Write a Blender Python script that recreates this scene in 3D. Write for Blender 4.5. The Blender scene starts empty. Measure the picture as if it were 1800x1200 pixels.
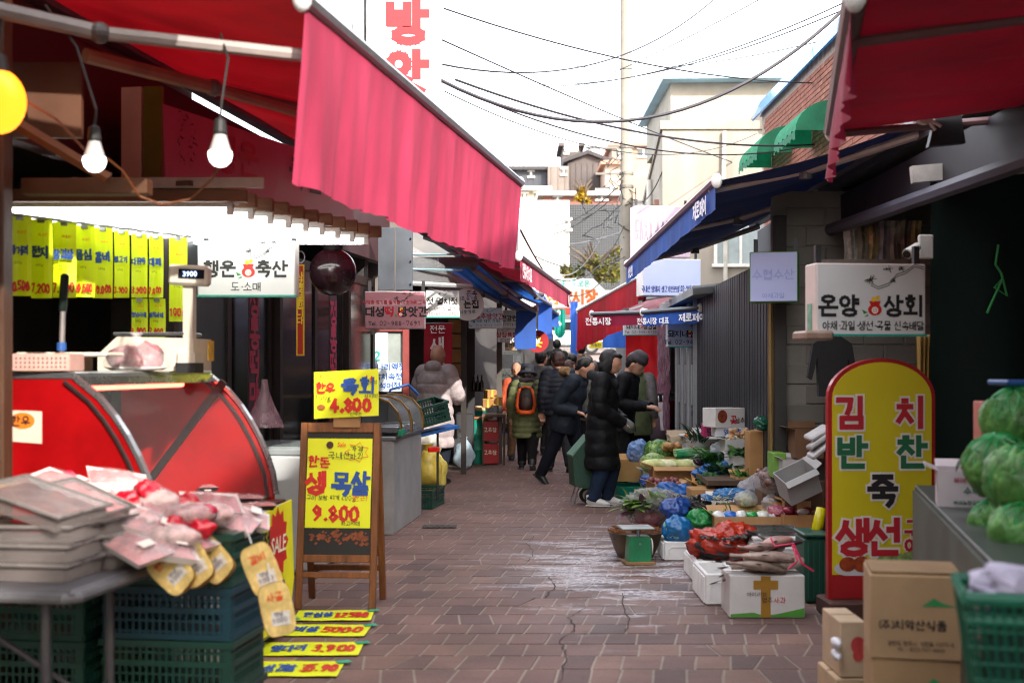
import bpy, bmesh, math, random
from mathutils import Vector, Matrix, noise, Euler
random.seed(7)
R = math.radians
SC = bpy.context.scene
COL = SC.collection

# ------------------------------------------------------------------ camera, sky, sun, exposure
F = 2250.0; CX = 900.0; HY = 645.0; CH = 1.42          # photo pixels (1800 x 1200), camera height in metres
cam = bpy.data.cameras.new('camera'); camo = bpy.data.objects.new('camera', cam); COL.objects.link(camo)
camo.location = (0, 0, CH); camo.rotation_euler = (R(90), 0, 0)
cam.sensor_width = 36; cam.lens = 36 * F / 1800; cam.shift_y = (HY - 600) / 1800
cam.clip_start = .05; cam.clip_end = 900
cam.dof.use_dof = True; cam.dof.focus_distance = 12.0; cam.dof.aperture_fstop = 2.5
SC.camera = camo
SUN_EL, SUN_AZ = 30.0, 150.0      # azimuth clockwise from +Y (towards which the sun stands)
w = bpy.data.worlds.new('World'); SC.world = w; w.use_nodes = True
nt = w.node_tree; bg = nt.nodes['Background']
sky = nt.nodes.new('ShaderNodeTexSky'); sky.sky_type = 'NISHITA'; sky.sun_disc = False
sky.sun_elevation = R(SUN_EL); sky.sun_rotation = R(SUN_AZ)
sky.air_density = 1.0; sky.dust_density = 5.0; sky.ozone_density = 1.0
veil = nt.nodes.new('ShaderNodeMix'); veil.data_type = 'RGBA'; veil.inputs[0].default_value = .8      # bright thin cloud over the whole sky
veil.inputs[7].default_value = (2.95, 2.95, 3.0, 1); nt.links.new(sky.outputs[0], veil.inputs[6]); nt.links.new(veil.outputs[2], bg.inputs[0]); bg.inputs[1].default_value = .15
sl = bpy.data.lights.new('sun', 'SUN'); so = bpy.data.objects.new('sun', sl); COL.objects.link(so)
sl.energy = 1.0; sl.angle = R(.6); sl.color = (1, .93, .84)
so.rotation_euler = (R(90 - SUN_EL), 0, R(180 - SUN_AZ)); so.location = (20, -30, 40)
SC.view_settings.view_transform = 'Standard'; SC.view_settings.look = 'None'
SC.view_settings.gamma = 1; SC.view_settings.use_curve_mapping = False
SC.view_settings.exposure = 3.0
SC.cycles.use_denoising = True; SC.cycles.denoising_prefilter = 'ACCURATE'; SC.cycles.filter_width = 1.1
SC.cycles.max_bounces = 8; SC.cycles.transparent_max_bounces = 16
SC.cycles.sample_clamp_indirect = 6

# ------------------------------------------------------------------ helpers
def P(px, py, Y): return Vector(((px - CX) / F * Y, Y, CH + (HY - py) / F * Y))
def zg(Y): return 0.0 if Y < 24 else .062 * (Y - 24)
def G(px, py):
    Y = CH * F / (py - HY); return Vector(((px - CX) / F * Y, Y, 0))
def X(px, Y): return (px - CX) / F * Y
def Z(py, Y): return CH + (HY - py) / F * Y
def lin(c):
    if isinstance(c, str):
        c = tuple(int(c[i:i + 2], 16) / 255 for i in (0, 2, 4))
        return tuple(v / 12.92 if v <= .04045 else ((v + .055) / 1.055) ** 2.4 for v in c)
    return c
MATS = {}
def M(c, rough=.6, var=.12, sc=6.0, bump=0.0, metal=0.0, alpha=1.0, trans=0.0, emit=0.0, spec=.5, bsc=None, coat=0.0, stretch=None, trl=0.0):
    """procedural material: base colour with noise wear, optional fine bump, translucency, transparency or own light"""
    key = (c, rough, var, sc, bump, metal, alpha, trans, emit, spec, bsc, coat, stretch, trl)
    if key in MATS: return MATS[key]
    m = bpy.data.materials.new('surface'); m.use_nodes = True; n = m.node_tree; L = n.links
    b = n.nodes['Principled BSDF']; rgb = lin(c)
    b.inputs['Roughness'].default_value = rough; b.inputs['Metallic'].default_value = metal
    b.inputs['Specular IOR Level'].default_value = spec
    if coat: b.inputs['Coat Weight'].default_value = coat
    tc = n.nodes.new('ShaderNodeTexCoord'); mp = n.nodes.new('ShaderNodeMapping')
    if stretch: mp.inputs['Scale'].default_value = stretch
    L.new(tc.outputs['Object'], mp.inputs[0])
    no = n.nodes.new('ShaderNodeTexNoise'); no.inputs['Scale'].default_value = sc; no.inputs['Detail'].default_value = 5
    no.inputs['Roughness'].default_value = .62
    L.new(mp.outputs[0], no.inputs['Vector'])
    mr = n.nodes.new('ShaderNodeMapRange'); mr.inputs[1].default_value = .3; mr.inputs[2].default_value = .7
    mr.inputs[3].default_value = 1 - var * 1.6; mr.inputs[4].default_value = 1 + var * .6
    L.new(no.outputs[0], mr.inputs[0])
    mx = n.nodes.new('ShaderNodeMix'); mx.data_type = 'RGBA'; mx.blend_type = 'MULTIPLY'; mx.inputs[0].default_value = 1
    mx.inputs[6].default_value = (*rgb, 1); L.new(mr.outputs[0], mx.inputs[7]); L.new(mx.outputs[2], b.inputs['Base Color'])
    rr = n.nodes.new('ShaderNodeMapRange'); rr.inputs[3].default_value = max(.03, rough - .1); rr.inputs[4].default_value = min(1, rough + .12)
    L.new(no.outputs[0], rr.inputs[0]); L.new(rr.outputs[0], b.inputs['Roughness'])
    if bump:
        n2 = n.nodes.new('ShaderNodeTexNoise'); n2.inputs['Scale'].default_value = bsc or sc * 4; n2.inputs['Detail'].default_value = 4
        L.new(mp.outputs[0], n2.inputs['Vector'])
        bp = n.nodes.new('ShaderNodeBump'); bp.inputs['Strength'].default_value = min(1, bump); bp.inputs['Distance'].default_value = .02
        L.new(n2.outputs[0], bp.inputs['Height']); L.new(bp.outputs[0], b.inputs['Normal'])
    if emit:
        b.inputs['Emission Color'].default_value = (*rgb, 1); b.inputs['Emission Strength'].default_value = emit
    if trans: b.inputs['Transmission Weight'].default_value = trans; b.inputs['IOR'].default_value = 1.1
    if alpha < 1: b.inputs['Alpha'].default_value = alpha
    if trl:
        out = n.nodes['Material Output']; t = n.nodes.new('ShaderNodeBsdfTranslucent'); ms = n.nodes.new('ShaderNodeMixShader')
        L.new(mx.outputs[2], t.inputs[0]); ms.inputs[0].default_value = trl
        L.new(b.outputs[0], ms.inputs[1]); L.new(t.outputs[0], ms.inputs[2]); L.new(ms.outputs[0], out.inputs[0])
    MATS[key] = m; return m

class MB:
    """collects geometry for one mesh"""
    def __init__(s): s.v = []; s.f = []
    def add(s, v, f, mt=None):
        o = len(s.v); s.v += [mt @ Vector(p) for p in v] if mt is not None else [Vector(p) for p in v]
        s.f += [tuple(i + o for i in q) for q in f]; return s
    def box(s, c, d, r=None, b=0.0):
        hx, hy, hz = d[0] / 2, d[1] / 2, d[2] / 2
        mt = Matrix.Translation(c)
        if r is not None: mt = mt @ (Euler(r).to_matrix().to_4x4() if not isinstance(r, Matrix) else r)
        if b <= 0:
            v = [(x, y, z) for x in (-hx, hx) for y in (-hy, hy) for z in (-hz, hz)]
            f = [(0, 1, 3, 2), (4, 6, 7, 5), (0, 4, 5, 1), (2, 3, 7, 6), (0, 2, 6, 4), (1, 5, 7, 3)]
            return s.add(v, f, mt)
        b = min(b, hx * .9, hy * .9, hz * .9); v = []; ix = {}
        for sx in (-1, 1):
            for sy in (-1, 1):
                for sz in (-1, 1):
                    for a, p in enumerate(((sx * hx, sy * (hy - b), sz * (hz - b)), (sx * (hx - b), sy * hy, sz * (hz - b)), (sx * (hx - b), sy * (hy - b), sz * hz))):
                        ix[sx, sy, sz, a] = len(v); v.append(p)
        f = []
        for q in (-1, 1):
            cy = [(-1, -1), (1, -1), (1, 1), (-1, 1)]; cy = cy if q > 0 else cy[::-1]
            f.append(tuple(ix[q, i, j, 0] for i, j in cy)); f.append(tuple(ix[j, q, i, 1] for i, j in cy)); f.append(tuple(ix[i, j, q, 2] for i, j in cy))
        for i in (-1, 1):
            for j in (-1, 1):
                e = [(ix[i, j, -1, 0], ix[i, j, 1, 0], ix[i, j, 1, 1], ix[i, j, -1, 1]), (ix[i, -1, j, 0], ix[i, 1, j, 0], ix[i, 1, j, 2], ix[i, -1, j, 2]), (ix[-1, i, j, 1], ix[1, i, j, 1], ix[1, i, j, 2], ix[-1, i, j, 2])]
                f += e
        for i in (-1, 1):
            for j in (-1, 1):
                for k in (-1, 1): f.append((ix[i, j, k, 0], ix[i, j, k, 1], ix[i, j, k, 2]))
        return s.add(v, f, mt)
    def sweep(s, pts, rad, n=10, cap=True, up=None, noise_a=0, seed=0):
        """tube along points; rad = list of r or (rx, ry)"""
        pts = [Vector(p) for p in pts]; k = len(pts)
        if not isinstance(rad, (list, tuple)): rad = [rad] * k
        o = len(s.v); ref = Vector(up) if up else None
        for i, p in enumerate(pts):
            t = (pts[min(i + 1, k - 1)] - pts[max(i - 1, 0)]); t = t.normalized() if t.length > 1e-9 else Vector((0, 0, 1))
            if ref is None: ref = Vector((1, 0, 0)) if abs(t.x) < .8 else Vector((0, 1, 0))
            a = (ref - t * ref.dot(t)); a = a.normalized() if a.length > 1e-6 else t.orthogonal().normalized()
            b_ = t.cross(a)
            if not up: ref = a
            rx, ry = rad[i] if isinstance(rad[i], (list, tuple)) else (rad[i], rad[i])
            for j in range(n):
                th = 2 * math.pi * j / n; d = a * (math.cos(th) * rx) + b_ * (math.sin(th) * ry)
                if noise_a: d *= 1 + noise_a * noise.noise((p + d) * 9 + Vector((seed, 0, 0)))
                s.v.append(p + d)
        for i in range(k - 1):
            for j in range(n):
                s.f.append((o + i * n + j, o + i * n + (j + 1) % n, o + (i + 1) * n + (j + 1) % n, o + (i + 1) * n + j))
        if cap:
            s.f.append(tuple(o + j for j in range(n))[::-1]); s.f.append(tuple(o + (k - 1) * n + j for j in range(n)))
        return s
    def cyl(s, a, b, r, r2=None, n=12): return s.sweep([a, b], [r, r if r2 is None else r2], n)
    def lathe(s, prof, n=20, c=(0, 0, 0), closed=False):
        o = len(s.v); k = len(prof); c = Vector(c)
        for r, z in prof:
            for j in range(n):
                th = 2 * math.pi * j / n; s.v.append(c + Vector((r * math.cos(th), r * math.sin(th), z)))
        for i in range(k - 1):
            for j in range(n): s.f.append((o + i * n + j, o + i * n + (j + 1) % n, o + (i + 1) * n + (j + 1) % n, o + (i + 1) * n + j))
        if prof[0][0] > 1e-4 and not closed: s.f.append(tuple(o + j for j in range(n))[::-1])
        if prof[-1][0] > 1e-4 and not closed: s.f.append(tuple(o + (k - 1) * n + j for j in range(n)))
        return s
    def ell(s, c, r, n=14, m=9, rot=None, na=0.0, ns=4.0, seed=0, flat=None, cr=0.0, cs=20.0):
        """ellipsoid with optional noise relief"""
        o = len(s.v); c = Vector(c); r = Vector(r if isinstance(r, (tuple, list, Vector)) else (r, r, r))
        mt = Euler(rot).to_matrix() if rot else None
        def pt(d):
            p = Vector((d.x * r.x, d.y * r.y, d.z * r.z))
            if na: p *= 1 + na * noise.fractal(Vector((p.x, p.y, p.z)) * ns + Vector((seed * 3.1, seed, 0)), 1.0, 2.0, 3)
            if cr:
                q = Vector((p.x, p.y, p.z)) * cs + Vector((seed, seed * 2, 0)); p *= 1 + cr * (.45 - 1.6 * abs(noise.noise(q)) - .9 * abs(noise.noise(q * 2.3)) - .5 * abs(noise.noise(q * 4.7)))
            if flat is not None and p.z < flat: p.z = flat
            return c + (mt @ p if mt else p)
        s.v.append(pt(Vector((0, 0, 1))))
        for i in range(1, m):
            ph = math.pi * i / m
            for j in range(n):
                th = 2 * math.pi * j / n; s.v.append(pt(Vector((math.sin(ph) * math.cos(th), math.sin(ph) * math.sin(th), math.cos(ph)))))
        s.v.append(pt(Vector((0, 0, -1)))); e = len(s.v) - 1
        for j in range(n):
            s.f.append((o, o + 1 + j, o + 1 + (j + 1) % n)); s.f.append((e, o + 1 + (m - 2) * n + (j + 1) % n, o + 1 + (m - 2) * n + j))
        for i in range(m - 2):
            for j in range(n):
                a = o + 1 + i * n; s.f.append((a + j, a + n + j, a + n + (j + 1) % n, a + (j + 1) % n))
        return s
    def grid(s, fn, nu, nv):
        o = len(s.v)
        for i in range(nu + 1):
            for j in range(nv + 1): s.v.append(Vector(fn(i / nu, j / nv)))
        for i in range(nu):
            for j in range(nv):
                a = o + i * (nv + 1) + j; s.f.append((a, a + nv + 1, a + nv + 2, a + 1))
        return s
    def prism(s, poly, y0, y1, axes='xz'):
        """polygon in two axes extruded along the third"""
        o = len(s.v); k = len(poly)
        for y in (y0, y1):
            for a, b in poly: s.v.append(Vector((a, y, b)) if axes == 'xz' else Vector((a, b, y)) if axes == 'xy' else Vector((y, a, b)))
        s.f.append(tuple(range(o, o + k))); s.f.append(tuple(range(o + 2 * k - 1, o + k - 1, -1)))
        for i in range(k): s.f.append((o + i, o + k + i, o + k + (i + 1) % k, o + (i + 1) % k))
        return s
    def leaf(s, c, d, up, ln, wd, curl=.3, seg=3):
        """one bent leaf blade"""
        d = d.normalized(); sd = d.cross(up); sd = sd.normalized() if sd.length > 1e-6 else d.orthogonal().normalized(); nn = sd.cross(d)
        o = len(s.v); c = Vector(c)
        for i in range(seg + 1):
            t = i / seg; wv = wd * math.sin(math.pi * (.12 + .85 * t)) * .5; p = c + d * (ln * t) - nn * (curl * ln * t * t)
            s.v += [p - sd * wv + nn * wv * .3, p + sd * wv + nn * wv * .3]
        for i in range(seg): s.f.append((o + 2 * i, o + 2 * i + 1, o + 2 * i + 3, o + 2 * i + 2))
        return s
    def mesh(s, smooth=False):
        me = bpy.data.meshes.new('mesh'); me.from_pydata([tuple(v) for v in s.v], [], s.f)
        bm = bmesh.new(); bm.from_mesh(me); bmesh.ops.recalc_face_normals(bm, faces=bm.faces); bm.to_mesh(me); bm.free()
        if smooth: me.shade_smooth()
        return me

def put(o, label=None, cat=None, group=None, kind=None):
    if label: o['label'] = label
    if cat: o['category'] = cat
    if group: o['group'] = group
    if kind: o['kind'] = kind
    return o
def obj(name, me, mat=None, parent=None):
    if isinstance(me, MB): me = me.mesh()
    o = bpy.data.objects.new(name, me); COL.objects.link(o)
    if mat is not None:
        me.materials.clear(); me.materials.append(mat)
    if parent is not None: o.parent = parent
    return o
def thing(name, label, cat, loc=(0, 0, 0), rz=0, group=None):
    o = bpy.data.objects.new(name, None); COL.objects.link(o); o.location = loc; o.rotation_euler = (0, 0, rz); o.empty_display_size = .1
    return put(o, label, cat, group)
def part(name, mb, mat, parent, smooth=False, label=None):
    o = obj(name, mb.mesh(smooth), mat, parent)
    if label: o['label'] = label
    return o
def solo(name, label, cat, mb, mat, loc=(0, 0, 0), rz=0, group=None, smooth=False, rot=None):
    o = obj(name, mb.mesh(smooth), mat); o.location = loc; o.rotation_euler = rot or (0, 0, rz)
    return put(o, label, cat, group)
def struct(name, mb, mat, smooth=False): return put(obj(name, mb.mesh(smooth), mat), kind='structure')
def dup(root, loc, rz=None, label=None, group=None, rot=None, scale=None):
    def cp(o, par):
        c = o.copy(); COL.objects.link(c)
        if par: c.parent = par
        for ch in o.children: cp(ch, c)
        return c
    r = cp(root, None); r.location = loc
    if rz is not None: r.rotation_euler = (0, 0, rz)
    if rot: r.rotation_euler = rot
    if scale: r.scale = scale
    if label: r['label'] = label
    if group: r['group'] = group
    return r
def remesh(mb, vox, smooth_it=4):
    """voxel union of closed volumes into one continuous surface"""
    me = bpy.data.meshes.new('tmp'); me.from_pydata([tuple(v) for v in mb.v], [], mb.f)
    bm = bmesh.new(); bm.from_mesh(me); bmesh.ops.recalc_face_normals(bm, faces=bm.faces); bm.to_mesh(me); bm.free()
    o = bpy.data.objects.new('tmp', me); COL.objects.link(o)
    r = o.modifiers.new('r', 'REMESH'); r.mode = 'VOXEL'; r.voxel_size = vox
    if smooth_it: sm = o.modifiers.new('s', 'SMOOTH'); sm.iterations = smooth_it; sm.factor = .5
    bpy.context.view_layer.update()
    res = bpy.data.meshes.new_from_object(o.evaluated_get(bpy.context.evaluated_depsgraph_get()))
    bpy.data.objects.remove(o); bpy.data.meshes.remove(me); res.shade_smooth(); return res

# ------------------------------------------------------------------ lettering: hangul from strokes, latin from the built-in font
def ring(n=10): return [(.5 + .5 * math.cos(2 * math.pi * i / n + .3), .5 + .5 * math.sin(2 * math.pi * i / n + .3)) for i in range(n + 1)]
_s = [(.5, 1), (.42, .55), (0, 0)], [(.46, .62), (1, 0)]
CONS = {'ㄱ': [[(0, 1), (1, 1), (.9, .4), (.75, 0)]], 'ㄴ': [[(0, 1), (0, .05), (1, .05)]], 'ㄷ': [[(1, 1), (0, 1), (0, 0), (1, 0)]],
 'ㄹ': [[(0, 1), (1, 1), (1, .52), (0, .52), (0, 0), (1, 0)]], 'ㅁ': [[(0, 1), (1, 1), (1, 0), (0, 0), (0, 1)]],
 'ㅂ': [[(0, 1), (0, 0), (1, 0), (1, 1)], [(0, .5), (1, .5)]], 'ㅅ': list(_s), 'ㅇ': [ring()],
 'ㅈ': [[(0, 1), (1, 1)], [(.52, 1), (.42, .55), (0, 0)], [(.5, .6), (1, 0)]], 'ㅊ': [[(.38, 1.12), (.62, 1.12)], [(0, .8), (1, .8)], [(.52, .8), (.42, .45), (0, 0)], [(.5, .48), (1, 0)]],
 'ㅋ': [[(0, 1), (1, 1), (.9, .4), (.75, 0)], [(0, .52), (.92, .52)]], 'ㅌ': [[(1, 1), (0, 1), (0, 0), (1, 0)], [(0, .5), (.95, .5)]],
 'ㅍ': [[(0, 1), (1, 1)], [(0, 0), (1, 0)], [(.28, 1), (.28, 0)], [(.72, 1), (.72, 0)]],
 'ㅎ': [[(.34, 1.1), (.66, 1.1)], [(0, .84), (1, .84)], [(.15 + .7 * x, .62 * y) for x, y in ring()]]}
def dbl(k): return [[(.44 * x, y) for x, y in l] for l in CONS[k]] + [[(.56 + .44 * x, y) for x, y in l] for l in CONS[k]]
for a, b in (('ㄲ', 'ㄱ'), ('ㄸ', 'ㄷ'), ('ㅃ', 'ㅂ'), ('ㅆ', 'ㅅ'), ('ㅉ', 'ㅈ')): CONS[a] = dbl(b)
CHO = 'ㄱㄲㄴㄷㄸㄹㅁㅂㅃㅅㅆㅇㅈㅉㅊㅋㅌㅍㅎ'; JUNG = 'ㅏㅐㅑㅒㅓㅔㅕㅖㅗㅘㅙㅚㅛㅜㅝㅞㅟㅠㅡㅢㅣ'
JONG = ['', 'ㄱ', 'ㄲ', 'ㄱㅅ', 'ㄴ', 'ㄴㅈ', 'ㄴㅎ', 'ㄷ', 'ㄹ', 'ㄹㄱ', 'ㄹㅁ', 'ㄹㅂ', 'ㄹㅅ', 'ㄹㅌ', 'ㄹㅍ', 'ㄹㅎ', 'ㅁ', 'ㅂ', 'ㅂㅅ', 'ㅅ', 'ㅆ', 'ㅇ', 'ㅈ', 'ㅊ', 'ㅋ', 'ㅌ', 'ㅍ', 'ㅎ']
VV = {'ㅏ': [[(.35, 1), (.35, 0)], [(.35, .52), (1, .52)]], 'ㅐ': [[(.2, .95), (.2, .05)], [(.8, 1), (.8, 0)], [(.2, .5), (.8, .5)]], 'ㅑ': [[(.35, 1), (.35, 0)], [(.35, .66), (1, .66)], [(.35, .36), (1, .36)]],
 'ㅓ': [[(.75, 1), (.75, 0)], [(.1, .52), (.75, .52)]], 'ㅔ': [[(.9, 1), (.9, 0)], [(.5, .95), (.5, .05)], [(.05, .5), (.5, .5)]], 'ㅕ': [[(.75, 1), (.75, 0)], [(.1, .66), (.75, .66)], [(.1, .36), (.75, .36)]],
 'ㅖ': [[(.9, 1), (.9, 0)], [(.5, .95), (.5, .05)], [(.05, .64), (.5, .64)], [(.05, .38), (.5, .38)]], 'ㅣ': [[(.6, 1), (.6, 0)]]}
VV['ㅒ'] = VV['ㅐ']
HV = {'ㅗ': [[(0, 0), (1, 0)], [(.5, .9), (.5, 0)]], 'ㅛ': [[(0, 0), (1, 0)], [(.33, .9), (.33, 0)], [(.67, .9), (.67, 0)]], 'ㅜ': [[(0, .8), (1, .8)], [(.5, .8), (.5, 0)]],
 'ㅠ': [[(0, .8), (1, .8)], [(.33, .8), (.33, 0)], [(.67, .8), (.67, 0)]], 'ㅡ': [[(0, .4), (1, .4)]]}
CMP = {'ㅘ': ('ㅗ', 'ㅏ'), 'ㅙ': ('ㅗ', 'ㅐ'), 'ㅚ': ('ㅗ', 'ㅣ'), 'ㅝ': ('ㅜ', 'ㅓ'), 'ㅞ': ('ㅜ', 'ㅔ'), 'ㅟ': ('ㅜ', 'ㅣ'), 'ㅢ': ('ㅡ', 'ㅣ')}
DIG = {'0': [[(.5 + .5 * math.sin(6.2832 * i / 10), .5 + .5 * math.cos(6.2832 * i / 10)) for i in range(11)]], '1': [[(.2, .8), (.55, 1), (.55, 0)]], '2': [[(0, .8), (.4, 1), (.95, .85), (.9, .55), (0, 0), (1, 0)]],
 '3': [[(0, .95), (.6, 1), (.95, .78), (.4, .54), (1, .3), (.6, 0), (0, .06)]], '4': [[(.7, 0), (.7, 1), (0, .32), (1, .32)]], '5': [[(.95, 1), (.1, 1), (.05, .55), (.6, .62), (1, .32), (.6, 0), (0, .05)]],
 '6': [[(.85, 1), (.2, .6), (.05, .25), (.5, 0), (.95, .25), (.5, .5), (.1, .35)]], '7': [[(0, .8), (0, 1), (1, 1), (.4, 0)]], '8': [[(.5, .53), (.08, .76), (.5, 1), (.92, .76), (.5, .53), (.02, .26), (.5, 0), (.98, .26), (.5, .53)]],
 '9': [[(.9, .7), (.5, .48), (.05, .72), (.5, 1), (.92, .78), (.9, .4), (.3, 0)]], '.': [[(.2, 0), (.3, .04)]], '-': [[(0, .48), (.8, .48)]], '·': [[(.35, .46), (.55, .5)]], '(': [[(.8, 1.05), (.4, .5), (.8, -.05)]], ')': [[(.2, 1.05), (.6, .5), (.2, -.05)]], '+': [[(.1, .5), (.9, .5)], [(.5, .1), (.5, .9)]], ':': [[(.3, .7), (.4, .72)], [(.3, .2), (.4, .22)]]}
def box_map(ls, x0, x1, y0, y1): return [[(x0 + (x1 - x0) * a, y0 + (y1 - y0) * b) for a, b in l] for l in ls]
def glyph(ch):
    k = ord(ch) - 0xAC00
    if not 0 <= k < 11172:
        if ch in CONS: return box_map(CONS[ch], .1, .9, .1, .9), 1.0
        if ch in DIG: return box_map(DIG[ch], .05, .52, .08, .92), .28 if ch in '.·:' else .42 if ch in '()' else .62
        return [], .4
    c, v, j = CHO[k // 588], JUNG[k % 588 // 28], JONG[k % 28]; o = []
    y0 = .40 if j else 0
    if v in VV:
        o += box_map(CONS[c], .06, .5, y0 + (.08 if j else .2), .93 if j else .82) + box_map(VV[v], .6, .98, y0, 1)
    elif v in HV:
        o += box_map(CONS[c], .2, .8, y0 + (.28 if j else .46), .97)
        o += box_map(HV[v], .03, .97, y0 + (.0 if j else .1), y0 + (.2 if j else .36))
    else:
        h, ve = CMP[v]; o += box_map(CONS[c], .1, .52, y0 + (.26 if j else .46), .95)
        o += box_map(HV[h], .0, .64, y0 + (.02 if j else .12), y0 + (.2 if j else .36)) + box_map(VV[ve], .66, 1.0, y0 - (.0 if j else 0), 1)
    for i, q in enumerate(j):
        n = len(j); o += box_map(CONS[q], .2 + .66 * i / n, .2 + .66 * (i + 1) / n - (.06 if n > 1 else 0), 0, .3)
    return o, 1.0
LAT = {}
def latin(ch):
    if ch in LAT: return LAT[ch]
    c = bpy.data.curves.new('t', 'FONT'); c.body = ch; c.resolution_u = 2; c.offset = .012; o = bpy.data.objects.new('t', c); COL.objects.link(o)
    bpy.context.view_layer.update(); me = bpy.data.meshes.new_from_object(o.evaluated_get(bpy.context.evaluated_depsgraph_get()))
    r = ([(v.co.x, v.co.y) for v in me.vertices], [tuple(p.vertices) for p in me.polygons]); xs = [p[0] for p in r[0]] or [0, .3]
    LAT[ch] = (*r, max(xs) + .06); bpy.data.objects.remove(o); bpy.data.meshes.remove(me); return LAT[ch]
_lz = [0]
def write(mb, text, x, z, h, w=.13, y=0.0, width=None, align='c', hand=0.0, vertical=False, mt=None, slant=0.0):
    """lettering laid on the plane y (facing -y): centre x, bottom z, letter height h; w = stroke weight"""
    adv = []; items = []
    for ch in text:
        if ch == ' ': items.append(None); adv.append(.42); continue
        if ord(ch) < 0x2000 and ch not in DIG:
            L = latin(ch); items.append(('l', L)); adv.append(L[2]); continue
        g, a = glyph(ch); items.append(('s', g)); adv.append(a + .1)
    tot = sum(adv) * h; sx = 1.0
    if vertical: tot = h
    if width and not vertical: sx = width / tot; tot = width
    cx = x - tot / 2 if align == 'c' else x
    cz = z
    for it, a in zip(items, adv):
        if it:
            jx, jz = (random.uniform(-1, 1) * hand * .06 * h, random.uniform(-1, 1) * hand * .08 * h) if hand else (0, 0)
            if it[0] == 'l':
                vs = [(cx + jx + px * h * 1.2 * sx + slant * pz * h, y - .0004, cz + jz + pz * h * 1.2 + .05 * h) for px, pz in it[1][0]]
                mb.add(vs, it[1][1], mt)
            else:
                for l in it[1]:
                    l = [(cx + jx + (q[0] + (random.uniform(-1, 1) * hand * .05 if hand else 0)) * h * sx + slant * q[1] * h, cz + jz + (q[1] + (random.uniform(-1, 1) * hand * .05 if hand else 0)) * h) for q in l]
                    for i in range(len(l) - 1):
                        (ax, az), (bx, bz) = l[i], l[i + 1]; dx, dz = bx - ax, bz - az; d = math.hypot(dx, dz) or 1e-6; dx /= d; dz /= d
                        hw = w * h * .5 * (random.uniform(.75, 1.25) if hand else 1); ex = hw * .8; nx, nz = -dz * hw, dx * hw
                        _lz[0] = (_lz[0] + 1) % 7; yy = y - .0002 * _lz[0]
                        mb.add([(ax - dx * ex + nx, yy, az - dz * ex + nz), (ax - dx * ex - nx, yy, az - dz * ex - nz), (bx + dx * ex - nx, yy, bz + dz * ex - nz), (bx + dx * ex + nx, yy, bz + dz * ex + nz)], [(0, 1, 2, 3)], mt)
        if vertical: cz -= h * 1.12
        else: cx += a * h * sx
    return mb
def letters(parent, col, items, y=0.0, mt=None, emit=0.0, label=None):
    """items: (text, x, z, height, weight[, kwargs]) in one colour"""
    for it in items:
        mb = MB(); write(mb, it[0], it[1], it[2], it[3], it[4] if len(it) > 4 else .13, y=y, mt=mt, **(it[5] if len(it) > 5 else {}))
        part('lettering', mb, M(col, .55, .05, emit=emit), parent)
def disc(mb, x, z, r, y, n=16, rz=None):
    rz = rz or r; o = [(x + r * math.cos(2 * math.pi * i / n), y, z + rz * math.sin(2 * math.pi * i / n)) for i in range(n)]; return mb.add(o, [tuple(range(n))])
def pouch(parent, x, z, s, y):
    """red lucky pouch emblem with gold coins, a green leaf and a white medallion"""
    m = MB(); disc(m, x, z + .4 * s, .5 * s, y, 16, .4 * s); m.add([(x - .32 * s, y - .0003, z + .7 * s), (x + .32 * s, y - .0003, z + .7 * s), (x + .42 * s, y - .0003, z + 1.0 * s), (x - .42 * s, y - .0003, z + 1.0 * s)], [(0, 1, 2, 3)]); part('emblem', m, M('d0241c', .5, .1), parent)
    m = MB(); disc(m, x - .1 * s, z + 1.12 * s, .17 * s, y - .0006); disc(m, x + .2 * s, z + 1.22 * s, .15 * s, y - .0009); part('emblem', m, M('f2c21a', .5, .1), parent)
    m = MB(); m.add([(x - .5 * s, y - .001, z + .2 * s), (x - .95 * s, y - .001, z + .42 * s), (x - .8 * s, y - .001, z + .1 * s)], [(0, 1, 2)]); m.add([(x - .5 * s, y - .001, z + .1 * s), (x - .8 * s, y - .001, z - .1 * s), (x - .5 * s, y - .001, z - .05 * s)], [(0, 1, 2)]); part('emblem', m, M('2b8a3c', .5, .1), parent)
    m = MB(); disc(m, x, z + .36 * s, .24 * s, y - .0012); part('emblem', m, M('f4ece0', .5, .05), parent)
    m = MB(); write(m, '口', x, z, .1); m.v = []; m.f = []
    for a, b, c, d in ((-.1, .48, .1, .48), (-.1, .36, .1, .36), (-.1, .25, .1, .25), (-.1, .48, -.1, .25), (.1, .48, .1, .25)):
        m.add([(x + a * s - .015 * s, y - .0016, z + b * s), (x + a * s + .015 * s, y - .0016, z + b * s + .02 * s), (x + c * s + .015 * s, y - .0016, z + d * s), (x + c * s - .015 * s, y - .0016, z + d * s - .02 * s)], [(0, 1, 2, 3)])
    part('emblem', m, M('b05038', .5, .05), parent)
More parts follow.
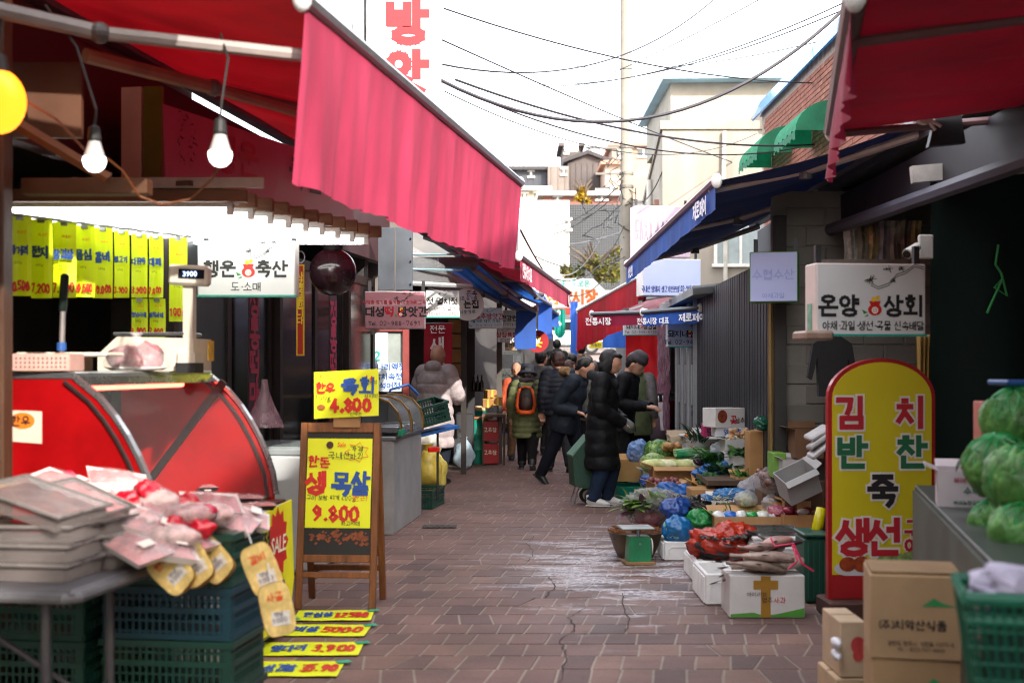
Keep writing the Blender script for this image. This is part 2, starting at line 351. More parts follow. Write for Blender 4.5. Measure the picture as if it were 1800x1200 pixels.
def pine(parent, x, z, s, y, col='3a3a3a', seed=1):
    """line drawing of a pine branch"""
    rnd = random.Random(seed); m = MB()
    def st(a, b, w0):
        dx, dz = b[0] - a[0], b[1] - a[1]; d = math.hypot(dx, dz) or 1e-6; nx, nz = -dz / d * w0, dx / d * w0; _lz[0] = (_lz[0] + 1) % 7; yy = y - .0002 * _lz[0]
        m.add([(a[0] + nx, yy, a[1] + nz), (a[0] - nx, yy, a[1] - nz), (b[0] - nx, yy, b[1] - nz), (b[0] + nx, yy, b[1] + nz)], [(0, 1, 2, 3)])
    br = [(1.0, .62), (.85, .66), (.7, .55), (.55, .5), (.42, .36), (.25, .3), (.12, .36)]
    pts = [(x + (a - .5) * s, z + (b - .5) * s) for a, b in br]
    for off in (0, .035 * s):
        for a, b in zip(pts, pts[1:]): st((a[0], a[1] + off), (b[0], b[1] + off), .006 * s)
    for cx_, cz_, r in ((.12, .45, .12), (.42, .62, .1), (.62, .62, .08), (.5, .44, .06)):
        c = (x + (cx_ - .5) * s, z + (cz_ - .5) * s)
        for i in range(22):
            a = rnd.uniform(0, 6.28); rr = rnd.uniform(.3, 1) * r * s; st((c[0] + rnd.uniform(-.3, .3) * r * s, c[1]), (c[0] + rr * math.cos(a), c[1] + .7 * rr * math.sin(a)), .004 * s)
    return part('branch_drawing', m, M(col, .6, .05), parent)
# ================================================================== SETTING
def pave_mat(c, brick=False):
    m = bpy.data.materials.new('paving'); m.use_nodes = True; n = m.node_tree; L = n.links; b = n.nodes['Principled BSDF']
    ge = n.nodes.new('ShaderNodeNewGeometry'); oi = n.nodes.new('ShaderNodeObjectInfo')
    def noi(s, d=5, vec=None, st=None):
        q = n.nodes.new('ShaderNodeTexNoise'); q.inputs['Scale'].default_value = s; q.inputs['Detail'].default_value = d; q.inputs['Roughness'].default_value = .65
        if st:
            mp = n.nodes.new('ShaderNodeMapping'); mp.inputs['Scale'].default_value = st; L.new(ge.outputs['Position'], mp.inputs[0]); L.new(mp.outputs[0], q.inputs['Vector'])
        else: L.new(ge.outputs['Position'], q.inputs['Vector'])
        return q
    def rng(src, a, b_, c_, d_):
        q = n.nodes.new('ShaderNodeMapRange'); q.clamp = True
        for i, v in enumerate((a, b_, c_, d_)): q.inputs[i + 1].default_value = v
        L.new(src, q.inputs[0]); return q.outputs[0]
    def mix(f, a, b_, t='MIX'):
        q = n.nodes.new('ShaderNodeMix'); q.data_type = 'RGBA'; q.blend_type = t
        for v, i in ((f, 0), (a, 6), (b_, 7)):
            if isinstance(v, (int, float)): q.inputs[i].default_value = v
            elif isinstance(v, tuple): q.inputs[i].default_value = (*v, 1)
            else: L.new(v, q.inputs[i])
        return q.outputs[2]
    def math_(op, a, b_):
        q = n.nodes.new('ShaderNodeMath'); q.operation = op
        for v, i in ((a, 0), (b_, 1)):
            if isinstance(v, (int, float)): q.inputs[i].default_value = v
            else: L.new(v, q.inputs[i])
        return q.outputs[0]
    base = lin(c)
    col = mix(rng(noi(1.3, 4).outputs[0], .35, .65, 0, 1), tuple(v * .72 for v in base), tuple(v * 1.18 for v in base))
    col = mix(.55, col, rng(noi(60, 3).outputs[0], .3, .7, .7, 1.2), 'MULTIPLY')
    if brick:
        bt = n.nodes.new('ShaderNodeTexBrick'); bt.inputs['Scale'].default_value = 1; bt.inputs['Brick Width'].default_value = .24; bt.inputs['Row Height'].default_value = .3
        bt.inputs['Mortar Size'].default_value = .012; bt.inputs['Color1'].default_value = (1, 1, 1, 1); bt.inputs['Color2'].default_value = (.8, .8, .8, 1); bt.inputs['Mortar'].default_value = (2.2, 2.3, 2.2, 1)
        L.new(ge.outputs['Position'], bt.inputs[0]); col = mix(1.0, col, bt.outputs[0], 'MULTIPLY')
    # dried salt / frost film and wet ground beside the fish boxes
    sp = n.nodes.new('ShaderNodeSeparateXYZ'); L.new(ge.outputs['Position'], sp.inputs[0])
    dx = math_('DIVIDE', math_('SUBTRACT', sp.outputs[0], .75), 1.0); dy = math_('DIVIDE', math_('SUBTRACT', sp.outputs[1], 9.2), 2.6)
    d = math_('SQRT', math_('ADD', math_('MULTIPLY', dx, dx), math_('MULTIPLY', dy, dy)), 0)
    reg = rng(d, .35, 1.35, 1, 0)
    nn = math_('ADD', noi(3.0, 8, st=(.55, 1.7, 1)).outputs[0], math_('MULTIPLY', reg, .2))
    film = math_('MULTIPLY', rng(nn, .645, .72, 0, 1), math_('MULTIPLY', reg, rng(noi(26, 5).outputs[0], .38, .62, .1, .95)))
    wet = math_('MULTIPLY', rng(d, .3, 1.5, 1, 0), rng(noi(1.1, 3).outputs[0], .35, .6, .2, 1))
    col = mix(math_('MULTIPLY', wet, .55), col, mix(1.0, col, (.55, .53, .56), 'MULTIPLY'))
    spk = rng(noi(9, 6).outputs[0], .66, .72, 0, .5); col = mix(spk, col, (.035, .03, .03))
    col = mix(film, col, (.55, .54, .58))
    L.new(col, b.inputs['Base Color'])
    ro = math_('SUBTRACT', .78, math_('MULTIPLY', wet, .34)); ro = math_('ADD', ro, math_('MULTIPLY', film, .1)); L.new(ro, b.inputs['Roughness'])
    bp = n.nodes.new('ShaderNodeBump'); bp.inputs['Strength'].default_value = .35; bp.inputs['Distance'].default_value = .006
    L.new(noi(45, 5).outputs[0], bp.inputs['Height']); L.new(bp.outputs[0], b.inputs['Normal'])
    return m
def zt(y):
    z = zg(y)
    if y > 60: z += 10.5 * min(1, (y - 60) / 50) ** 1.4 + max(0, y - 110) * .05
    return z
ys = [-60, -20, 0, 10, 20, 24] + list(range(28, 132, 4)) + [150, 200, 300, 420]
mb = MB()
for y in ys: mb.v += [Vector((-260, y, zt(y) - .03)), Vector((260, y, zt(y) - .03))]
for i in range(len(ys) - 1): mb.f.append((2 * i, 2 * i + 1, 2 * i + 3, 2 * i + 2))
struct('ground', mb, M('5a5652', .9, .2, .4, .3))
# alley pavement: joint bed + pavers
def XL(y): # left frontage
    t = [(-12, -3.9), (4, -2.52), (12.3, -1.36), (15, -.95), (20, -.35), (30, .6), (45, 1.6), (60, 2.3)]
    for (a, b), (c, d) in zip(t, t[1:]):
        if y <= c: return b + (d - b) * (y - a) / (c - a)
    return t[-1][1]
def XR(y):
    t = [(-12, .2), (3.6, 1.9), (6.2, 2.3), (12, 2.25), (20, 2.25), (30, 2.6), (45, 3.4), (60, 4.4)]
    for (a, b), (c, d) in zip(t, t[1:]):
        if y <= c: return b + (d - b) * (y - a) / (c - a)
    return t[-1][1]
pav = MB(); yy = [-12, 0, 5, 10, 15, 20, 24, 26]
for y in yy: pav.v += [Vector((XL(y) - 2.6, y, zg(y) - .004)), Vector((XR(y) + 2.6, y, zg(y) - .004))]
for i in range(len(yy) - 1): pav.f.append((2 * i, 2 * i + 1, 2 * i + 3, 2 * i + 2))
pavement = struct('pavement', pav, pave_mat('85786c'))
PM = pave_mat('6b514b'); PM2 = pave_mat('654c47'); PM3 = pave_mat('73574f'); PM4 = pave_mat('5a4441'); PM5 = pave_mat('795d52')
rest = MB(); cnt = 0; y = 3.9; row = 0; rnd = random.Random(3)
while y < 25.9:
    dep = .27 * rnd.uniform(.93, 1.07); x = XL(y) - .25 + rnd.uniform(0, .2); joints = []
    while x < XR(y) + .45:
        joints.append((x, rnd.choice((.0,) * 9 + (.03, -.03)) + rnd.uniform(-.006, .006))); x += rnd.choice((.16, .17, .2, .14, .18)) * rnd.uniform(.94, 1.06)
    g = .007
    for (x0, s0), (x1, s1) in zip(joints, joints[1:]):
        sh = .14 * dep / 2; q = [(x0 - s0 - sh + g, y + g), (x1 - s1 - sh - g, y + g), (x1 + s1 + sh - g, y + dep - g), (x0 + s0 + sh + g, y + dep - g)]
        if rnd.random() < .12: q.insert(2, ((q[1][0] + q[2][0]) / 2 + rnd.uniform(-.012, .002), y + dep / 2))
        zt_ = zg(y) - .0018 + rnd.uniform(-.0008, .0012); k = len(q); tl = [rnd.uniform(-.0006, .0006) for _ in q]
        v = [(a, b, zt_ + t) for (a, b), t in zip(q, tl)] + [(a + (-.003 if i in (0, k - 1) else .003), b, zg(y) - .01) for i, (a, b) in enumerate(q)]
        f = [tuple(range(k))] + [(i, (i + 1) % k, k + (i + 1) % k, k + i) for i in range(k)]
        pxm = CX + F * (x0 + x1) / 2 / y
        if y > 5.6 and cnt < 300 and 430 < pxm < 1500:
            cnt += 1; part('paver', MB().add(v, f), rnd.choice((PM, PM, PM2, PM3, PM4, PM5)), pavement)
        else: rest.add(v, f)
    y += dep; row += 1
o = part('far_pavers', rest, PM, pavement); o['kind'] = 'stuff'
# further road up to the gate
mb = MB(); yy = [25.9, 30, 36, 42, 50, 60]
for y in yy: mb.v += [Vector((XL(y) - 3, y, zg(y) + .002)), Vector((XR(y) + 3, y, zg(y) + .002))]
for i in range(len(yy) - 1): mb.f.append((2 * i, 2 * i + 1, 2 * i + 3, 2 * i + 2))
struct('road', mb, pave_mat('70605a', True))
# slabs, drain and cracks
for sd, pts in ((1, [(985, 1200), (995, 1150), (985, 1125), (1010, 1105), (1000, 1085), (1035, 1065)]), (2, [(1100, 1110), (1105, 1090), (1095, 1060), (1092, 1040)]), (3, [(960, 1050), (975, 1030), (962, 1010)]), (4, [(930, 985), (938, 970), (925, 955), (940, 940)])):
    rr_ = random.Random(sd); q = [G(*p) for p in pts]; fine = []
    for a, b in zip(q, q[1:]):
        for k in range(7): c = a.lerp(b, k / 7); fine.append(Vector((c.x + rr_.uniform(-.012, .012), c.y + rr_.uniform(-.012, .012), .0035)))
    mb = MB(); wv_ = [rr_.uniform(.0008, .004) for _ in fine]; mb.v = [v for p, w0 in zip(fine, wv_) for v in (p + Vector((-w0, 0, 0)), p + Vector((w0, 0, 0)))]; mb.f = [(2 * i, 2 * i + 1, 2 * i + 3, 2 * i + 2) for i in range(len(fine) - 1)]
    part('crack', mb, M('3a2e2a', .9, .3, 20), pavement)
mb = MB(); rr_ = random.Random(12)
for i in range(70):
    yv = rr_.uniform(6.5, 15); xv = rr_.uniform(-.7, 1.2) + .05 * (yv - 9); s = rr_.uniform(.006, .02); a = rr_.uniform(0, 6.28); mb.leaf((xv, yv, .004), Vector((math.cos(a), math.sin(a), .05)), Vector((0, 0, 1)), s * 2, s, -.1, 2)
put(obj('ground_litter', mb.mesh(), M('6a5a3c', .8, .5, 9)), 'small scraps of leaves and dirt scattered on the paving', 'litter', kind='stuff')

# ------------------------------------------------------------------ brick building on the right
DK = M('15151a', .7, .2, 5)
bt_ = thing('brick_building', 'red brick building with bright blue roof edge and green window canopies, upper right', 'building', (4.4, 0, 0))
part('wall', MB().box((2.5, -3.75, 2.95), (5, 52.5, 5.9)), M('9a8f86', .9, .15, 8), bt_)
part('shading_storey', MB().box((2.6, -13.5, 6.8), (4.8, 33, 2.0)), M('8a5a4a', .85, .2, 3), bt_)  # unseen storey added to keep the sun off the near left stalls
brk = [M('8f5848', .85, .22, 7, .3, bsc=80), M('9c6453', .85, .22, 7, .3, bsc=80), M('83503f', .85, .25, 7, .3, bsc=80)]
vis = []; allb = []
for r_ in range(38):
    z = 3.05 + r_ * .075
    for c_ in range(-1, 70):
        y = 8.0 + c_ * .212 + (.106 if r_ % 2 else 0)
        if y > 22.25 or z > 5.72: continue
        if 10.0 < y < 10.72 and 3.35 < z < 4.8: continue
        px = CX + F * 4.4 / y; py = HY - (z - CH) / y * F
        sh = (1660 < px < 1830 and 100 < py < 262) or (1300 < px < 1495 and 80 < py < 300)
        (vis if sh else allb).append((y, z))
vis.sort(); keep = vis[:300]; other = vis[300:] + allb
bm_ = [MB().box((-.006, 0, 0), (.022, .2, .064), b=.003).mesh() for _ in range(3)]
for me, m_ in zip(bm_, brk): me.materials.append(m_)
for i, (y, z) in enumerate(keep):
    o = bpy.data.objects.new('brick', bm_[i * 7 % 3]); COL.objects.link(o); o.parent = bt_; o.location = (random.uniform(-.003, .002), y, z)
mb = MB()
for y, z in other: mb.box((random.uniform(-.008, -.004), y, z), (.022, .2, .064))
o = part('far_bricks', mb, brk[0], bt_); o['kind'] = 'stuff'
w_ = part('window', MB().box((-.012, 10.36, 4.05), (.03, .62, 1.36)), M('1d2326', .15, .1, 3, spec=.8), bt_)
part('frame', MB().box((-.04, 10.36, 4.05), (.05, .05, 1.3)).box((-.04, 10.67, 4.05), (.06, .05, 1.36)).box((-.04, 10.05, 4.05), (.06, .05, 1.36)).box((-.05, 10.36, 3.35), (.1, .76, .06)), M('cfcfc8', .5, .1), w_)
part('curtain', MB().grid(lambda u, v: (.004 - .03 - .004 * math.sin(u * 40), 10.4 + u * .25, 3.42 + v * 1.2), 20, 2), M('cfd6dc', .8, .1), w_)
mb = MB(); n_ = 60
for i in range(n_):
    y0 = 7 + 15.9 * i / n_; y1 = 7 + 15.9 * (i + 1) / n_ - .02; mb.box((-.03, (y0 + y1) / 2, 5.98), (.03, y1 - y0, .36), (0, R(24), 0))
part('roof', MB().prism([(.0, 5.86), (.1, 6.1), (2.6, 6.75), (5.2, 5.86)], -30, 22.75), M('2b6fb0', .5, .15, 3), bt_)
part('eave_sheet', mb, M('2f86d0', .4, .12, 4, coat=.3), bt_)
for i, (y0, y1, z) in enumerate(((17.3, 18.7, 4.62), (20.0, 21.6, 4.78))):
    def cf(u, v, y0=y0, y1=y1, z=z):
        a = v * math.pi / 2; return (-.02 - .55 * math.sin(a), y0 + (y1 - y0) * u + .01 * math.sin(v * 9), z + .42 * math.cos(a) - .03 * math.sin(u * 30) * v)
    cn = part('window_canopy', MB().grid(cf, 24, 8), M('2fb584', .55, .22, 5, .15, trl=.6), bt_)
    mb = MB().grid(lambda u, v, y0=y0, y1=y1, z=z: (-.575 + .008 * math.sin(u * 60), y0 + (y1 - y0) * u, z + .0 - v * (.1 + .02 * math.sin(u * 34))), 60, 2)
    for ye in (y0, y1): mb.add([(-.02, ye, z + .4)] + [(-.02 - .55 * math.sin(a * math.pi / 16), ye, z + .42 * math.cos(a * math.pi / 16)) for a in range(9)] + [(-.02, ye, z)], [tuple(range(11))])
    part('scallop', mb, M('197a58', .55, .2, 5, trl=.3), cn)
# ------------------------------------------------------------------ cream building beyond it
cb = thing('cream_building', 'cream rendered building with pale blue roof and grey shaded side', 'building', (3.0, 25.5, 0))
part('wall', MB().prism([(0, 0), (5, 0), (5.5, 16), (1.15, 16)], .2, 6.15, 'xy'), M('a0978a', .85, .22, 1.2, .15, stretch=(1, 1, .25)), cb)
part('parapet', MB().prism([(-.05, -.05), (5, -.05), (5.5, 16), (1.1, 16)], 6.15, 6.32, 'xy'), M('938d82', .85, .15, 2), cb)
part('penthouse_wall', MB().box((2.7, 2.6, 6.7), (5.0, 4.6, .9)), M('a39d90', .85, .15, 2), cb)
part('roof', MB().prism([(.0, 7.2), (6, 7.26), (6, 7.2), (.0, 7.14)], -.1, 5), M('a9d4ea', .5, .15, 2), cb)
for i, px in enumerate((1.35, 3.6)):
    w_ = part('window', MB().box((px + .2, -.012, 4.0), (1.0, .03, 1.1)), M('a8b4b4', .12, .15, 3, spec=.9), cb)
    part('frame', MB().box((px + .2, -.03, 4.0), (.05, .05, 1.06)).box((px + .2, -.03, 4.56), (1.1, .06, .06)).box((px + .2, -.04, 3.44), (1.14, .1, .06)).box((px - .3, -.03, 4.0), (.06, .06, 1.1)).box((px + .7, -.03, 4.0), (.06, .06, 1.1)), M('e6e2d8', .5, .1), w_)
sdir = Vector((1.15, 16, 0)).normalized(); snr = Vector((-sdir.y, sdir.x, 0)); sa = math.atan2(sdir.y, sdir.x)
for i, (d, z, wd) in enumerate(((2.2, 4.3, .9), (3.9, 4.3, .9), (6.6, 4.3, .9), (8.0, 4.3, .9), (11, 4.2, .9), (13.5, 4.2, .9))):
    c = sdir * d + snr * .02
    w_ = part('window', MB().box((c.x, c.y, z), (wd, .05, 1.3), (0, 0, sa)), M('4b5256', .2, .1, 3), cb)
    mb = MB()
    for s in (-1, 1): q = sdir * (d + s * wd / 2) + snr * .05; mb.box((q.x, q.y, z), (.07, .1, 1.36), (0, 0, sa))
    q = sdir * (d - .18) + snr * .04; mb.box((q.x, q.y, z), (.42, .06, 1.28), (0, 0, sa))
    part('shutter', mb, M('a87765', .7, .15, 4), w_)
part('drain_pipe', MB().sweep([(1.22, -.07, 6.1), (1.2, -.07, 5.0), (1.24, -.07, 4.4), (1.24, -.07, 2.6)], .045, 8), M('bdb8ac', .6, .15), cb)
for d in (5.2, 9.8): c = sdir * d + snr * .08; part('drain_pipe', MB().cyl((c.x, c.y, 2.5), (c.x, c.y, 5.9), .07), M('d0ccc4', .6, .1), cb)
ac = part('air_conditioner', MB().box((2.6, -.35, 6.62), (.85, .3, .5), b=.02), M('dedcd4', .5, .1), cb)
mb = MB()
for i in range(9): mb.box((2.25 + i * .085, -.51, 6.62), (.012, .02, .42))
for i in range(5): mb.box((2.6, -.512, 6.46 + i * .08), (.78, .02, .012))
part('grille', mb, M('9a9a98', .5), ac)

# ------------------------------------------------------------------ far houses on the hill, perforated block, white block
def house(name, label, x0, x1, y0, y1, Y, wallc, dep=8, roof=None, wins=(), ribs=None, cat='house', base=None):
    X0, X1, zt1 = X(x0, Y), X(x1, Y), Z(y0, Y); zb = base if base is not None else min(zt(Y) - .5, Z(y1, Y))
    t = thing(name, label, cat, (X0, Y, zb)); W = X1 - X0; H = zt1 - zb
    part('wall', MB().box((W / 2, dep / 2, H / 2), (W, dep, H)), M(wallc, .85, .15, .8), t)
    if ribs:
        mb = MB(); k = int(W / .5)
        for i in range(k): mb.box((W * (i + .5) / k, -.04, H / 2), (.06, .08, H))
        part('cladding_ribs', mb, M(wallc, .8, .1, .8), t)
    if roof == 'gable':
        part('roof', MB().prism([(-.4, H), (W / 2, H + W * .22), (W + .4, H), (W + .4, H + .3), (W / 2, H + W * .22 + .35), (-.4, H + .3)], -.5, dep), M('3f3c3e', .8, .15, 1), t)
        part('gable', MB().prism([(0, H), (W / 2, H + W * .22), (W, H)], .0, .3), M(wallc, .85, .15, .8), t)
    elif roof: 
        r_ = part('roof', MB().box((W / 2, dep / 2 - .2, H + .15), (W + .8, dep + .8, .3)), M(roof, .8, .15, 1), t)
    for (a, b, c, d) in wins:
        wx0, wx1, wz0, wz1 = X(a, Y) - X0, X(b, Y) - X0, Z(d, Y) - zb, Z(c, Y) - zb
        w_ = part('window', MB().box(((wx0 + wx1) / 2, -.03, (wz0 + wz1) / 2), (wx1 - wx0, .1, wz1 - wz0)), M('50585c', .2, .1, 2), t)
        part('frame', MB().box(((wx0 + wx1) / 2, -.1, wz1 + .08), (wx1 - wx0 + .3, .12, .16)).box(((wx0 + wx1) / 2, -.1, wz0 - .08), (wx1 - wx0 + .3, .16, .16)).box(((wx0 + wx1) / 2, -.1, (wz0 + wz1) / 2), (.12, .1, wz1 - wz0)), M('dcd8d0', .6, .1), w_)
    return t
house('metal_house', 'long dark ribbed metal house on the hill, left of the gabled one', 893, 964, 300, 345, 112, '4d5058', 9, '3c3a3c', ((930, 937, 302, 310),), True)
hb = house('metal_house', 'brown ribbed metal shed joined to the gabled hillside house', 963, 1000, 292, 345, 111, '7b716b', 9, None, ((988, 994, 298, 306),), True)
part('air_conditioner', MB().box((2.0, -.5, 5.0), (1.2, .6, 1.0), b=.1), M('dfe3de', .5, .1), hb)
house('gabled_house', 'dark grey gabled metal house at the top of the hill', 998, 1068, 287, 345, 114, '57504f', 9, 'gable', (), True)
house('chimney_house', 'narrow dark brick house tower above the gabled roof', 989, 1020, 258, 345, 122, '5c5352', 6, '5c5352', ((993, 998, 262, 269),))
house('tiled_house', 'brick villa with pale red tiled eaves on the hill behind the pole', 1076, 1145, 258, 345, 126, 'a98f7e', 9, 'c08a76', ((1084, 1094, 264, 277), (1122, 1140, 263, 275)))
house('tiled_house', 'pink tiled lower house just left of the utility pole', 1064, 1100, 290, 345, 108, 'c0a896', 8, 'c28f78', ((1068, 1080, 330, 343),))
house('pale_house', 'low cream house with flat eaves above the white wall', 915, 960, 336, 360, 96, 'bfb29c', 8, 'd8d2c4', ((918, 926, 341, 349), (940, 947, 340, 350)))
house('brick_house', 'long brick house with white dormer above the perforated block', 955, 1090, 345, 372, 92, '8c5f54', 8, 'b9b4aa', ((975, 985, 347, 353), (1050, 1066, 336, 350)))
house('white_block', 'blank white rendered building at the far end of the alley', 912, 1001, 352, 520, 74, 'b4b2ae', 12, None, ((999, 1001, 388, 402),), cat='building')
# perforated grey block: holes as recessed dark pieces
Yp = 76; t = thing('perforated_building', 'grey building clad in perforated square-hole panels at the alley end', 'building', (X(1001, Yp), Yp, zt(Yp) - 1))
W = X(1101, Yp) - X(1001, Yp); H = Z(361, Yp) - zt(Yp) + 1
part('wall', MB().box((W / 2, 5, H / 2), (W, 10, H)), M('0c0d0f', .8, .1, 1), t)
nx = 24; cw = W / nx; nz = int(H / cw); chh = H / nz; mb = MB()
for i in range(nx + 1): mb.box((i * cw, -.12, H / 2), (cw * .52, .16, H))
for j in range(nz + 1): mb.box((W / 2, -.118, j * chh), (W, .16, chh * .52))
o = part('screen_panels', mb, M('45484c', .7, .18, .5), t); o['kind'] = 'stuff'
# ------------------------------------------------------------------ trees at the alley end
def tree(name, label, px, py_top, py_bot, Y, w_, cols, n=700, leaf=.28, trunk='5a4c40', base=None):
    x = X(px, Y); z1 = Z(py_top, Y); z0 = base if base is not None else zt(Y) - .1; t = thing(name, label, 'tree', (x, Y, z0)); H = z1 - z0; zb = Z(py_bot, Y) - z0
    mb = MB().sweep([(0, 0, 0), (.1, .05, zb), (0, 0, zb + (H - zb) * .7)], [.22, .16, .05], 8)
    rnd = random.Random(int(px))
    for i in range(9):
        a = rnd.uniform(0, 6.28); zz = zb + (H - zb) * rnd.uniform(0, .5); mb.sweep([(0, 0, zz), (math.cos(a) * w_ * .4, math.sin(a) * w_ * .4, zz + .8), (math.cos(a) * w_ * .75, math.sin(a) * w_ * .75, zz + 1.2)], [.09, .06, .02], 6)
    part('trunk', mb, M(trunk, .9, .2, 6), t)
    cl = [(rnd.uniform(-1, 1) * w_ * .75, rnd.uniform(-1, 1) * w_ * .5, zb + (H - zb) * rnd.uniform(.08, .92), rnd.uniform(.25, .5) * w_ * .6) for _ in range(12)]
    for k, c in enumerate(cols):
        mb = MB()
        for i in range(n // len(cols)):
            q = cl[rnd.randrange(k, 12)]; u = Vector((rnd.gauss(0, 1), rnd.gauss(0, 1), rnd.gauss(0, 1))).normalized() * q[3] * rnd.uniform(.5, 1.1)
            taper = 1.0 if name != 'ginkgo_tree' else max(.1, 1 - (q[2] - zb) / (H - zb))
            mb.leaf((q[0] * taper + u.x * taper, q[1] * taper + u.y, q[2] + u.z), Vector((rnd.gauss(0, 1), rnd.gauss(0, 1), rnd.gauss(0, .6))), Vector((0, 0, 1)), leaf * rnd.uniform(.6, 1.4), leaf, .3, 2)
        part('crown', mb, M(c, .8, .25, 2, trl=.3), t)
tree('ginkgo_tree', 'slim yellow ginkgo crown rising above the perforated block', 1023, 330, 362, 84, .9, ('a07f12', 'b0901c'), 700, .2)
tree('street_tree', 'olive green tree in front of the perforated block', 1045, 436, 492, 66, 2.0, ('4d5a22', '6a6a28', '7a6a24'), 1600, .16)
# ------------------------------------------------------------------ utility pole
Yu = 34; pl = thing('utility_pole', 'tall pale concrete utility pole with tangled cable brackets', 'pole', (X(1103, Yu), Yu, zg(Yu)))
part('pole', MB().cyl((0, 0, 0), (-.06, 0, 14), .19, .13, 16), M('8f887c', .85, .15, 2, .1), pl)
for z in (5.55, 5.9, 6.6): part('clamp', MB().cyl((-.02, 0, z), (-.02, 0, z + .07), .19, n=14), M('77736c', .5, .2, metal=.6), pl)
part('bracket', MB().box((-.55, 0, 6.62), (1.1, .06, .06)).box((-.4, 0, 5.93), (.9, .06, .06)), M('6f6c68', .5, .2, metal=.6), pl)
rnd = random.Random(5); mb = MB()
for i in range(16):
    p = Vector((rnd.uniform(-.9, .1), rnd.uniform(-.2, -.1), rnd.uniform(4.6, 6.6))); pts = [p]
    for k in range(7): p = p + Vector((rnd.uniform(-.28, .25), rnd.uniform(-.05, .05), rnd.uniform(-.25, .22))); p.x = max(-1.2, min(.2, p.x)); pts.append(p.copy())
    mb.sweep(pts, .013, 5)
o = part('cable_tangle', mb, M('1c1c1f', .6), pl); o['kind'] = 'stuff'
# ------------------------------------------------------------------ overhead cables
def cable(label, a, b, sag, r=.012, col='2a2830'):
    r *= .95
    a = P(*a); b = P(*b); pts = [a.lerp(b, i / 24) - Vector((0, 0, sag * 4 * (i / 24) * (1 - i / 24))) for i in range(25)]
    o_ = a.copy(); solo('overhead_cable', label, 'cable', MB().sweep([p - o_ for p in pts], r, 6), M(col, .6), o_, group='overhead cables')
cable('thick black bundled cable from the tall white sign across to the right', (772, 140, 14), (1512, -12, 16), .95, .022)
cable('cable running from behind the tall sign down to the blue roof', (780, 15, 15), (1600, 140, 20), .35, .011)
cable('highest cable sagging from the white sign to the top edge of the picture', (660, 82, 13.9), (1260, -5, 22), .7, .012)
cable('thin cable crossing the sky diagonally from upper right to the pole', (1050, 140, 26), (1345, -6, 20), .05, .009)
cable('upper of two parallel thin cables rising to the upper right', (900, 150, 24), (1490, 2, 16), .35, .009)
cable('lower of two parallel thin cables rising to the upper right', (930, 148, 24), (1500, 10, 16), .3, .009)
cable('thin cable rising gently right above the cream building', (1000, 115, 30), (1500, 58, 18), .25, .009)
cable('straight diagonal cable from the white sign down to the cream building', (776, 70, 14.5), (1300, 290, 26), .05, .01)
cable('cable sloping down to the brick building canopies', (800, 140, 14.3), (1480, 250, 19), .3, .014)
cable('second cable sloping down towards the green canopies', (790, 150, 14.2), (1480, 240, 20), .5, .01)
cable('faint cable looping low from the white sign past the pole', (780, 160, 14.2), (1330, 235, 25), .55, .007)
cable('dark cable sloping from the pink awning down to the market gate', (915, 405, 13), (1010, 500, 40), .4, .012)
cable('cable from the pole bracket to the left hillside', (1080, 345, 34), (880, 370, 70), 1.2, .018)
cable('second cable from the pole bracket to the left hillside', (1085, 330, 34), (895, 330, 80), 1.6, .018)
cable('white service cable dropping from the pole towards the gate', (1095, 330, 34), (980, 480, 44), .8, .014, 'c9c9c9')
cable('cable spanning low in front of the perforated block', (1100, 405, 34), (900, 405, 60), .5, .016, '8f8f92')
cable('cable draped from the left awnings to the pole foot', (930, 470, 20), (1098, 395, 34), .7, .014)
cable('thin cable above the gate lettering', (940, 450, 26), (1100, 450, 34), .3, .011)
cable('slack cable crossing just over the gate roof', (950, 480, 30), (1096, 430, 34), .9, .012)
cable('cable from the pole to the cream building corner', (1112, 350, 34), (1165, 300, 25.6), .3, .014)
cable('lower cable from the pole to the cream building', (1112, 380, 34), (1168, 400, 25.6), .4, .014)
# ------------------------------------------------------------------ market gate
Yg = 44; gt = thing('market_gate', 'white arched market gate with orange lettering over the alley end', 'gate', (X(1050, Yg), Yg, zg(Yg)))
zb = Z(541, Yg) - zg(Yg); zt_ = Z(490, Yg) - zg(Yg); hw = X(1135, Yg) - X(1050, Yg)
part('beam', MB().prism([(-2.6, zb), (hw + 1.6, zb), (hw + 1.6, zb + .55), (.25, zb + .6), (-.15, zt_), (-1.5, zt_), (-2.6, zt_ - .25)], -.15, .15), M('e4e2dc', .5, .08, 2), gt)
part('lintel', MB().box((-.2, .0, zb - .12), (4.6, .34, .22)), M('c9493a', .6, .15, 3), gt)
part('stripe', MB().prism([(.55, zb + .05), (hw + 1.2, zb + .42), (hw + 1.2, zb + .52), (.9, zb + .52)], -.17, -.155), M('1f8f86', .5, .1), gt)
part('post', MB().box((-2.5, 0, zb / 2), (.35, .35, zb)), M('cfccc4', .6, .15), gt); part('post', MB().box((hw + 1.4, 0, zb / 2), (.35, .35, zb)), M('cfccc4', .6, .15), gt)
letters(gt, 'e2671f', [('삼양시장', -.85, zb + .14, .46, .2, {'width': 1.75})], y=-.16)
letters(gt, '35a99d', [('어메니프로몬', -.9, zb + .72, .2, .14)], y=-.16)
sg = part('street_sign', MB().box((.75, -.18, zb + .28), (1.05, .03, .38)), M('1f6fb8', .5, .05), gt)
letters(sg, 'f0f4f6', [('삼양로29길', .62, zb + .29, .15, .16), ('Samyang-ro 29-gil', .7, zb + .13, .085, .1)], y=-.198)
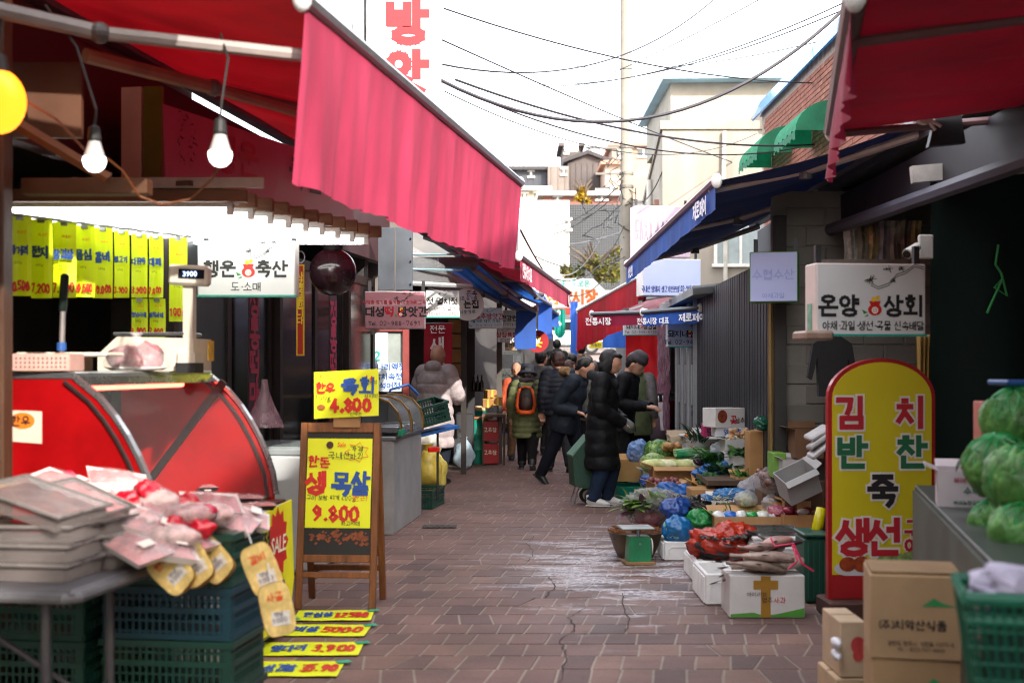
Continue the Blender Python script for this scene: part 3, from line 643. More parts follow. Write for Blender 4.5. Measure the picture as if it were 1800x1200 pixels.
# parked white car beyond the gate
Yc = 56; car = thing('parked_car', 'white car parked across the road beyond the gate', 'car', (X(985, Yc), Yc, zg(Yc)))
cw = MB().prism([(-2.1, .25), (2.1, .25), (2.15, .7), (1.9, .95), (1.1, 1.02), (.6, 1.45), (-1.0, 1.47), (-1.5, 1.02), (-2.1, .9)], -.85, .85); part('body', cw, M('dcdcda', .3, .05, coat=.5), car)
part('side_window', MB().prism([(-1.25, 1.02), (1.0, 1.02), (.55, 1.38), (-.95, 1.4)], -.87, -.84), M('16191c', .1), car)
for s in (-1.3, 1.3): wv = part('wheel', MB().cyl((s, -.9, .32), (s, -.68, .32), .32, n=18), M('18181a', .8), car); part('rim', MB().cyl((s, -.915, .32), (s, -.9, .32), .2, n=14), M('9a9a9a', .3, metal=.8), wv)
part('bumper', MB().box((0, -.87, .35), (4.1, .06, .12)), M('2a2a2c', .6), car)
for s in (-1.95, 1.95): part('headlight', MB().box((s, -.8, .78), (.22, .2, .14), b=.03), M('f0efe8', .2), car)
# ================================================================== SHOPS, AWNINGS, HANGING SIGNS
STEEL = M('8d9094', .35, .15, 5, metal=.7); ALU = M('a3a5a8', .4, .12, 4, metal=.5); DKF = M('2a2422', .55, .2, 6); WOOD = M('7a4e28', .6, .25, 3, .25, stretch=(6, 6, .8)); WHT = M('d9d8d2', .5, .08, 4)
def local(rz): return Matrix.Rotation(rz, 4, 'Z')
# ---- butcher shop (left, near); local y runs along the alley, local x=0 is the shop front
A8 = R(-8)
bs = thing('butcher_shop', 'dark open-fronted butcher shop behind the red meat showcase', 'shop', (-2.52, 4.0, 0), A8)
part('back_wall', MB().box((-2.6, 3.5, 1.9), (.15, 13, 3.8)), M('4a4643', .8, .2, 2), bs)
part('partition_wall', MB().box((-1.3, 8.4, 1.5), (2.5, .12, 3.0)), M('3b3a3a', .8, .2, 2), bs)
part('ceiling', MB().box((-1.3, 3.6, 3.02), (2.6, 12.6, .1)), M('3a3431', .8, .2, 2), bs)
part('fascia', MB().box((-.03, 3.6, 2.75), (.1, 12.6, .6)), M('3c2226', .6, .2, 3), bs)
part('upper_wall', MB().box((-1.4, .8, 4.1), (2.5, 7.0, 2.1)), M('8a7b70', .85, .15, 2), bs)
part('tile_panel', MB().box((-2.49, 2.4, 1.45), (.05, 3.2, 1.0)), M('76806a', .4, .25, 2.2), bs)
part('counter', MB().box((-2.1, 2.6, .45), (.6, 3.4, .9), b=.01), M('8d9094', .35, .15, 5, metal=.7), bs)
for y, w_, h in ((1.7, .3, .35), (2.2, .22, .5), (2.75, .34, .28), (3.3, .26, .42)): part('machine', MB().box((-2.1, y, .9 + h / 2), (.34, w_, h), b=.03), M(random.choice(('9c9c9a', '57605c', '8a8378')), .4, .2, 4), bs)
# dark sliding doors of the shop front right of the case
for i, y in enumerate((3.75, 4.75, 5.75, 6.75, 7.7)):
    d = part('sliding_door', MB().box((-.06 - .05 * (i % 2), y + .45, 1.12), (.04, .86, 2.2)), M('1c2022', .12, .15, 2, spec=.6) if i else M('30383a', .45, .12, 2), bs)
    mb = MB()
    for s in (0, .9): mb.box((-.06 - .05 * (i % 2), y + s, 1.15), (.07, .07, 2.3))
    mb.box((-.06 - .05 * (i % 2), y + .45, .12), (.07, .86, .24)).box((-.06 - .05 * (i % 2), y + .45, 2.24), (.07, .86, .08)); part('door_frame', mb, M('2e2523', .5, .2, 4, metal=.3), d)
    if i in (1, 3):
        s_ = part('banner_reflection', MB().box((0, y + .3, 1.3), (.008, .22, 1.5)), M('3f2630', .6, .2, 4), d)  # reflection in the door glass, built as a dark strip with red lettering
        mt = Matrix.Rotation(R(90), 4, 'Z'); mb = MB(); write(mb, '정통떡맛집', y + .3, 1.78, .2, .16, y=-.008, vertical=True, mt=mt); part('lettering', mb, M('b03050', .6, .1), s_)
# yellow red vertical banner hanging by the door
b = thing('vertical_banner', 'narrow yellow-edged red vertical banner hanging beside the butcher sign', 'banner', P(528, 625, 8.7))
part('cloth', MB().box((0, 0, .31), (.055, .006, .62)), M('e8c018', .7, .1), b); part('stripe', MB().box((0, -.005, .31), (.036, .004, .6)), M('b52818', .7, .1), b); letters(b, 'f0d020', [('사골국물팝니다', 0, .52, .045, .18, {'vertical': True})], y=-.008)
part('hanging_ring', MB().sweep([(.03 * math.cos(a / 10 * 6.28), 0, .67 + .04 * math.sin(a / 10 * 6.28)) for a in range(11)], .004, 6), STEEL, b)
# pink box sign on the fascia (butcher name, foreshortened)
sg = thing('fascia_sign', 'dusky pink box sign over the butcher shop, running along the alley', 'sign', (X(299, 6.6), 6.6, Z(330, 6.6)), R(-9))
part('box', MB().box((-.14, 1.75, .27), (.22, 3.5, .54), (R(3.6), 0, 0)), M('b0607a', .4, .12, 3), sg)
mt = Matrix.Translation((-.026, 0, 0)) @ Matrix.Rotation(R(90), 4, 'Z') @ Matrix.Rotation(R(-3.6), 4, 'Y')
mb = MB(); write(mb, '행운', 1.05, .16, .2, .16, y=-.0, mt=mt, width=.75); part('lettering', mb, M('b01f3c', .5, .1), sg)
mb = MB(); write(mb, '축산', 2.35, .16, .2, .16, y=-.0, mt=mt, width=.75); part('lettering', mb, M('3a1c26', .5, .1), sg)
mb = MB()
for i in range(40): a = random.uniform(0, 6.28); c0 = (.28 + random.uniform(-.12, .12), .12 + random.random() * .36); mb.add([(c0[0], -.001 - .0002 * (i % 5), c0[1]), (c0[0] + .05 * math.cos(a), -.001 - .0002 * (i % 5), c0[1] + .03 * math.sin(a)), (c0[0] + .01, -.001 - .0002 * (i % 5), c0[1] + .012)], [(0, 1, 2)], mt)
part('branch_drawing', mb, M('5a2438', .6), sg)
part('end_cap', MB().box((-.085, -.012, .25), (.1, .03, .54)), M('6b6a14', .5, .12), sg, label='olive green end strip'); part('end_cap', MB().box((-.2, -.012, .25), (.11, .03, .54)), M('d3b7a0', .5, .1), sg, label='cream end strip')
# fluorescent tubes under a row of wooden rafter ends
ROW = (Vector((X(410, 6.43), 6.43, Z(372, 6.43))), Vector((X(662, 8.16), 8.16, Z(428, 8.16))))
TUBE = M((1.0, 1.0, .98), .4, 0, emit=1.3)
cnp = thing('eave_canopy', 'wooden eave board with stepped rafter ends above the butcher lights', 'canopy', ROW[0])
dv = ROW[1] - ROW[0]; ang = math.atan2(dv.y, dv.x)
for i in range(11):
    c = dv * (i / 10); part('rafter', MB().box((c.x - .62, c.y, c.z + .075), (1.3, .055, .07), b=.004), M('7c5a3e', .7, .25, 4, .2, stretch=(.6, 6, 6)), cnp)
part('eave_board', MB().box((dv.x / 2 - .66, dv.y / 2, .125 + dv.z / 2), (dv.length * .99, 1.0, .025), (0, -math.atan2(dv.z, dv.length), ang)), M('54402f', .7, .25, 4), cnp)
part('front_beam', MB().box((-.56, -.06, .07), (1.28, .05, .06)), M('6b4326', .65, .2, 4), cnp)
o = part('metal_strip', MB().box((-.3, -.1, .13), (.95, .03, .05)), M('a09488', .5, .2, 4), cnp)
for i in range(9):
    c = ROW[0] + dv * (i / 8.6)
    t = thing('fluorescent_tube', ('nearest lit white fluorescent tube in the butcher shop row' if i == 0 else 'farthest lit white fluorescent tube at the right end of the row' if i == 8 else 'lit white fluorescent tube, %s counted from the nearest in the row' % ('first', 'second', 'third', 'fourth', 'fifth', 'sixth', 'seventh', 'eighth', 'ninth')[i]), 'lamp', c, 0, 'fluorescent tubes of the butcher shop')
    part('tube', MB().cyl((-1.17, 0, 0), (-.03, 0, 0), .016, n=10), TUBE, t)
    part('fixture', MB().box((-.6, 0, .035), (1.2, .045, .03)).box((-.015, 0, .008), (.03, .036, .05)).box((-1.185, 0, .008), (.03, .036, .05)), WHT, t)
# hanging price sheets
sheets = [(35, '국거리', '10.500'), (73, '전지', '7.200'), (113, '삼겹살', '7.800'), (149, '등심', '10.500'), (181, '갈비', '10.000'), (214, '불고기', '3.900'), (245, '다짐육', '3.900'), (274, '대패', '7.800'), (313, '생고기', '1000')]
YEL = M('d8ee12', .45, .08, 3, trl=.25)
def sheet(i, px, name, price, top, w_, h, Y, lab, loc=None):
    t = thing('price_sheet', lab, 'price sheet', loc or (X(px, Y), Y, Z(top, Y) - h), R(-4 if i % 2 else 3) + R(6))
    part('sheet', MB().grid(lambda u, v: ((u - .5) * w_, .012 * math.sin(v * 3.1) + .006 * math.sin(u * 5 + i), v * h), 5, 8), YEL, t)
    letters(t, '17448f', [(name, 0, h * .52, w_ * .5 * (3 / max(3, len(name) + 1)), .22, {'hand': 1, 'width': w_ * .84})], y=-.016); letters(t, 'c92416', [(price, 0, h * .06, w_ * .46, .17, {'hand': 1, 'width': w_ * .92})], y=-.016)
    letters(t, 'e0561c', [('국내산', w_ * .1, h * .78, w_ * .13, .12, {'hand': 1})], y=-.016); letters(t, '4a5a28', [('600g', -w_ * .05, h * .4, w_ * .12, .12, {'hand': 1})], y=-.016)
    part('clip', MB().box((0, -.005, h - .004), (.03, .02, .03)), STEEL, t); return t
for i, (px, nm, pr) in enumerate(sheets):
    Y = 5.95 + i * .185; top = (380, 385, 390, 396, 400, 405, 411, 414, 417)[i]; bot = (520, 524, 523, 522, 524, 523, 523, 523, 565)[i]
    w_ = (40, 38, 40, 34, 33, 27, 28, 26, 32)[i] / F * Y * .98
    sheet(i, px, nm, pr, top, w_, (bot - top) / F * Y, Y, 'yellow hanging price sheet priced %s, %s from the left' % (pr, ('first', 'second', 'third', 'fourth', 'fifth', 'sixth', 'seventh', 'eighth', 'ninth')[i]))
for i, (px, nm) in enumerate(((245, '양념사태'), (276, '삼목사태'))):
    Y = 7.1 + i * .18; sheet(i + 20, px, nm, '3.900', 525, 28 / F * Y, 68 / F * Y, Y, '%s of two lower yellow price sheets hung below the others' % ('left', 'right')[i])
rl = thing('sheet_rail', 'thin metal rail from which the yellow price sheets hang', 'rail', (X(15, 5.85), 5.85, Z(376, 5.85)))
e = P(335, 416, 7.5) - Vector(rl.location); part('rail', MB().cyl((0, 0, 0), e, .008, n=8), STEEL, rl)
# wooden post at left picture edge
solo('wood_post', 'orange-lit wooden post at the left edge of the picture', 'post', MB().box((0, 0, 1.45), (.06, .1, 2.9), b=.006), M('4a2e1a', .6, .25, 4, .2, stretch=(6, 6, .6)), (X(1, 5.0), 5.0, 0))
fr = thing('wood_bracing', 'timber brace and beam beside the orange lamp', 'beam', P(18, 330, 5.1))
part('brace', MB().cyl((0, 0, .27), (.36, .1, .05), .028, n=6), M('7a4c28', .6, .2, 4), fr); part('beam', MB().box((.24, .2, .03), (.52, .09, .065), b=.004), M('5a3820', .6, .2, 4), fr); part('panel', MB().box((.02, .35, .42), (.3, .03, .32)), M('5c3a26', .6, .2, 4), fr)
# ---- lamps
def bulb(label, px, py, Y, r, top):
    c = P(px, py, Y); t = thing('light_bulb', label, 'lamp', c, group='bare bulbs under the pink awning')
    part('globe', MB().lathe([(0, -r), (r * .5, -r * .87), (r * .86, -r * .5), (r, 0), (r * .95, r * .3)], 18), M((1, 1, .97), .3, 0, emit=.9), t, True)
    part('collar', MB().lathe([(r * .95, r * .3), (r * .78, r * .75), (r * .55, r * 1.5), (r * .5, r * 1.75)], 16, closed=True), M('b9b6b4', .45, .1), t, True)
    part('socket', MB().lathe([(r * .56, r * 1.7), (r * .6, r * 1.9), (r * .5, r * 2.9), (r * .2, r * 3.1)], 12), M('1b1b1b', .6, .1), t)
    e = P(*top) - c; part('cord', MB().sweep([(0, 0, r * 3), (.004, .01, r * 4.5), Vector((0, 0, r * 4.5)).lerp(e, .5) + Vector((.03, 0, .03)), e], .005, 6), M('1a1512', .6), t)
bulb('left lit white globe bulb hanging on a cord under the awning', 166, 283, 4.6, .041, (80, 10, 5.0))
bulb('right lit white globe bulb hanging by the pink sign', 387, 273, 4.8, .045, (388, 60, 5.1))
t = thing('orange_lamp', 'glowing orange-yellow globe lamp at the left picture edge', 'lamp', P(-4, 178, 4.7))
part('globe', MB().ell((0, 0, 0), (.1, .1, .12), 20, 14), M((1, .24, .01), .4, 0, emit=.45), t, True); part('cap', MB().cyl((0, 0, .1), (0, 0, .17), .05, .03), M('2a1a10', .6), t); part('cord', MB().sweep([(0, 0, .17), (.0, .1, .6)], .006, 6), M('1a1512', .6), t)
wr = thing('lamp_wire', 'drooping brown wire looped between the orange lamp and the bulbs', 'wire', P(45, 178, 4.8)); q = [P(45, 178, 4.8), P(100, 210, 4.75), P(150, 265, 4.7), P(190, 280, 4.8), P(215, 300, 4.9), P(245, 345, 5.0), P(285, 360, 5.0), P(335, 350, 5.0), P(372, 315, 4.95), P(385, 292, 4.85)]
part('wire', MB().sweep([p - q[0] for p in q], .005, 6), M('6b3a18', .6), wr)
# dark unlit globe lamp
t = thing('globe_lamp', 'large unlit dark smoky globe lamp hanging at the shop corner', 'lamp', P(585, 478, 8.4)); part('globe', MB().ell((0, 0, 0), .155, 28, 20), M('2e1a20', .12, .12, 3, alpha=.93, spec=.6), t, True); part('cap', MB().lathe([(.06, .14), (.07, .17), (.03, .2)], 16), M('221d1d', .5), t); part('core', MB().cyl((0, 0, -.06), (0, 0, .12), .03), M('6a4a40', .5), t)
# ---- awning builder
def awning(name, label, F0, F1, B0, B1, drop, fab, val, words=None, wcol='e8e8ec', bar='8b8d92', n=60, arms=((.12, .3), (.88, .7)), ripple=.012, wavy=.02, cap='d8d8d6', armcol='8f8f92', rag=0.0, lift=0.0):
    F0, F1, B0, B1 = (Vector(q) for q in (F0, F1, B0, B1)); o_ = F0.copy(); o_.z = min(F0.z, F1.z)
    t = thing(name, label, 'awning', o_); L = lambda p: p - o_; d = (F1 - F0); out = Vector((F0.x - B0.x, F0.y - B0.y, 0)).normalized()
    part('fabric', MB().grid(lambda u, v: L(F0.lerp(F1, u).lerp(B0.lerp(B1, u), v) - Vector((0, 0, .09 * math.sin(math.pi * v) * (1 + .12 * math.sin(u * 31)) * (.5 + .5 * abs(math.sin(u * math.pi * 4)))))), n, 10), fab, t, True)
    rnd = random.Random(len(label)); ph = rnd.uniform(0, 6)
    def vf(u, v):
        rr = ripple * (v ** .8) * (math.sin(u * d.length * 13 + ph) + .6 * math.sin(u * d.length * 29 + ph * 2) + .5 * noise.noise(Vector((u * d.length * 4, v * 2, ph))))
        dd = drop * (1 + wavy * math.sin(u * d.length * 6 + ph) + rag * noise.noise(Vector((u * d.length * 7, 0, ph))))
        return L(F0.lerp(F1, u) + out * (.012 + rr + lift * v) - Vector((0, 0, .03 + dd * v)))
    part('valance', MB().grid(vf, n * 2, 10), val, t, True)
    part('front_bar', MB().sweep([L(F0), L(F1)], [(.03, .045)] * 2, 8, up=(0, 0, 1)), M(bar, .4, .15, 5, metal=.4), t)
    for q in (F0, F1): part('end_cap', MB().ell(L(q), (.04, .035, .055), 10, 8), M(cap, .4, .1), t, True)
    part('cassette', MB().sweep([L(B0), L(B1)], [(.06, .06)] * 2, 8), M('6f6f74', .5, .15, metal=.3), t)
    for a, e in arms:
        p0 = B0.lerp(B1, a) - Vector((0, 0, .07)); p2 = F0.lerp(F1, a) - Vector((0, 0, .03)); p1 = p0.lerp(p2, .5) + d.normalized() * (e - .5) * .9 - Vector((0, 0, .03))
        ar = part('arm', MB().sweep([L(p0), L(p1)], [(.028, .04)] * 2, 8, up=(0, 0, 1)), M(armcol, .45, .15, 5), t); part('forearm', MB().sweep([L(p1), L(p2)], [(.022, .034)] * 2, 8, up=(0, 0, 1)), M(armcol, .45, .15, 5), ar); part('elbow', MB().cyl(L(p1) - Vector((0, 0, .05)), L(p1) + Vector((0, 0, .05)), .045, n=12), M('5e5e60', .5, .15), ar)
    if words:
        mb = MB(); k = d.length; rz = math.atan2(d.y, d.x); side = Vector((d.x, d.y, 0)).normalized(); nrm = out
        flip = side.cross(Vector((0, 0, 1))).dot(nrm) < 0   # reading direction left to right seen from outside
        for frac, txt, h in words:
            base = F0.lerp(F1, frac) - Vector((0, 0, .03 + drop * .85)) + nrm * (.03 + ripple * 1.7 + lift)
            ex = side if not flip else -side; mt = Matrix(((ex.x, -nrm.x, 0, L(base).x), (ex.y, -nrm.y, 0, L(base).y), (0, 0, 1, L(base).z), (0, 0, 0, 1))); write(mb, txt, 0, 0, h, .17, mt=mt)
        part('lettering', mb, M(wcol, .6, .08), t)
    return t
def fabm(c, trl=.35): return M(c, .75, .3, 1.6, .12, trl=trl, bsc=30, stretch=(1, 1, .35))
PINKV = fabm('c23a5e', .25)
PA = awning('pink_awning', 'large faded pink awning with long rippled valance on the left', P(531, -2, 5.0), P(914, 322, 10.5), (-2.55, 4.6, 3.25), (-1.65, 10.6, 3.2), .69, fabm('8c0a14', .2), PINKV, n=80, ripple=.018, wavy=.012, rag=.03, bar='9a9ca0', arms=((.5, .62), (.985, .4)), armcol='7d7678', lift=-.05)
def bar_(pts, r, c, par):
    q = [P(*a) - par.location for a in pts]; a_ = part('arm', MB().sweep(q[:2], [(r, r * .7)] * 2, 8, up=(0, 0, 1)), M(c, .5, .2, 5), par); part('forearm', MB().sweep(q[1:], [(r * .85, r * .6)] * 2, 8, up=(0, 0, 1)), M(c, .5, .2, 5), a_); part('elbow', MB().ell(q[1], (r * 1.3,) * 3, 12, 8), M('5a5452', .5, .2), a_)
bar_([(-30, 12, 4.7), (175, 58, 4.9), (535, 98, 5.15)], .032, '8a807c', PA); bar_([(150, 98, 5.3), (375, 155, 6.0), (548, 205, 6.9)], .032, '8a6a50', PA)  # brown of the second arm stands for orange lamp light on it
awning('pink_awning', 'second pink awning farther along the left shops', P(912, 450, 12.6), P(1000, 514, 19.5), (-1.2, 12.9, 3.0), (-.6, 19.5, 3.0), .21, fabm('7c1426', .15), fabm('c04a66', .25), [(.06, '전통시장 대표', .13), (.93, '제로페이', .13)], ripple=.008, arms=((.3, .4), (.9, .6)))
BLU = fabm('3a78d0', .6); BLV = fabm('2c5cb4', .25)
def awn2(label, px0, py0, Y0, px1, py1, Y1, back, bz, drop, fab, val, **k):
    F0, F1 = P(px0, py0, Y0), P(px1, py1, Y1); return awning(k.pop('name', 'blue_awning'), label, F0, F1, (F0.x + back[0], F0.y + back[1], F0.z + bz), (F1.x + back[0], F1.y + back[1], F1.z + bz), drop, fab, val, **k)
# left blue awnings: front bars run across our view with long hanging valances facing us
def blue_left(label, fpx0, fpx1, fpy, Y, bpx0, bpx1, bpy0, Yb, drop, val, name='blue_awning', fab=None):
    awning(name, label, P(fpx0, fpy, Y), P(fpx1, fpy + 2, Y + .1), P(bpx0, bpy0, Yb), P(bpx1, bpy0, Yb + .1), drop, fab or BLU, val, [(.25, '제로페이', .075), (.78, '상인회', .06)], n=20, ripple=.012, arms=((.1, .5), (.9, .5)))
blue_left('nearest blue awning on the left with a long drooping valance', 904, 942, 541, 16.5, 770, 838, 462, 14.6, .49, BLV)
blue_left('second blue awning on the left, behind the nearest one', 946, 970, 531, 21.0, 868, 920, 488, 18.5, .56, BLV)
blue_left('third small blue awning on the left near the teal cloth', 967, 982, 548, 25, 930, 955, 515, 23, .25, BLV)
solo('teal_cloth', 'teal green cloth hanging under the far left awnings', 'cloth', MB().grid(lambda u, v: ((u - .5) * .22, .03 * math.sin(u * 14), -v * (.48 + .1 * math.sin(u * 3.1))), 16, 8), fabm('149a86', .4), P(984, 543, 25.5), smooth=True)
# right awnings
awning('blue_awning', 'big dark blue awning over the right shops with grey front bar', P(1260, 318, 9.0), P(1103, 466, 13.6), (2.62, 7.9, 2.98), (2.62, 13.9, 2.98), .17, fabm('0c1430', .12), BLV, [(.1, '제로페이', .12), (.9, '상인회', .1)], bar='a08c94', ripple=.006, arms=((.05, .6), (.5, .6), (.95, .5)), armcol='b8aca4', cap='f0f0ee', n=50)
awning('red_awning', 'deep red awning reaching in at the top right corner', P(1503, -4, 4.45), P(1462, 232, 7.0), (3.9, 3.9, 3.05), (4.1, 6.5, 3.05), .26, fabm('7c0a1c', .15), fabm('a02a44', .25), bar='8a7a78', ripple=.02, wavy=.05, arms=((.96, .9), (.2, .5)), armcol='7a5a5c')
awning('blue_awning', 'small blue awning over the grilled pork shop front', P(1130, 549, 15.6), P(1231, 541, 15.0), P(1200, 528, 17.5), P(1316, 514, 16.4), .14, BLU, BLV, [(.2, '전통시장 대표', .07), (.88, '제로페이', .09)], bar='55585e', ripple=.004, arms=((.93, .5),), cap='f0f0ee', n=30)
awning('pink_awning', 'faded pink awning beside the small blue awning on the right', P(1040, 552, 17.8), P(1136, 549, 17.4), P(1140, 527, 19.5), P(1205, 515, 19), .14, fabm('c88890', .6), fabm('9c1c44', .3), [(.15, '전통시장', .09)], bar='55585e', ripple=.004, arms=((.1, .5),), n=30)
awning('red_awning', 'red awning with long dark red side drop beyond the pork shop', P(1016, 546, 24), P(1122, 488, 21.5), (2.9, 24.5, 2.85), (3.1, 22, 3.0), .72, fabm('7d0a18', .35), fabm('c01428', .5), bar='cfcfcf', ripple=.02, arms=((.1, .7),), armcol='e0dcd6', cap='f4f4f4', n=30)
awn = solo('blue_banner', 'small blue banner hanging behind the red awning', 'banner', MB().grid(lambda u, v: ((u - .5) * .55, .02 * math.sin(u * 12), -v * .52), 12, 6), BLV, P(1082, 568, 27), smooth=True)
solo('blue_banner', 'narrow blue banner hanging just left of the red awning', 'banner', MB().grid(lambda u, v: ((u - .5) * .16, .02 * math.sin(u * 12), -v * (1.1 + .3 * u)), 8, 6), BLV, P(1009, 530, 28), smooth=True)
t = thing('yellow_sign', 'small yellow sign hanging over the far crowd', 'sign', P(1048, 612, 30)); part('panel', MB().box((0, 0, .08), (.32, .03, .16)), M('e0cc20', .5, .08), t); letters(t, '2c2c20', [('지짐전', 0, .04, .07, .16)], y=-.02)
t = thing('round_sign', 'round red sign with a yellow letter on the left, far along', 'sign', P(945, 600, 19.5)); part('disc', MB().cyl((0, .03, 0), (0, -.03, 0), .17, n=24), M('a01820', .5, .1), t); letters(t, 'f0d020', [('옷', .0, -.08, .15, .16)], y=-.034)
# ---- light box signs of the market
def boxsign(name, label, x0, x1, y0, y1, Y, words, face='dcdedd', depth=.12, rz=0, pch=None, pn=None, side='c9c7c2', bot='1f9f8c', rzl=None):
    W = (x1 - x0) / F * Y; H = (y1 - y0) / F * Y; t = thing(name, label, 'sign', (X((x0 + x1) / 2, Y), Y, Z(y1, Y)), rz)
    part('box', MB().box((0, depth / 2, H / 2), (W, depth, H), b=.006), M(side, .5, .08), t); part('face', MB().box((0, -.004, H / 2), (W - .016, .006, H - .016)), M(face, .35, .05, 2, coat=.2), t)
    if bot: part('edge_strip', MB().box((0, -.001, .003), (W + .004, .016, .012)), M(bot, .5), t)
    cols = {}
    for (txt, fx, fz, hh, wt, col, *k) in words: cols.setdefault(col, []).append((txt, fx * W, fz * H, hh * H, wt, k[0] if k else {}))
    for c, it in cols.items(): letters(t, c, it, y=-.0085)
    if pch: pouch(t, pch[0] * W, pch[1] * H, pch[2] * H, -.0085)
    if pn: pine(t, pn[0] * W, pn[1] * H, pn[2] * W, -.0085)
    part('bracket', MB().box((W / 2 - .02, depth / 2, H + .05), (.03, .03, .1)).box((-W / 2 + .04, depth / 2, H + .05), (.03, .03, .1)), M('3a3a3c', .5, metal=.5), t); return t
K = '1c1a1c'
boxsign('hanging_sign', 'white butcher light box sign with red pouch above the dark doorway', 347, 520, 423, 521, 7.7, [('행운', -.265, .36, .27, .17, K), ('축산', .265, .36, .27, .17, K), ('도·소매', 0, .1, .15, .11, K)], pch=(.02, .34, .24), pn=(.22, .86, .5))
boxsign('hanging_sign', 'rice cake mill sign with phone number, dusky pink shade put into its colour', 641, 747, 512, 578, 11.8, [('대성', -.32, .34, .24, .18, K), ('떡', -.08, .34, .24, .18, 'b01828'), ('방앗간', .31, .34, .24, .18, K), ('떡맞춤·참기름·들기름·미숫가루·고추', 0, .66, .1, .14, 'a01828', {'width': .58}), ('Tel. 02-988-7691', 0, .08, .14, .1, K)], face='a8747c', pch=(.1, .32, .18), pn=(.2, .86, .45), bot=None, side='b09aa0')  # pink shade under the awning is put into the face and side colours
boxsign('hanging_sign', 'white salted seafood shop sign next to the dusky pink mill sign', 748, 808, 510, 558, 13.4, [('젓·멸치젓', .0, .48, .24, .15, K), ('새우내린 젓갈 전문', .0, .26, .12, .1, '5a3a3a', {'width': .42}), ('010-6415-0403', .0, .07, .13, .1, 'a02838')], pn=(.1, .9, .5))
t = thing('round_sign', 'round white sign with black lettering behind the seafood sign', 'sign', P(822, 535, 15.0)); part('disc', MB().cyl((0, .05, 0), (0, -.02, 0), .19, n=32), M('d8d8d4', .4, .06), t); letters(t, K, [('는집', .05, -.04, .085, .18)], y=-.024); letters(t, '26306a', [('존속', .05, .1, .06, .16), ('기름·들기름', 0, .05, .04, .12), ('미숫가루', 0, -.11, .045, .12)], y=-.024)
boxsign('hanging_sign', 'pale blue pepper mill sign with phone number', 824, 883, 541, 577, 15.8, [('민속', -.33, .46, .26, .15, 'a01828'), ('고추방앗간', .12, .46, .26, .15, 'a01828'), ('(쌀가루 제거 기계)', 0, .28, .15, .12, K), ('Tel : 010-9113-0405', 0, .07, .14, .1, 'a02030')], face='a9bdc8', pn=(.2, .9, .4), bot=None)
boxsign('hanging_sign', 'small grey health food sign beside the pepper mill sign', 884, 907, 545, 577, 16.4, [('건강원', 0, .42, .28, .17, K), ('1-5787', .0, .1, .17, .1, K)], face='8f9496', bot=None)
boxsign('hanging_sign', 'white meat shop sign with red lettering below the grey sign', 874, 909, 577, 601, 17.2, [('성정육점', 0, .35, .36, .17, 'b01828'), ('(한우전문)', 0, .06, .2, .12, K)], face='d2d2cc', pn=(0, .9, .6), bot=None)
boxsign('hanging_sign', 'small tan dumpling shop sign under the meat shop sign', 888, 908, 601, 616, 17.6, [('황만두', 0, .4, .42, .16, '4a3018'), ('Tel. 02-9', 0, .08, .22, .1, '4a3018')], face='c8a468', bot=None)
boxsign('hanging_sign', 'white grocery sign with red pouch above the yellow arched board', 1430, 1632, 463, 590, 6.75, [('온양', -.29, .28, .27, .17, K), ('상회', .3, .28, .27, .17, K), ('야채·과일·생선·곡물 신속배달', .02, .08, .12, .12, K, {'width': .56})], pch=(.03, .28, .2), pn=(.2, .82, .55), side='d0c0b8', depth=.16)
for o in [q for q in SC.objects if q.get('label', '').startswith('white grocery sign')]:
    o.rotation_euler.z = R(7); part('tape', MB().box((-.3, .05, .0), (.16, .2, .05), b=.012), M('9c8474', .5, .3, 8), o); l2 = part('side_print', MB().box((-.307, .08, .1), (.004, .06, .14)), M('7aa890', .5, .3, 20), o)
t = boxsign('hanging_sign', 'white pork restaurant sign, nearer of two alike, by the glass doors', 1173, 1247, 565, 610, 15.9, [('돼지네', -.24, .4, .25, .16, K), ('삼겹살', .28, .4, .25, .16, K), ('Tel. 02-945-5120', .03, .1, .2, .1, K)], face='b8bcbe', pch=(.03, .38, .2), pn=(.25, .88, .45), rz=R(5))
boxsign('hanging_sign', 'white pork restaurant sign, farther of two alike, above the red tarp', 1097, 1156, 563, 589, 19.6, [('돼지네', -.24, .42, .28, .16, K), ('삼겹살', .28, .42, .28, .16, K), ('Tel. 02-945-5120', .0, .1, .22, .1, K)], face='c4c8ca', pch=(.03, .4, .2), pn=(.25, .9, .45), rz=R(5))
boxsign('hanging_sign', 'faded lilac blue box sign under the dark blue awning', 1318, 1402, 442, 531, 9.6, [('수협수산', 0, .45, .19, .14, '8f9ad0'), ('야채과일', 0, .08, .1, .1, '7c8cc4')], face='a4aeda', rz=R(-16), side='4f8a3c', depth=.14, bot=None)
t = boxsign('billboard', 'pale blue billboard on the right roof with phone number', 1128, 1234, 455, 520, 16.4, [('국내산 암퇘지 생고기전문점', -.2, .1, .16, .12, '3a4a90', {'width': .5}), ('T.02-945-5120', .3, .12, .17, .12, '3a4a90', {'width': .3})], face='b9c6e6', depth=.3, bot=None, side='d8d8d4', rz=R(10))
t = boxsign('billboard', 'upper lilac ribbed billboard with flowing dark lettering on the right roof', 1117, 1216, 362, 452, 17.6, [('돼지네', -.3, .3, .4, .07, '8a7a88', {'hand': 1, 'width': .35}), ('삼겹살', .22, .25, .45, .08, '6a5a68', {'hand': 1, 'width': .4})], face='c8b6cc', depth=.3, bot=None, side='d8d0d8', rz=R(12))
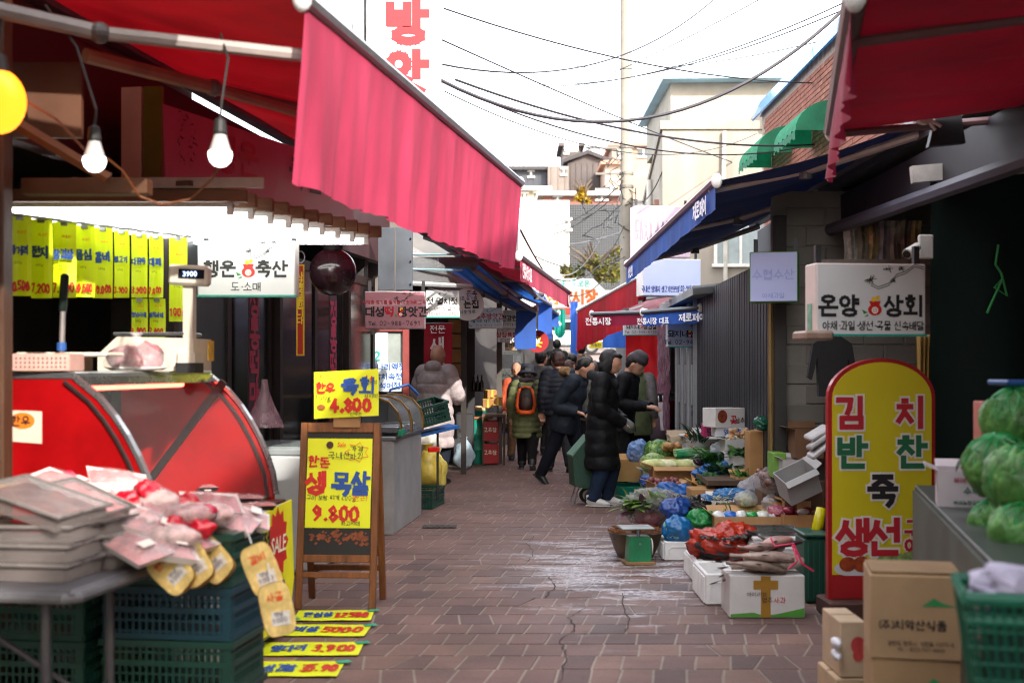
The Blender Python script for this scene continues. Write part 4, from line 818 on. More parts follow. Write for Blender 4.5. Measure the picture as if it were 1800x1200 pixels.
# tall vertical mill sign
t = boxsign('vertical_sign', 'tall white vertical sign with red lettering rising above the pink awning', 644, 774, -60, 300, 13.8, [('방', .08, .63, .19, .22, 'b81822'), ('앗', .08, .385, .19, .22, 'b81822'), ('간', .08, .14, .19, .22, 'b81822')], face='a9a8a8', depth=.35, bot=None)
part('pipe', MB().cyl((-.62, .1, -2.5), (-.62, .1, 1.6), .07, n=12).cyl((-.47, .15, -2.5), (-.47, .15, 1.6), .05, n=12), M('a9aeb2', .5, .2, 3), t); part('side_panel', MB().box((-.49, .18, 1.2), (.12, .3, 2.2)), M('b9bcbc', .5, .15, 3), t)
# ---- left mid shops
L2 = thing('mill_shop', 'low rice mill shop with grey steel panels behind the counter', 'shop', (0, 0, 0))
part('wall', MB().prism([(-1.5, 12.97), (-1.06, 12.97), (-1.06, 13.05), (-1.9, 13.06), (-1.9, 18.9), (-4.5, 18.9), (-4.5, 12.4), (-1.5, 12.4)], 0, 3.05, 'xy'), M('6e6a66', .8, .2, 2), L2)
for i, (a, b) in enumerate(((664, 694), (695, 726))): part('steel_panel', MB().box((X((a + b) / 2, 12.0), 12.0, Z(455, 12.0)), ((b - a) / F * 12 - .006, .03, 110 / F * 12), b=.003), M('5b626a', .4, .15, 3, metal=.5), L2)
mb = MB()
for a in (0, 1):
    for k in range(3): mb.cyl((X(722, 12), 11.98, Z(420 + 40 * k, 12)), (X(722, 12), 11.97, Z(420 + 40 * k, 12)), .008)
part('bolt', mb, STEEL, L2)
kw = part('window', MB().box((X(676, 12.9), 12.9, Z(632, 12.9)), (75 / F * 12.9, .03, 105 / F * 12.9)), M('9aa4a0', .15, .2, 3, spec=.6), L2); part('frame', MB().box((X(714, 12.9), 12.88, 1.3), (.06, .08, 2.4)).box((X(638, 12.9), 12.88, 1.3), (.05, .08, 2.4)).box((X(676, 12.9), 12.88, Z(578, 12.9)), (.42, .06, .05)), M('8a3a36', .6, .2), kw)
part('wall_panel', MB().box((X(676, 12.95), 12.95, .45), (.46, .06, .9)), M('8d9094', .5, .2), L2)
nb = part('notice', MB().box((X(674, 12.86), 12.86, Z(663, 12.86)), (64 / F * 12.86, .008, 50 / F * 12.86)), M('c9d6e2', .5, .05), L2); letters(nb, '2a5aa8', [('·까나리액젓', X(680, 12.86), Z(650, 12.86), .065, .13), ('갈치속젓', X(683, 12.86), Z(667, 12.86), .065, .13), ('석어젓', X(686, 12.86), Z(683, 12.86), .065, .13)], y=12.852)
p2 = part('poster', MB().box((X(660, 12.87), 12.87, Z(605, 12.87)), (44 / F * 12.87, .006, 66 / F * 12.87)), M('d4d8d8', .5, .2, 9), L2); letters(p2, '2fa8a0', [('2', X(664, 12.86), Z(634, 12.86), .1, .16)], y=12.862)
# clear plastic canopy
t = thing('plastic_canopy', 'clear plastic rain canopy over the mill shop', 'canopy', P(722, 480, 12.2)); a0 = Vector(t.location)
part('sheet', MB().grid(lambda u, v: P(722 + 108 * u, 440 + 60 * u - (44 - 20 * u) * (1 - v) * .2 + 55 * v * (1 - .4 * u), 12.2 + 1.6 * u) - a0, 14, 6), M('d5dadd', .15, .1, 3, alpha=.28, spec=.8), t, True)
for k in (0, 1): part('rail', MB().sweep([P(724, 447 + 26 * k, 12.25) - a0, P(812, 447 + 28 * k, 13.3) - a0], .012, 6), M('8fb4c0', .4, metal=.3), t)
part('edge', MB().sweep([P(706, 497, 12.1) - a0, P(828, 503, 13.6) - a0], .025, 6), M('b9bdc0', .4, .1), t)
# red vertical banner
t = thing('vertical_banner', 'red vertical shrimp shop banner behind the man in the pale coat', 'banner', P(770, 690, 16.0)); hh = 122 / F * 16
part('cloth', MB().grid(lambda u, v: ((u - .5) * 50 / F * 16, .015 * math.sin(v * 9 + u * 2), v * hh), 6, 16), fabm('c01c34', .25), t); letters(t, 'ecdcdc', [('전문', 0, hh * .86, .09, .14), ('새', 0, hh * .6, .17, .16), ('우', 0, hh * .36, .17, .16), ('젓', 0, hh * .12, .17, .16)], y=-.02); part('rod', MB().cyl((-.19, 0, hh), (.19, 0, hh), .01), STEEL, t)
# third left shop row
L3 = thing('grain_shop', 'dark low shop behind the green bin and brown produce boxes on the left', 'shop', (0, 0, 0))
part('wall', MB().prism([(-.95, 19.0), (-.2, 22.5), (.6, 30), (1.3, 40), (-3.5, 40), (-3.5, 19)], 0, 2.75, 'xy'), M('4c4a4a', .8, .2, 2), L3)
part('partition', MB().box((-1.5, 18.98, 1.3), (1.9, .06, 2.6)), M('343436', .7, .2, 3), L3); part('roof', MB().box((-2.0, 18.0, 2.72), (3.6, 4.5, .08), (0, 0, R(-7))), M('55585c', .6, .2), L3)
part('post', MB().box((X(815, 17), 17, 1.35), (.07, .07, 2.7)), DKF, L3); part('post', MB().box((X(878, 19), 18.9, 1.35), (.08, .08, 2.7)), M('55504c', .6), L3)
for k in range(5): o = part('stacked_box', MB().box((X(803, 17.4), 17.4, Z(690 - 0, 17.4) + .9 - k * .2), (.22, .3, .18), b=.004), M('a0713c', .7, .2, 4), L3)
# ---- right shops
RS = thing('grocery_shop', 'shaded open grocery shop with pale tiled wall behind the yellow board', 'shop', (0, 0, 0))
part('tile_base', MB().box((3.3, 10.1, 1.4), (2.5, .1, 2.8)), M('7d7a72', .8, .15, 3), RS)
tl = MB().box((0, 0, 0), (.30, .02, .145), b=.006).mesh(); tl.materials.append(M('6e6b62', .55, .14, 3, .15))  # shade inside the shop is put into the darkened tile colour
for r_ in range(17):
    for c_ in range(5):
        x = 2.3 + .31 * c_ + (.155 if r_ % 2 else 0); z = .12 + r_ * .155
        if CX + F * x / 10.04 > 1650: continue
        o = bpy.data.objects.new('tile', tl); COL.objects.link(o); o.parent = RS; o.location = (x, 10.045, z)
part('back_wall', MB().box((4.3, 6.5, 1.5), (.1, 9, 3)), M('3a3836', .8, .2, 2), RS); part('roof', MB().box((3.55, 7.2, 2.92), (1.9, 8.2, .1)), M('4a4c50', .7, .2, 2), RS)
part('fascia', MB().box((2.62, 8.4, 2.62), (.08, 4.4, .3)), M('221e24', .6, .2, 3), RS); part('gutter', MB().sweep([(2.5, 6.1, 2.42), (2.5, 10.2, 2.5)], .05, 8), M('4a4854', .5, .2), RS)
part('post', MB().box((2.09, 10.0, 1.3), (.09, .09, 2.6)), M('2c2a28', .7, .2), RS)
part('roof_edge', MB().box((3.4, 7.7, Z(282, 7.7)), (2.0, .06, .1), (0, R(-5), 0)), M('a8a29c', .5, .25, 4), RS)
mb = MB()
for i in range(7): mb.box((X(1500 + 20 * i, 9.9), 9.9 + .03 * (i % 2), Z(415, 9.9)), (.09, .02, .32), (0, 0, R(random.uniform(-20, 20))))
for i in range(7): part('hanging_packet', MB().grid(lambda u, v, i=i: (X(1495 + 19 * i, 9.6) + (u - .5) * .1, 9.6 + .02 * math.sin(v * 7 + i) + .012 * math.sin(u * 9), Z(388, 9.6) - v * .34), 4, 6), M(('a8a49a', '8e8a78', 'b0a070', '9c9ca4')[i % 4], .25, .3, 7, spec=.7), RS)
part('shelf', MB().box((3.0, 9.7, Z(462, 9.7)), (1.4, .3, .03)), M('8a8078', .6, .2), RS)
# tarp side wall
tp = thing('green_tarp', 'dark green tarpaulin wall at the right edge', 'tarpaulin', (X(1638, 7.75), 7.75, 0))
part('sheet', MB().grid(lambda u, v: (u * 2.2, .03 * math.sin(u * 16 + v * 2) + .03 * noise.noise(Vector((u * 5, v * 4, 0))), v * Z(293 - 30 * u, 7.75)), 50, 24), M('0a1f1b', .7, .25, 3, .2, spec=.2), tp, True)
part('string', MB().sweep([P(1755, 430, 7.66) - tp.location, P(1750, 465, 7.66) - tp.location, P(1760, 480, 7.66) - tp.location, P(1770, 520, 7.66) - tp.location, P(1748, 505, 7.66) - tp.location, P(1762, 490, 7.66) - tp.location, P(1735, 550, 7.66) - tp.location], .008, 5), M('2f9a4c', .5, .15), tp, label='bright green plastic string')
# gold and beige curtains
def curtain(label, px0, px1, py0, py1, Y, c):
    a = P(px0, py1, Y); wd = (px1 - px0) / F * Y; h = (py1 - py0) / F * Y
    solo('curtain', label, 'curtain', MB().grid(lambda u, v: (u * wd * (1 - .15 * math.sin(v * 3)), .025 * math.sin(u * 22 + v), v * h), 24, 10), M(c, .7, .2, 3, trl=.2), a, smooth=True)
curtain('beige curtain gathered beside the grey shutter', 1350, 1378, 530, 820, 10.0, '8d7448'); curtain('golden curtain strip beside the green tarpaulin', 1612, 1640, 588, 760, 7.9, '9a7c3c')
solo('hanging_shirt', 'black shirt hanging in the grocery shop above the yellow board', 'shirt', MB().prism([(-.1, -.1), (.1, -.1), (.11, .18), (.15, .02), (.18, .04), (.14, .28), (.05, .34), (-.05, .34), (-.14, .28), (-.18, .04), (-.15, .02), (-.11, .18)], -.03, .03), M('121214', .8, .15), P(1462, 672, 9.3))
# shutters, ledge, glass doors
SH = thing('shutter_shop', 'closed shop with dark grey corrugated shutter on the right', 'shop', (2.12, 10.35, 0), R(-1.6))
part('wall', MB().box((1.0, 4.9, 1.12), (1.9, 9.8, 2.24)), M('4a4a4c', .8, .2, 2), SH); part('parapet', MB().box((1.25, 2.1, 2.6), (1.4, 4.2, .72)), M('3a3a3e', .8, .2, 2), SH)
mb = MB()
for i in range(34): mb.box((-.012, .12 + i * .15, 1.15), (.03, .11, 2.3))
part('shutter', mb, M('303236', .5, .25, 3, metal=.3), SH)
part('roof', MB().box((.85, 6.75, 2.36), (2.2, 6.2, .07), (0, R(-6), 0)), M('8d8f90', .7, .25, 2), SH)
mb = MB()
for i in range(14): mb.box((.85, 3.85 + i * .45, 2.415), (2.18, .05, .03), (0, R(-6), 0))
part('roof_ribs', mb, M('9a9c9c', .7, .25, 2), SH)
for i in range(3):
    g_ = part('glass_door', MB().box((-.03, 5.5 + i * .75, 1.15), (.03, .7, 2.1)), M('6d7274', .1, .15, 2, spec=.8, alpha=.85), SH); mb = MB()
    for s in (-.35, .35): mb.box((-.04, 5.5 + i * .75 + s, 1.15), (.06, .06, 2.2))
    mb.box((-.04, 5.5 + i * .75, .1), (.06, .7, .2)).box((-.04, 5.5 + i * .75, 1.2), (.03, .05, .5)); part('door_frame', mb, ALU, g_)
part('plastic_curtain', MB().grid(lambda u, v: (-.12 + .03 * noise.noise(Vector((u * 9, v * 12, 0))) + .015 * math.sin(u * 40), 7.6 + u * 2.1, .25 + v * 1.95), 50, 40), M('8a5a70', .18, .35, 9, .5, bsc=14, spec=.9), SH, True)
for i in range(8):
    part('ledge_slab', MB().box((-.28, 4.6 + i * .74, .15), (.5, .73, .3), b=.012), M('6e6c6a', .8, .2, 3, .2), SH)
rt = thing('red_tarp_wall', 'bright red tarpaulin wall under the farther pork sign', 'tarpaulin', (X(1100, 23.0), 23.0, 0), R(-8))
part('sheet', MB().grid(lambda u, v: (u * .72, .05 * noise.noise(Vector((u * 5, v * 6, 1))) + .02 * math.sin(u * 14), .35 + v * 1.65), 30, 24), fabm('c80f1c', .35), rt, True); part('header', MB().box((.36, .02, 2.15), (.74, .05, .32)), M('cfc9c0', .6, .12), rt)
R3 = thing('far_shop', 'far row of low shops on the right beyond the red tarpaulin', 'shop', (0, 0, 0)); part('wall', MB().prism([(2.45, 23.2), (2.6, 30), (3.4, 42), (7, 42), (7, 23.2)], 0, 2.9, 'xy'), M('5a5654', .8, .2, 2), R3)
# floodlight panel, lamp, security camera on right
t = thing('flood_lamp', 'black lamp panel with white socket under the red awning', 'lamp', P(1665, 258, 6.9)); part('panel', MB().prism([(-.1, 0), (.1, .02), (.06, .28), (-.04, .25)], 0, .05), M('14141a', .5), t); part('socket', MB().cyl((-.13, -.04, .16), (-.13, .02, .16), .045, n=18), M('e4e4e0', .4), t); part('lever', MB().cyl((-.1, -.05, .13), (-.05, -.05, .1), .009).cyl((-.11, -.05, .12), (-.08, -.05, .08), .009), M('e4e4e0', .4), t)
t = thing('security_camera', 'small white security camera mounted over the grocery sign', 'camera', P(1622, 440, 7.6)); t.scale = (.72, .72, .72); part('mount', MB().box((.03, .02, .03), (.12, .05, .2), b=.01), M('bdb9b2', .5), t); part('camera_body', MB().cyl((-.05, -.02, .03), (-.16, -.1, -.04), .035, .045, n=14), M('c4c0ba', .4), t); part('lens', MB().cyl((-.16, -.1, -.04), (-.168, -.106, -.045), .034, n=14), M('141416', .1), t)

# ---- unseen buildings and awnings added around the camera to darken the foreground
LB = thing('shading_building', 'plain stucco building, unseen, added on the left to darken the foreground', 'building', (-2.75, 0, 0), A8); part('wall', MB().box((-2.1, -10, 2.8), (4.0, 26, 5.6)), M('6f675f', .85, .18, 2), LB); part('shop_opening', MB().box((-.09, -4, 1.2), (.06, 9, 2.3)), M('1c1a1a', .8), LB)
awning('shading_awning', 'brown awning nearest the viewer on the left, above the picture', (-1.6, -5, 3.15), (-.95, 4.3, 3.15), (-3.4, -5, 3.6), (-2.7, 4.3, 3.6), .28, fabm('4a1a1c', .1), fabm('5a2226', .1), n=20)
awning('red_awning', 'second red awning nearest the viewer on the right, above the picture', (.15, -5, 2.98), (1.02, 4.0, 2.98), (2.9, -5, 3.3), (3.6, 4.0, 3.3), .25, fabm('5a0a18', .1), fabm('6a1a2c', .1), n=20)
RB = thing('shading_shop', 'grey shop front, unseen, added on the right to darken the foreground', 'shop', (2.75, 0, 0)); part('wall', MB().box((.9, -6, 1.7), (1.6, 18, 3.4)), M('4f4c4a', .85, .18, 2), RB)
# ---- drain cover, litter and scraps on the paving
t = thing('drain_cover', 'small rusty drain cover set in the paving near the counter', 'drain cover', (X(735, 11.9) - .02, 11.4, .003)); part('frame', MB().box((.25, 0, .002), (.3, .2, .004)), M('3a3430', .7, .3, 9), t)
for k in range(5): part('bar', MB().box((.15 + k * .05, 0, .006), (.022, .17, .006)), M('4f4a46', .6, .3, 9, metal=.4), t)
# ================================================================== GOODS AND STREET FURNITURE, LEFT SIDE
GRN = M('093f34', .45, .15, 5, coat=.1); TEALC = M('093c4a', .45, .15, 5); CARD = M('b28a5c', .75, .14, 5, .1); CARD2 = M('a87c4a', .75, .16, 5, .1); FOAM = M('dcdcda', .6, .08, 8, .15, bsc=120)
# ---- showcase
sc_ = thing('meat_showcase', 'red curved-end butcher showcase with steel top on the left', 'showcase', (-1.47, 5.3, 0), A8)
LEN = 1.5; prof = [(0, .74), (-.018, .86), (-.05, .95), (-.09, 1.04), (-.14, 1.13), (-.195, 1.21), (-.26, 1.285), (-.37, 1.37)]
REDP = M('96050a', .45, .25, 2.5, spec=.15)
part('cabinet', MB().box((-.385, LEN / 2, .38), (.93, LEN, .66), b=.01), M('8f9296', .45, .15, 4, metal=.3), sc_); part('plinth', MB().box((-.45, LEN / 2, .03), (.74, LEN - .1, .06)), DKF, sc_)
part('bed', MB().box((-.385, LEN / 2, .717), (.91, LEN - .04, .012)), M('4a1412', .4, .2, 4), sc_)
for y in (.0, LEN):
    e_ = part('end_panel', MB().prism([(a, b) for a, b in prof] + [(-.85, 1.37), (-.85, .72), (0, .72)], y - .012, y + .012), REDP, sc_)
    part('steel_trim', MB().sweep([(a + .012, y, b + .006) for a, b in prof], [(.016, .022)] * len(prof), 6), M('b9bbbd', .25, .1, metal=.9), e_); part('dark_trim', MB().sweep([(a - .03, y - .016, b - .012) for a, b in prof], .01, 6), M('201010', .5), e_)
part('curved_glass', MB().grid(lambda u, v: (prof[int(round(v * 7))][0], .02 + u * (LEN - .04), prof[int(round(v * 7))][1]), 2, 7), M('f0f4f4', .05, 0, alpha=.03, spec=.2), sc_, True)
part('top_shelf', MB().box((-.6, LEN / 2, 1.385), (.5, LEN + .04, .03), b=.005), M('9a9da0', .3, .15, 4, metal=.8), sc_); part('front_rail', MB().box((-.35, LEN / 2, 1.36), (.03, LEN + .02, .04)), M('aaaeb0', .25, .1, metal=.9), sc_)
part('red_lamp', MB().cyl((-.45, .15, 1.33), (-.45, LEN - .15, 1.33), .014, n=8), M((1, .05, .03), .4, 0, emit=2.5), sc_)
part('inner_rail', MB().box((-.5, LEN - .02, 1.05), (.04, .02, .75), (0, R(38), 0)), M('180606', .5), sc_)
mt = Matrix.Translation((.1, 0, 0)) @ Matrix.Rotation(R(90), 4, 'Z')
po = part('sale_poster', MB().prism([(.7, .68), (1.5, .72), (1.54, .3), (1.46, .08), (.7, .08)], .09, .097, 'yz'), M('e6e21a', .5, .08), sc_)
mb = MB()
for i in range(12): a = i / 12 * 6.283; mb.add([(1.26, -.001, .52), (1.26 + .13 * math.cos(a - .3), -.001, .52 + .14 * math.sin(a - .3)), (1.26 + .17 * math.cos(a), -.001, .52 + .19 * math.sin(a)), (1.26 + .13 * math.cos(a + .3), -.001, .52 + .14 * math.sin(a + .3))], [(0, 1, 2, 3)], mt)
part('burst', mb, M('cc2222', .5, .08), po)
mb = MB(); write(mb, 'SALE', 1.26, .47, .1, .2, y=-.003, mt=mt, slant=.1); part('lettering', mb, M('f0e8d0', .5), po)
mb = MB(); write(mb, '하세요', 1.2, .2, .12, .2, y=-.003, mt=mt); part('lettering', mb, M('2430a0', .5), po)
mb = MB(); write(mb, '점절', 1.03, .5, .1, .18, y=-.003, mt=mt); part('lettering', mb, M('1c1c1c', .5), po)
st = part('sticker', MB().prism([(-.66, 1.11), (-.50, 1.1), (-.5, 1.235), (-.66, 1.24)], -.016, -.013), M('d8c4b0', .5, .1), sc_); m_ = MB(); disc(m_, -.585, 1.195, .055, -.0165, 14, .035); part('print', m_, M('e0761c', .5, .15), st); letters(st, '3a2418', [('한우', -.59, 1.175, .04, .16)], y=-.018)
# black meat trays lying in the case
MEATC = [M('7d0d12', .35, .35, 18, .3), M('95181c', .35, .4, 22, .3), M('a84a4c', .35, .4, 20, .3), M('b87878', .4, .4, 16, .3)]
def meat_tray(label, loc, rz, w_=.17, d_=.12, tray='151517', meat=0, rot=None, group='meat trays', h=.022):
    t = thing('meat_tray', label, 'meat tray', loc, rz, group)
    if rot: t.rotation_euler = rot
    part('tray', MB().add([(-w_ / 2 * .8, -d_ / 2 * .8, 0), (w_ / 2 * .8, -d_ / 2 * .8, 0), (w_ / 2 * .8, d_ / 2 * .8, 0), (-w_ / 2 * .8, d_ / 2 * .8, 0), (-w_ / 2, -d_ / 2, h), (w_ / 2, -d_ / 2, h), (w_ / 2, d_ / 2, h), (-w_ / 2, d_ / 2, h)], [(3, 2, 1, 0), (0, 1, 5, 4), (1, 2, 6, 5), (2, 3, 7, 6), (3, 0, 4, 7)]), M(tray, .4, .1), t)
    mb = MB(); sd = random.random() * 50
    mb.grid(lambda u, v: ((u - .5) * w_ * .94, (v - .5) * d_ * .92, h * .7 + (math.sin(u * 3.14) * math.sin(v * 3.14)) ** .4 * h * (.9 + .7 * noise.noise(Vector((u * 7, v * 5, sd))))), 12, 8); part('meat', mb, MEATC[meat], t, True)
    part('film', MB().grid(lambda u, v: ((u - .5) * w_ * .99, (v - .5) * d_ * .98, h * .95 + (math.sin(u * 3.14) * math.sin(v * 3.14)) ** .4 * h * 1.0), 8, 6), M('f2f2f4', .08, 0, alpha=.13, spec=.9), t, True)
    if random.random() < .4: part('label_sticker', MB().box((w_ * .22, 0, h * 2.05), (w_ * .18, d_ * .35, .002)), M('e4dcd4', .5, .1), t); return t
for i, (px, py) in enumerate(((318, 866), (348, 862), (375, 868), (405, 878), (436, 884), (352, 884), (388, 894), (420, 902), (330, 900), (455, 893))):
    Yc_ = .68 * F / (py - HY); meat_tray('black tray of dark red beef in the showcase, %s' % ('farthest left', 'second from left at the back', 'under the curved glass', 'beside the steel trim', 'nearest the right end', 'middle of the heap', 'front of the heap', 'front right of the heap', 'front left of the heap', 'touching the right end panel')[i], (X(px, Yc_), Yc_, .735 + .012 * (i % 3)), random.uniform(-.5, .5), meat=i % 2)
# things on top of the case
def on_case(px, Y): return (X(px, Y), Y, 1.401)
t = thing('electronic_scale', 'cream electronic shop scale with raised display on the showcase', 'scale', (X(268, 6.45), 6.45, 1.401), R(-6))
part('body', MB().prism([(-.23, 0), (.26, 0), (.26, .16), (-.13, .17), (-.23, .08)], -.13, .13), M('cfc9b8', .45, .08), t); part('platter', MB().box((.03, 0, .183), (.36, .27, .016), b=.004), M('9a9c9e', .25, .1, metal=.9), t)
part('column', MB().box((.23, -.1, .24), (.05, .05, .48)).box((.23, -.1, .04), (.09, .09, .1)), M('c8c2b4', .45, .08), t); h_ = part('display_head', MB().box((.24, -.12, .47), (.2, .07, .1), (0, R(3), 0), b=.012), M('d2ccbc', .45, .08), t); part('screen', MB().box((.26, -.158, .475), (.13, .004, .045), (0, R(3), 0)), M('1c2030', .2), h_); letters(h_, 'a8c4f0', [('3900', .255, .462, .026, .14)], y=-.161, emit=.4)
part('foot', MB().box((.23, -.1, .015), (.1, .12, .05)), M('1d1d1f', .6), t); part('sticker', MB().box((.31, -.02, .1), (.006, .08, .1)), M('e8b83c', .5, .3, 20), t)
t = thing('bagged_meat', 'clear plastic bag of marbled meat on a white plate atop the showcase', 'meat', (X(240, 6.1), 6.1, 1.401)); part('plate', MB().lathe([(.0, .004), (.12, .004), (.15, .018), (.145, .02), (0, .01)], 24), WHT, t, True)
part('meat', MB().ell((-.02, 0, .06), (.12, .09, .065), 24, 16, na=.25, ns=12, flat=-.05).ell((.06, 0, .07), (.07, .08, .07), 18, 12, na=.3, ns=14), M('a3666c', .35, .5, 18, .3), t, True); part('bag', MB().lathe([(.15, .015), (.155, .05), (.1, .11), (.03, .15), (.015, .16), (.035, .185)], 22, closed=True), M('f0ecee', .1, .1, alpha=.22, spec=.9, bump=.5, bsc=25), t, True)
t = thing('cutting_board', 'white board resting on wooden blocks on the showcase', 'board', (X(125, 5.75), 5.75, 1.401)); part('board', MB().box((0, 0, .075), (.4, .26, .018), b=.005), M('d6cdbc', .5, .12), t); part('block', MB().box((-.06, 0, .033), (.25, .2, .064)), M('9b7650', .7, .2), t)
t = thing('plastic_basket', 'small pale pink perforated basket on the showcase corner', 'basket', (X(78, 5.42), 5.42, 1.401)); part('body', MB().box((0, -.09, .04), (.27, .006, .07)).box((0, .09, .04), (.27, .006, .07)).box((-.135, 0, .04), (.006, .18, .07)).box((.135, 0, .04), (.006, .18, .07)).box((0, 0, .006), (.27, .18, .006)), M('cfa59a', .5, .15, 6, alpha=.92), t)
mb = MB()
for i in range(14):
    for k in range(3): mb.box((-.12 + i * .0185, -.0945, .02 + k * .018), (.006, .003, .008))
o = part('holes', mb, M('6a4a44', .7), t); o['kind'] = 'stuff'
t = thing('knife_steel', 'upright sharpening steel with dark grip standing on the showcase', 'tool', (X(108, 5.55), 5.55, 1.401)); part('grip', MB().box((.01, 0, .34), (.035, .03, .17), (0, R(4), 0), b=.01), M('12201c', .4), t); part('rod', MB().cyl((0, 0, .05), (.006, 0, .26), .012), M('a09a98', .4, .2, metal=.5), t); part('base', MB().box((0, 0, .04), (.05, .05, .08)), M('9a6a38', .6), t); part('band', MB().cyl((0, 0, .09), (.0, 0, .125), .02), M('2a5aa0', .5), t)
# ---- folding table with trays
t = thing('folding_table', 'grey folding table holding meat trays in the left foreground', 'table', (-1.39, 4.04, 0), R(-9))
part('table_top', MB().box((-.6, .27, .70), (1.22, .56, .035), b=.012), M('4c4a4e', .5, .2, 5), t); part('edge_rim', MB().sweep([(-1.2, -.012, .69), (-.02, -.012, .69), (.012, .02, .69), (.012, .54, .69)], .018, 8), M('6a6a6e', .4, .15, metal=.4), t)
for x, y in ((-.12, .06), (-.12, .5), (-1.1, .06), (-1.1, .5)): part('leg', MB().cyl((x, y, 0), (x, y, .69), .016, n=10), M('5a5a5e', .4, .2, metal=.5), t)
part('brace', MB().cyl((-.12, .06, .3), (-.12, .5, .3), .01).cyl((-.12, .28, .32), (-.7, .28, .66), .01), M('3a3a3e', .5), t)
def clear_tray(label, loc, rot, w_=.34, d_=.24, h=.055, fill=2):
    t = thing('plastic_tray', label, 'tray', loc, group='clear trays on the folding table'); t.rotation_euler = rot; n = 26; mb = MB()
    for i in range(n):
        a = i / n
        for (cx_, cy_, L_, rz_) in (((a - .5) * w_, -d_ / 2, w_ / n, 0), ((a - .5) * w_, d_ / 2, w_ / n, 0)): mb.box((cx_ + w_ / n / 2, cy_, h / 2), (L_ * .55, .012, h * .95))
    for i in range(18):
        for s in (-1, 1): mb.box((s * w_ / 2, (i / 18 - .47) * d_, h / 2), (.012, d_ / 18 * .55, h * .95))
    mb.box((0, -d_ / 2, h / 2), (w_, .004, h)).box((0, d_ / 2, h / 2), (w_, .004, h)).box((-w_ / 2, 0, h / 2), (.004, d_, h)).box((w_ / 2, 0, h / 2), (.004, d_, h))
    o = part('ribbed_wall', mb, M('8a8280', .2, .15, 4, alpha=.24, spec=.5), t)
    part('rim', MB().sweep([(-w_ / 2 - .012, -d_ / 2 - .012, h), (w_ / 2 + .012, -d_ / 2 - .012, h), (w_ / 2 + .012, d_ / 2 + .012, h), (-w_ / 2 - .012, d_ / 2 + .012, h), (-w_ / 2 - .012, -d_ / 2 - .012, h)], .007, 6), M('6f6a68', .25, .12), t)
    part('contents', MB().grid(lambda u, v: ((u - .5) * w_ * .95, (v - .5) * d_ * .95, h * .72 + .014 * noise.noise(Vector((u * 6, v * 6, loc[2] * 30)))), 14, 10), MEATC[fill] if fill < 4 else M('5a2c26', .4, .5, 16, .3), t, True)
    part('lid_film', MB().box((0, 0, h + .002), (w_, d_, .003)), M('e6e2e4', .12, .15, 6, alpha=.07, spec=.5), t)
zt0 = .72
for k in range(3):
    clear_tray('clear ribbed tray in the front stack of three, %s' % ('bottom', 'middle', 'top')[k], (X(62, 4.3), 4.3, zt0 + .062 * k), (0, 0, R(-9) + .03 * k), fill=4); clear_tray('clear ribbed tray in the rear stack of three, %s' % ('bottom', 'middle', 'top')[k], (X(165, 4.56), 4.56, zt0 + .06 * k), (0, 0, R(-14) - .04 * k), .26, .2, fill=4)
clear_tray('tilted clear ribbed tray lying askew on the front stack', (X(70, 4.3), 4.3, zt0 + .215), (R(4), R(14), R(-20)), fill=4); clear_tray('tilted tray with green label film beside the askew tray', (X(150, 4.5), 4.45, zt0 + .215), (R(6), R(17), R(-28)), .28, .18, .035, fill=3)
part_ = thing('yellow_box', 'small yellow packet behind the tilted trays', 'packet', (X(12, 4.5), 4.5, .97)); part('packet', MB().box((0, 0, .02), (.16, .1, .035), (0, R(-4), 0), b=.006), M('e0a81c', .5, .15), part_)
PACK = [(112, 850, 4.75, 3, 'of pale mince at the back left'), (190, 892, 4.65, 3, 'with red ribbon in the middle'), (225, 868, 4.85, 3, 'at the back centre'), (238, 962, 4.45, 3, 'hanging over the table edge'), (300, 905, 4.75, 3, 'right of the centre'), (345, 900, 4.9, 3, 'at the back right'), (400, 918, 4.95, 3, 'on the crate corner'), (320, 950, 4.7, 2, 'in front of the crate'), (150, 868, 4.7, 3, 'leaning on the tilted trays'), (265, 890, 4.8, 3, 'under the red wrapper'), (370, 885, 5.0, 2, 'near the showcase bed'), (260, 925, 4.6, 3, 'in the lower middle'), (205, 845, 4.95, 3, 'highest at the back'), (285, 965, 4.5, 3, 'lowest at the front'), (420, 905, 5.05, 3, 'rightmost at the crate edge')]
for i, (px, py, Y, mc, tx) in enumerate(PACK):
    c = P(px, py, Y); meat_tray('white foam pack of pink meat ' + tx, (c.x, c.y, c.z - .02), 0, .23, .16, 'e0dcd8', mc, (R(random.uniform(5, 22)), R(random.uniform(4, 20)), R(random.uniform(-40, 30))), 'wrapped meat packs on the table', .03)
for i, (px, py, Y, s) in enumerate(((262, 862, 4.8, .055), (300, 930, 4.62, .06), (345, 905, 4.75, .06), (225, 875, 4.75, .045), (275, 950, 4.55, .05), (120, 838, 4.8, .03), (320, 885, 4.85, .06), (350, 930, 4.7, .055))):
    solo('red_wrapper', 'crumpled bright red wrapped bundle of meat, %s' % ('back middle', 'front middle', 'rightmost', 'left', 'lowest at the table edge', 'smallest at the far left', 'behind the rightmost', 'between the yellow packs and the crate')[i], 'wrapper', MB().ell((0, 0, 0), (s, s * .8, s * .75), 20, 14, na=.5, ns=22, seed=i), M(('d0102c', 'dc1c34', 'd8284c')[i % 3], .2, .25, 14, .4, spec=.8, trl=.2), P(px, py, Y), smooth=True, group='red wrapped bundles')
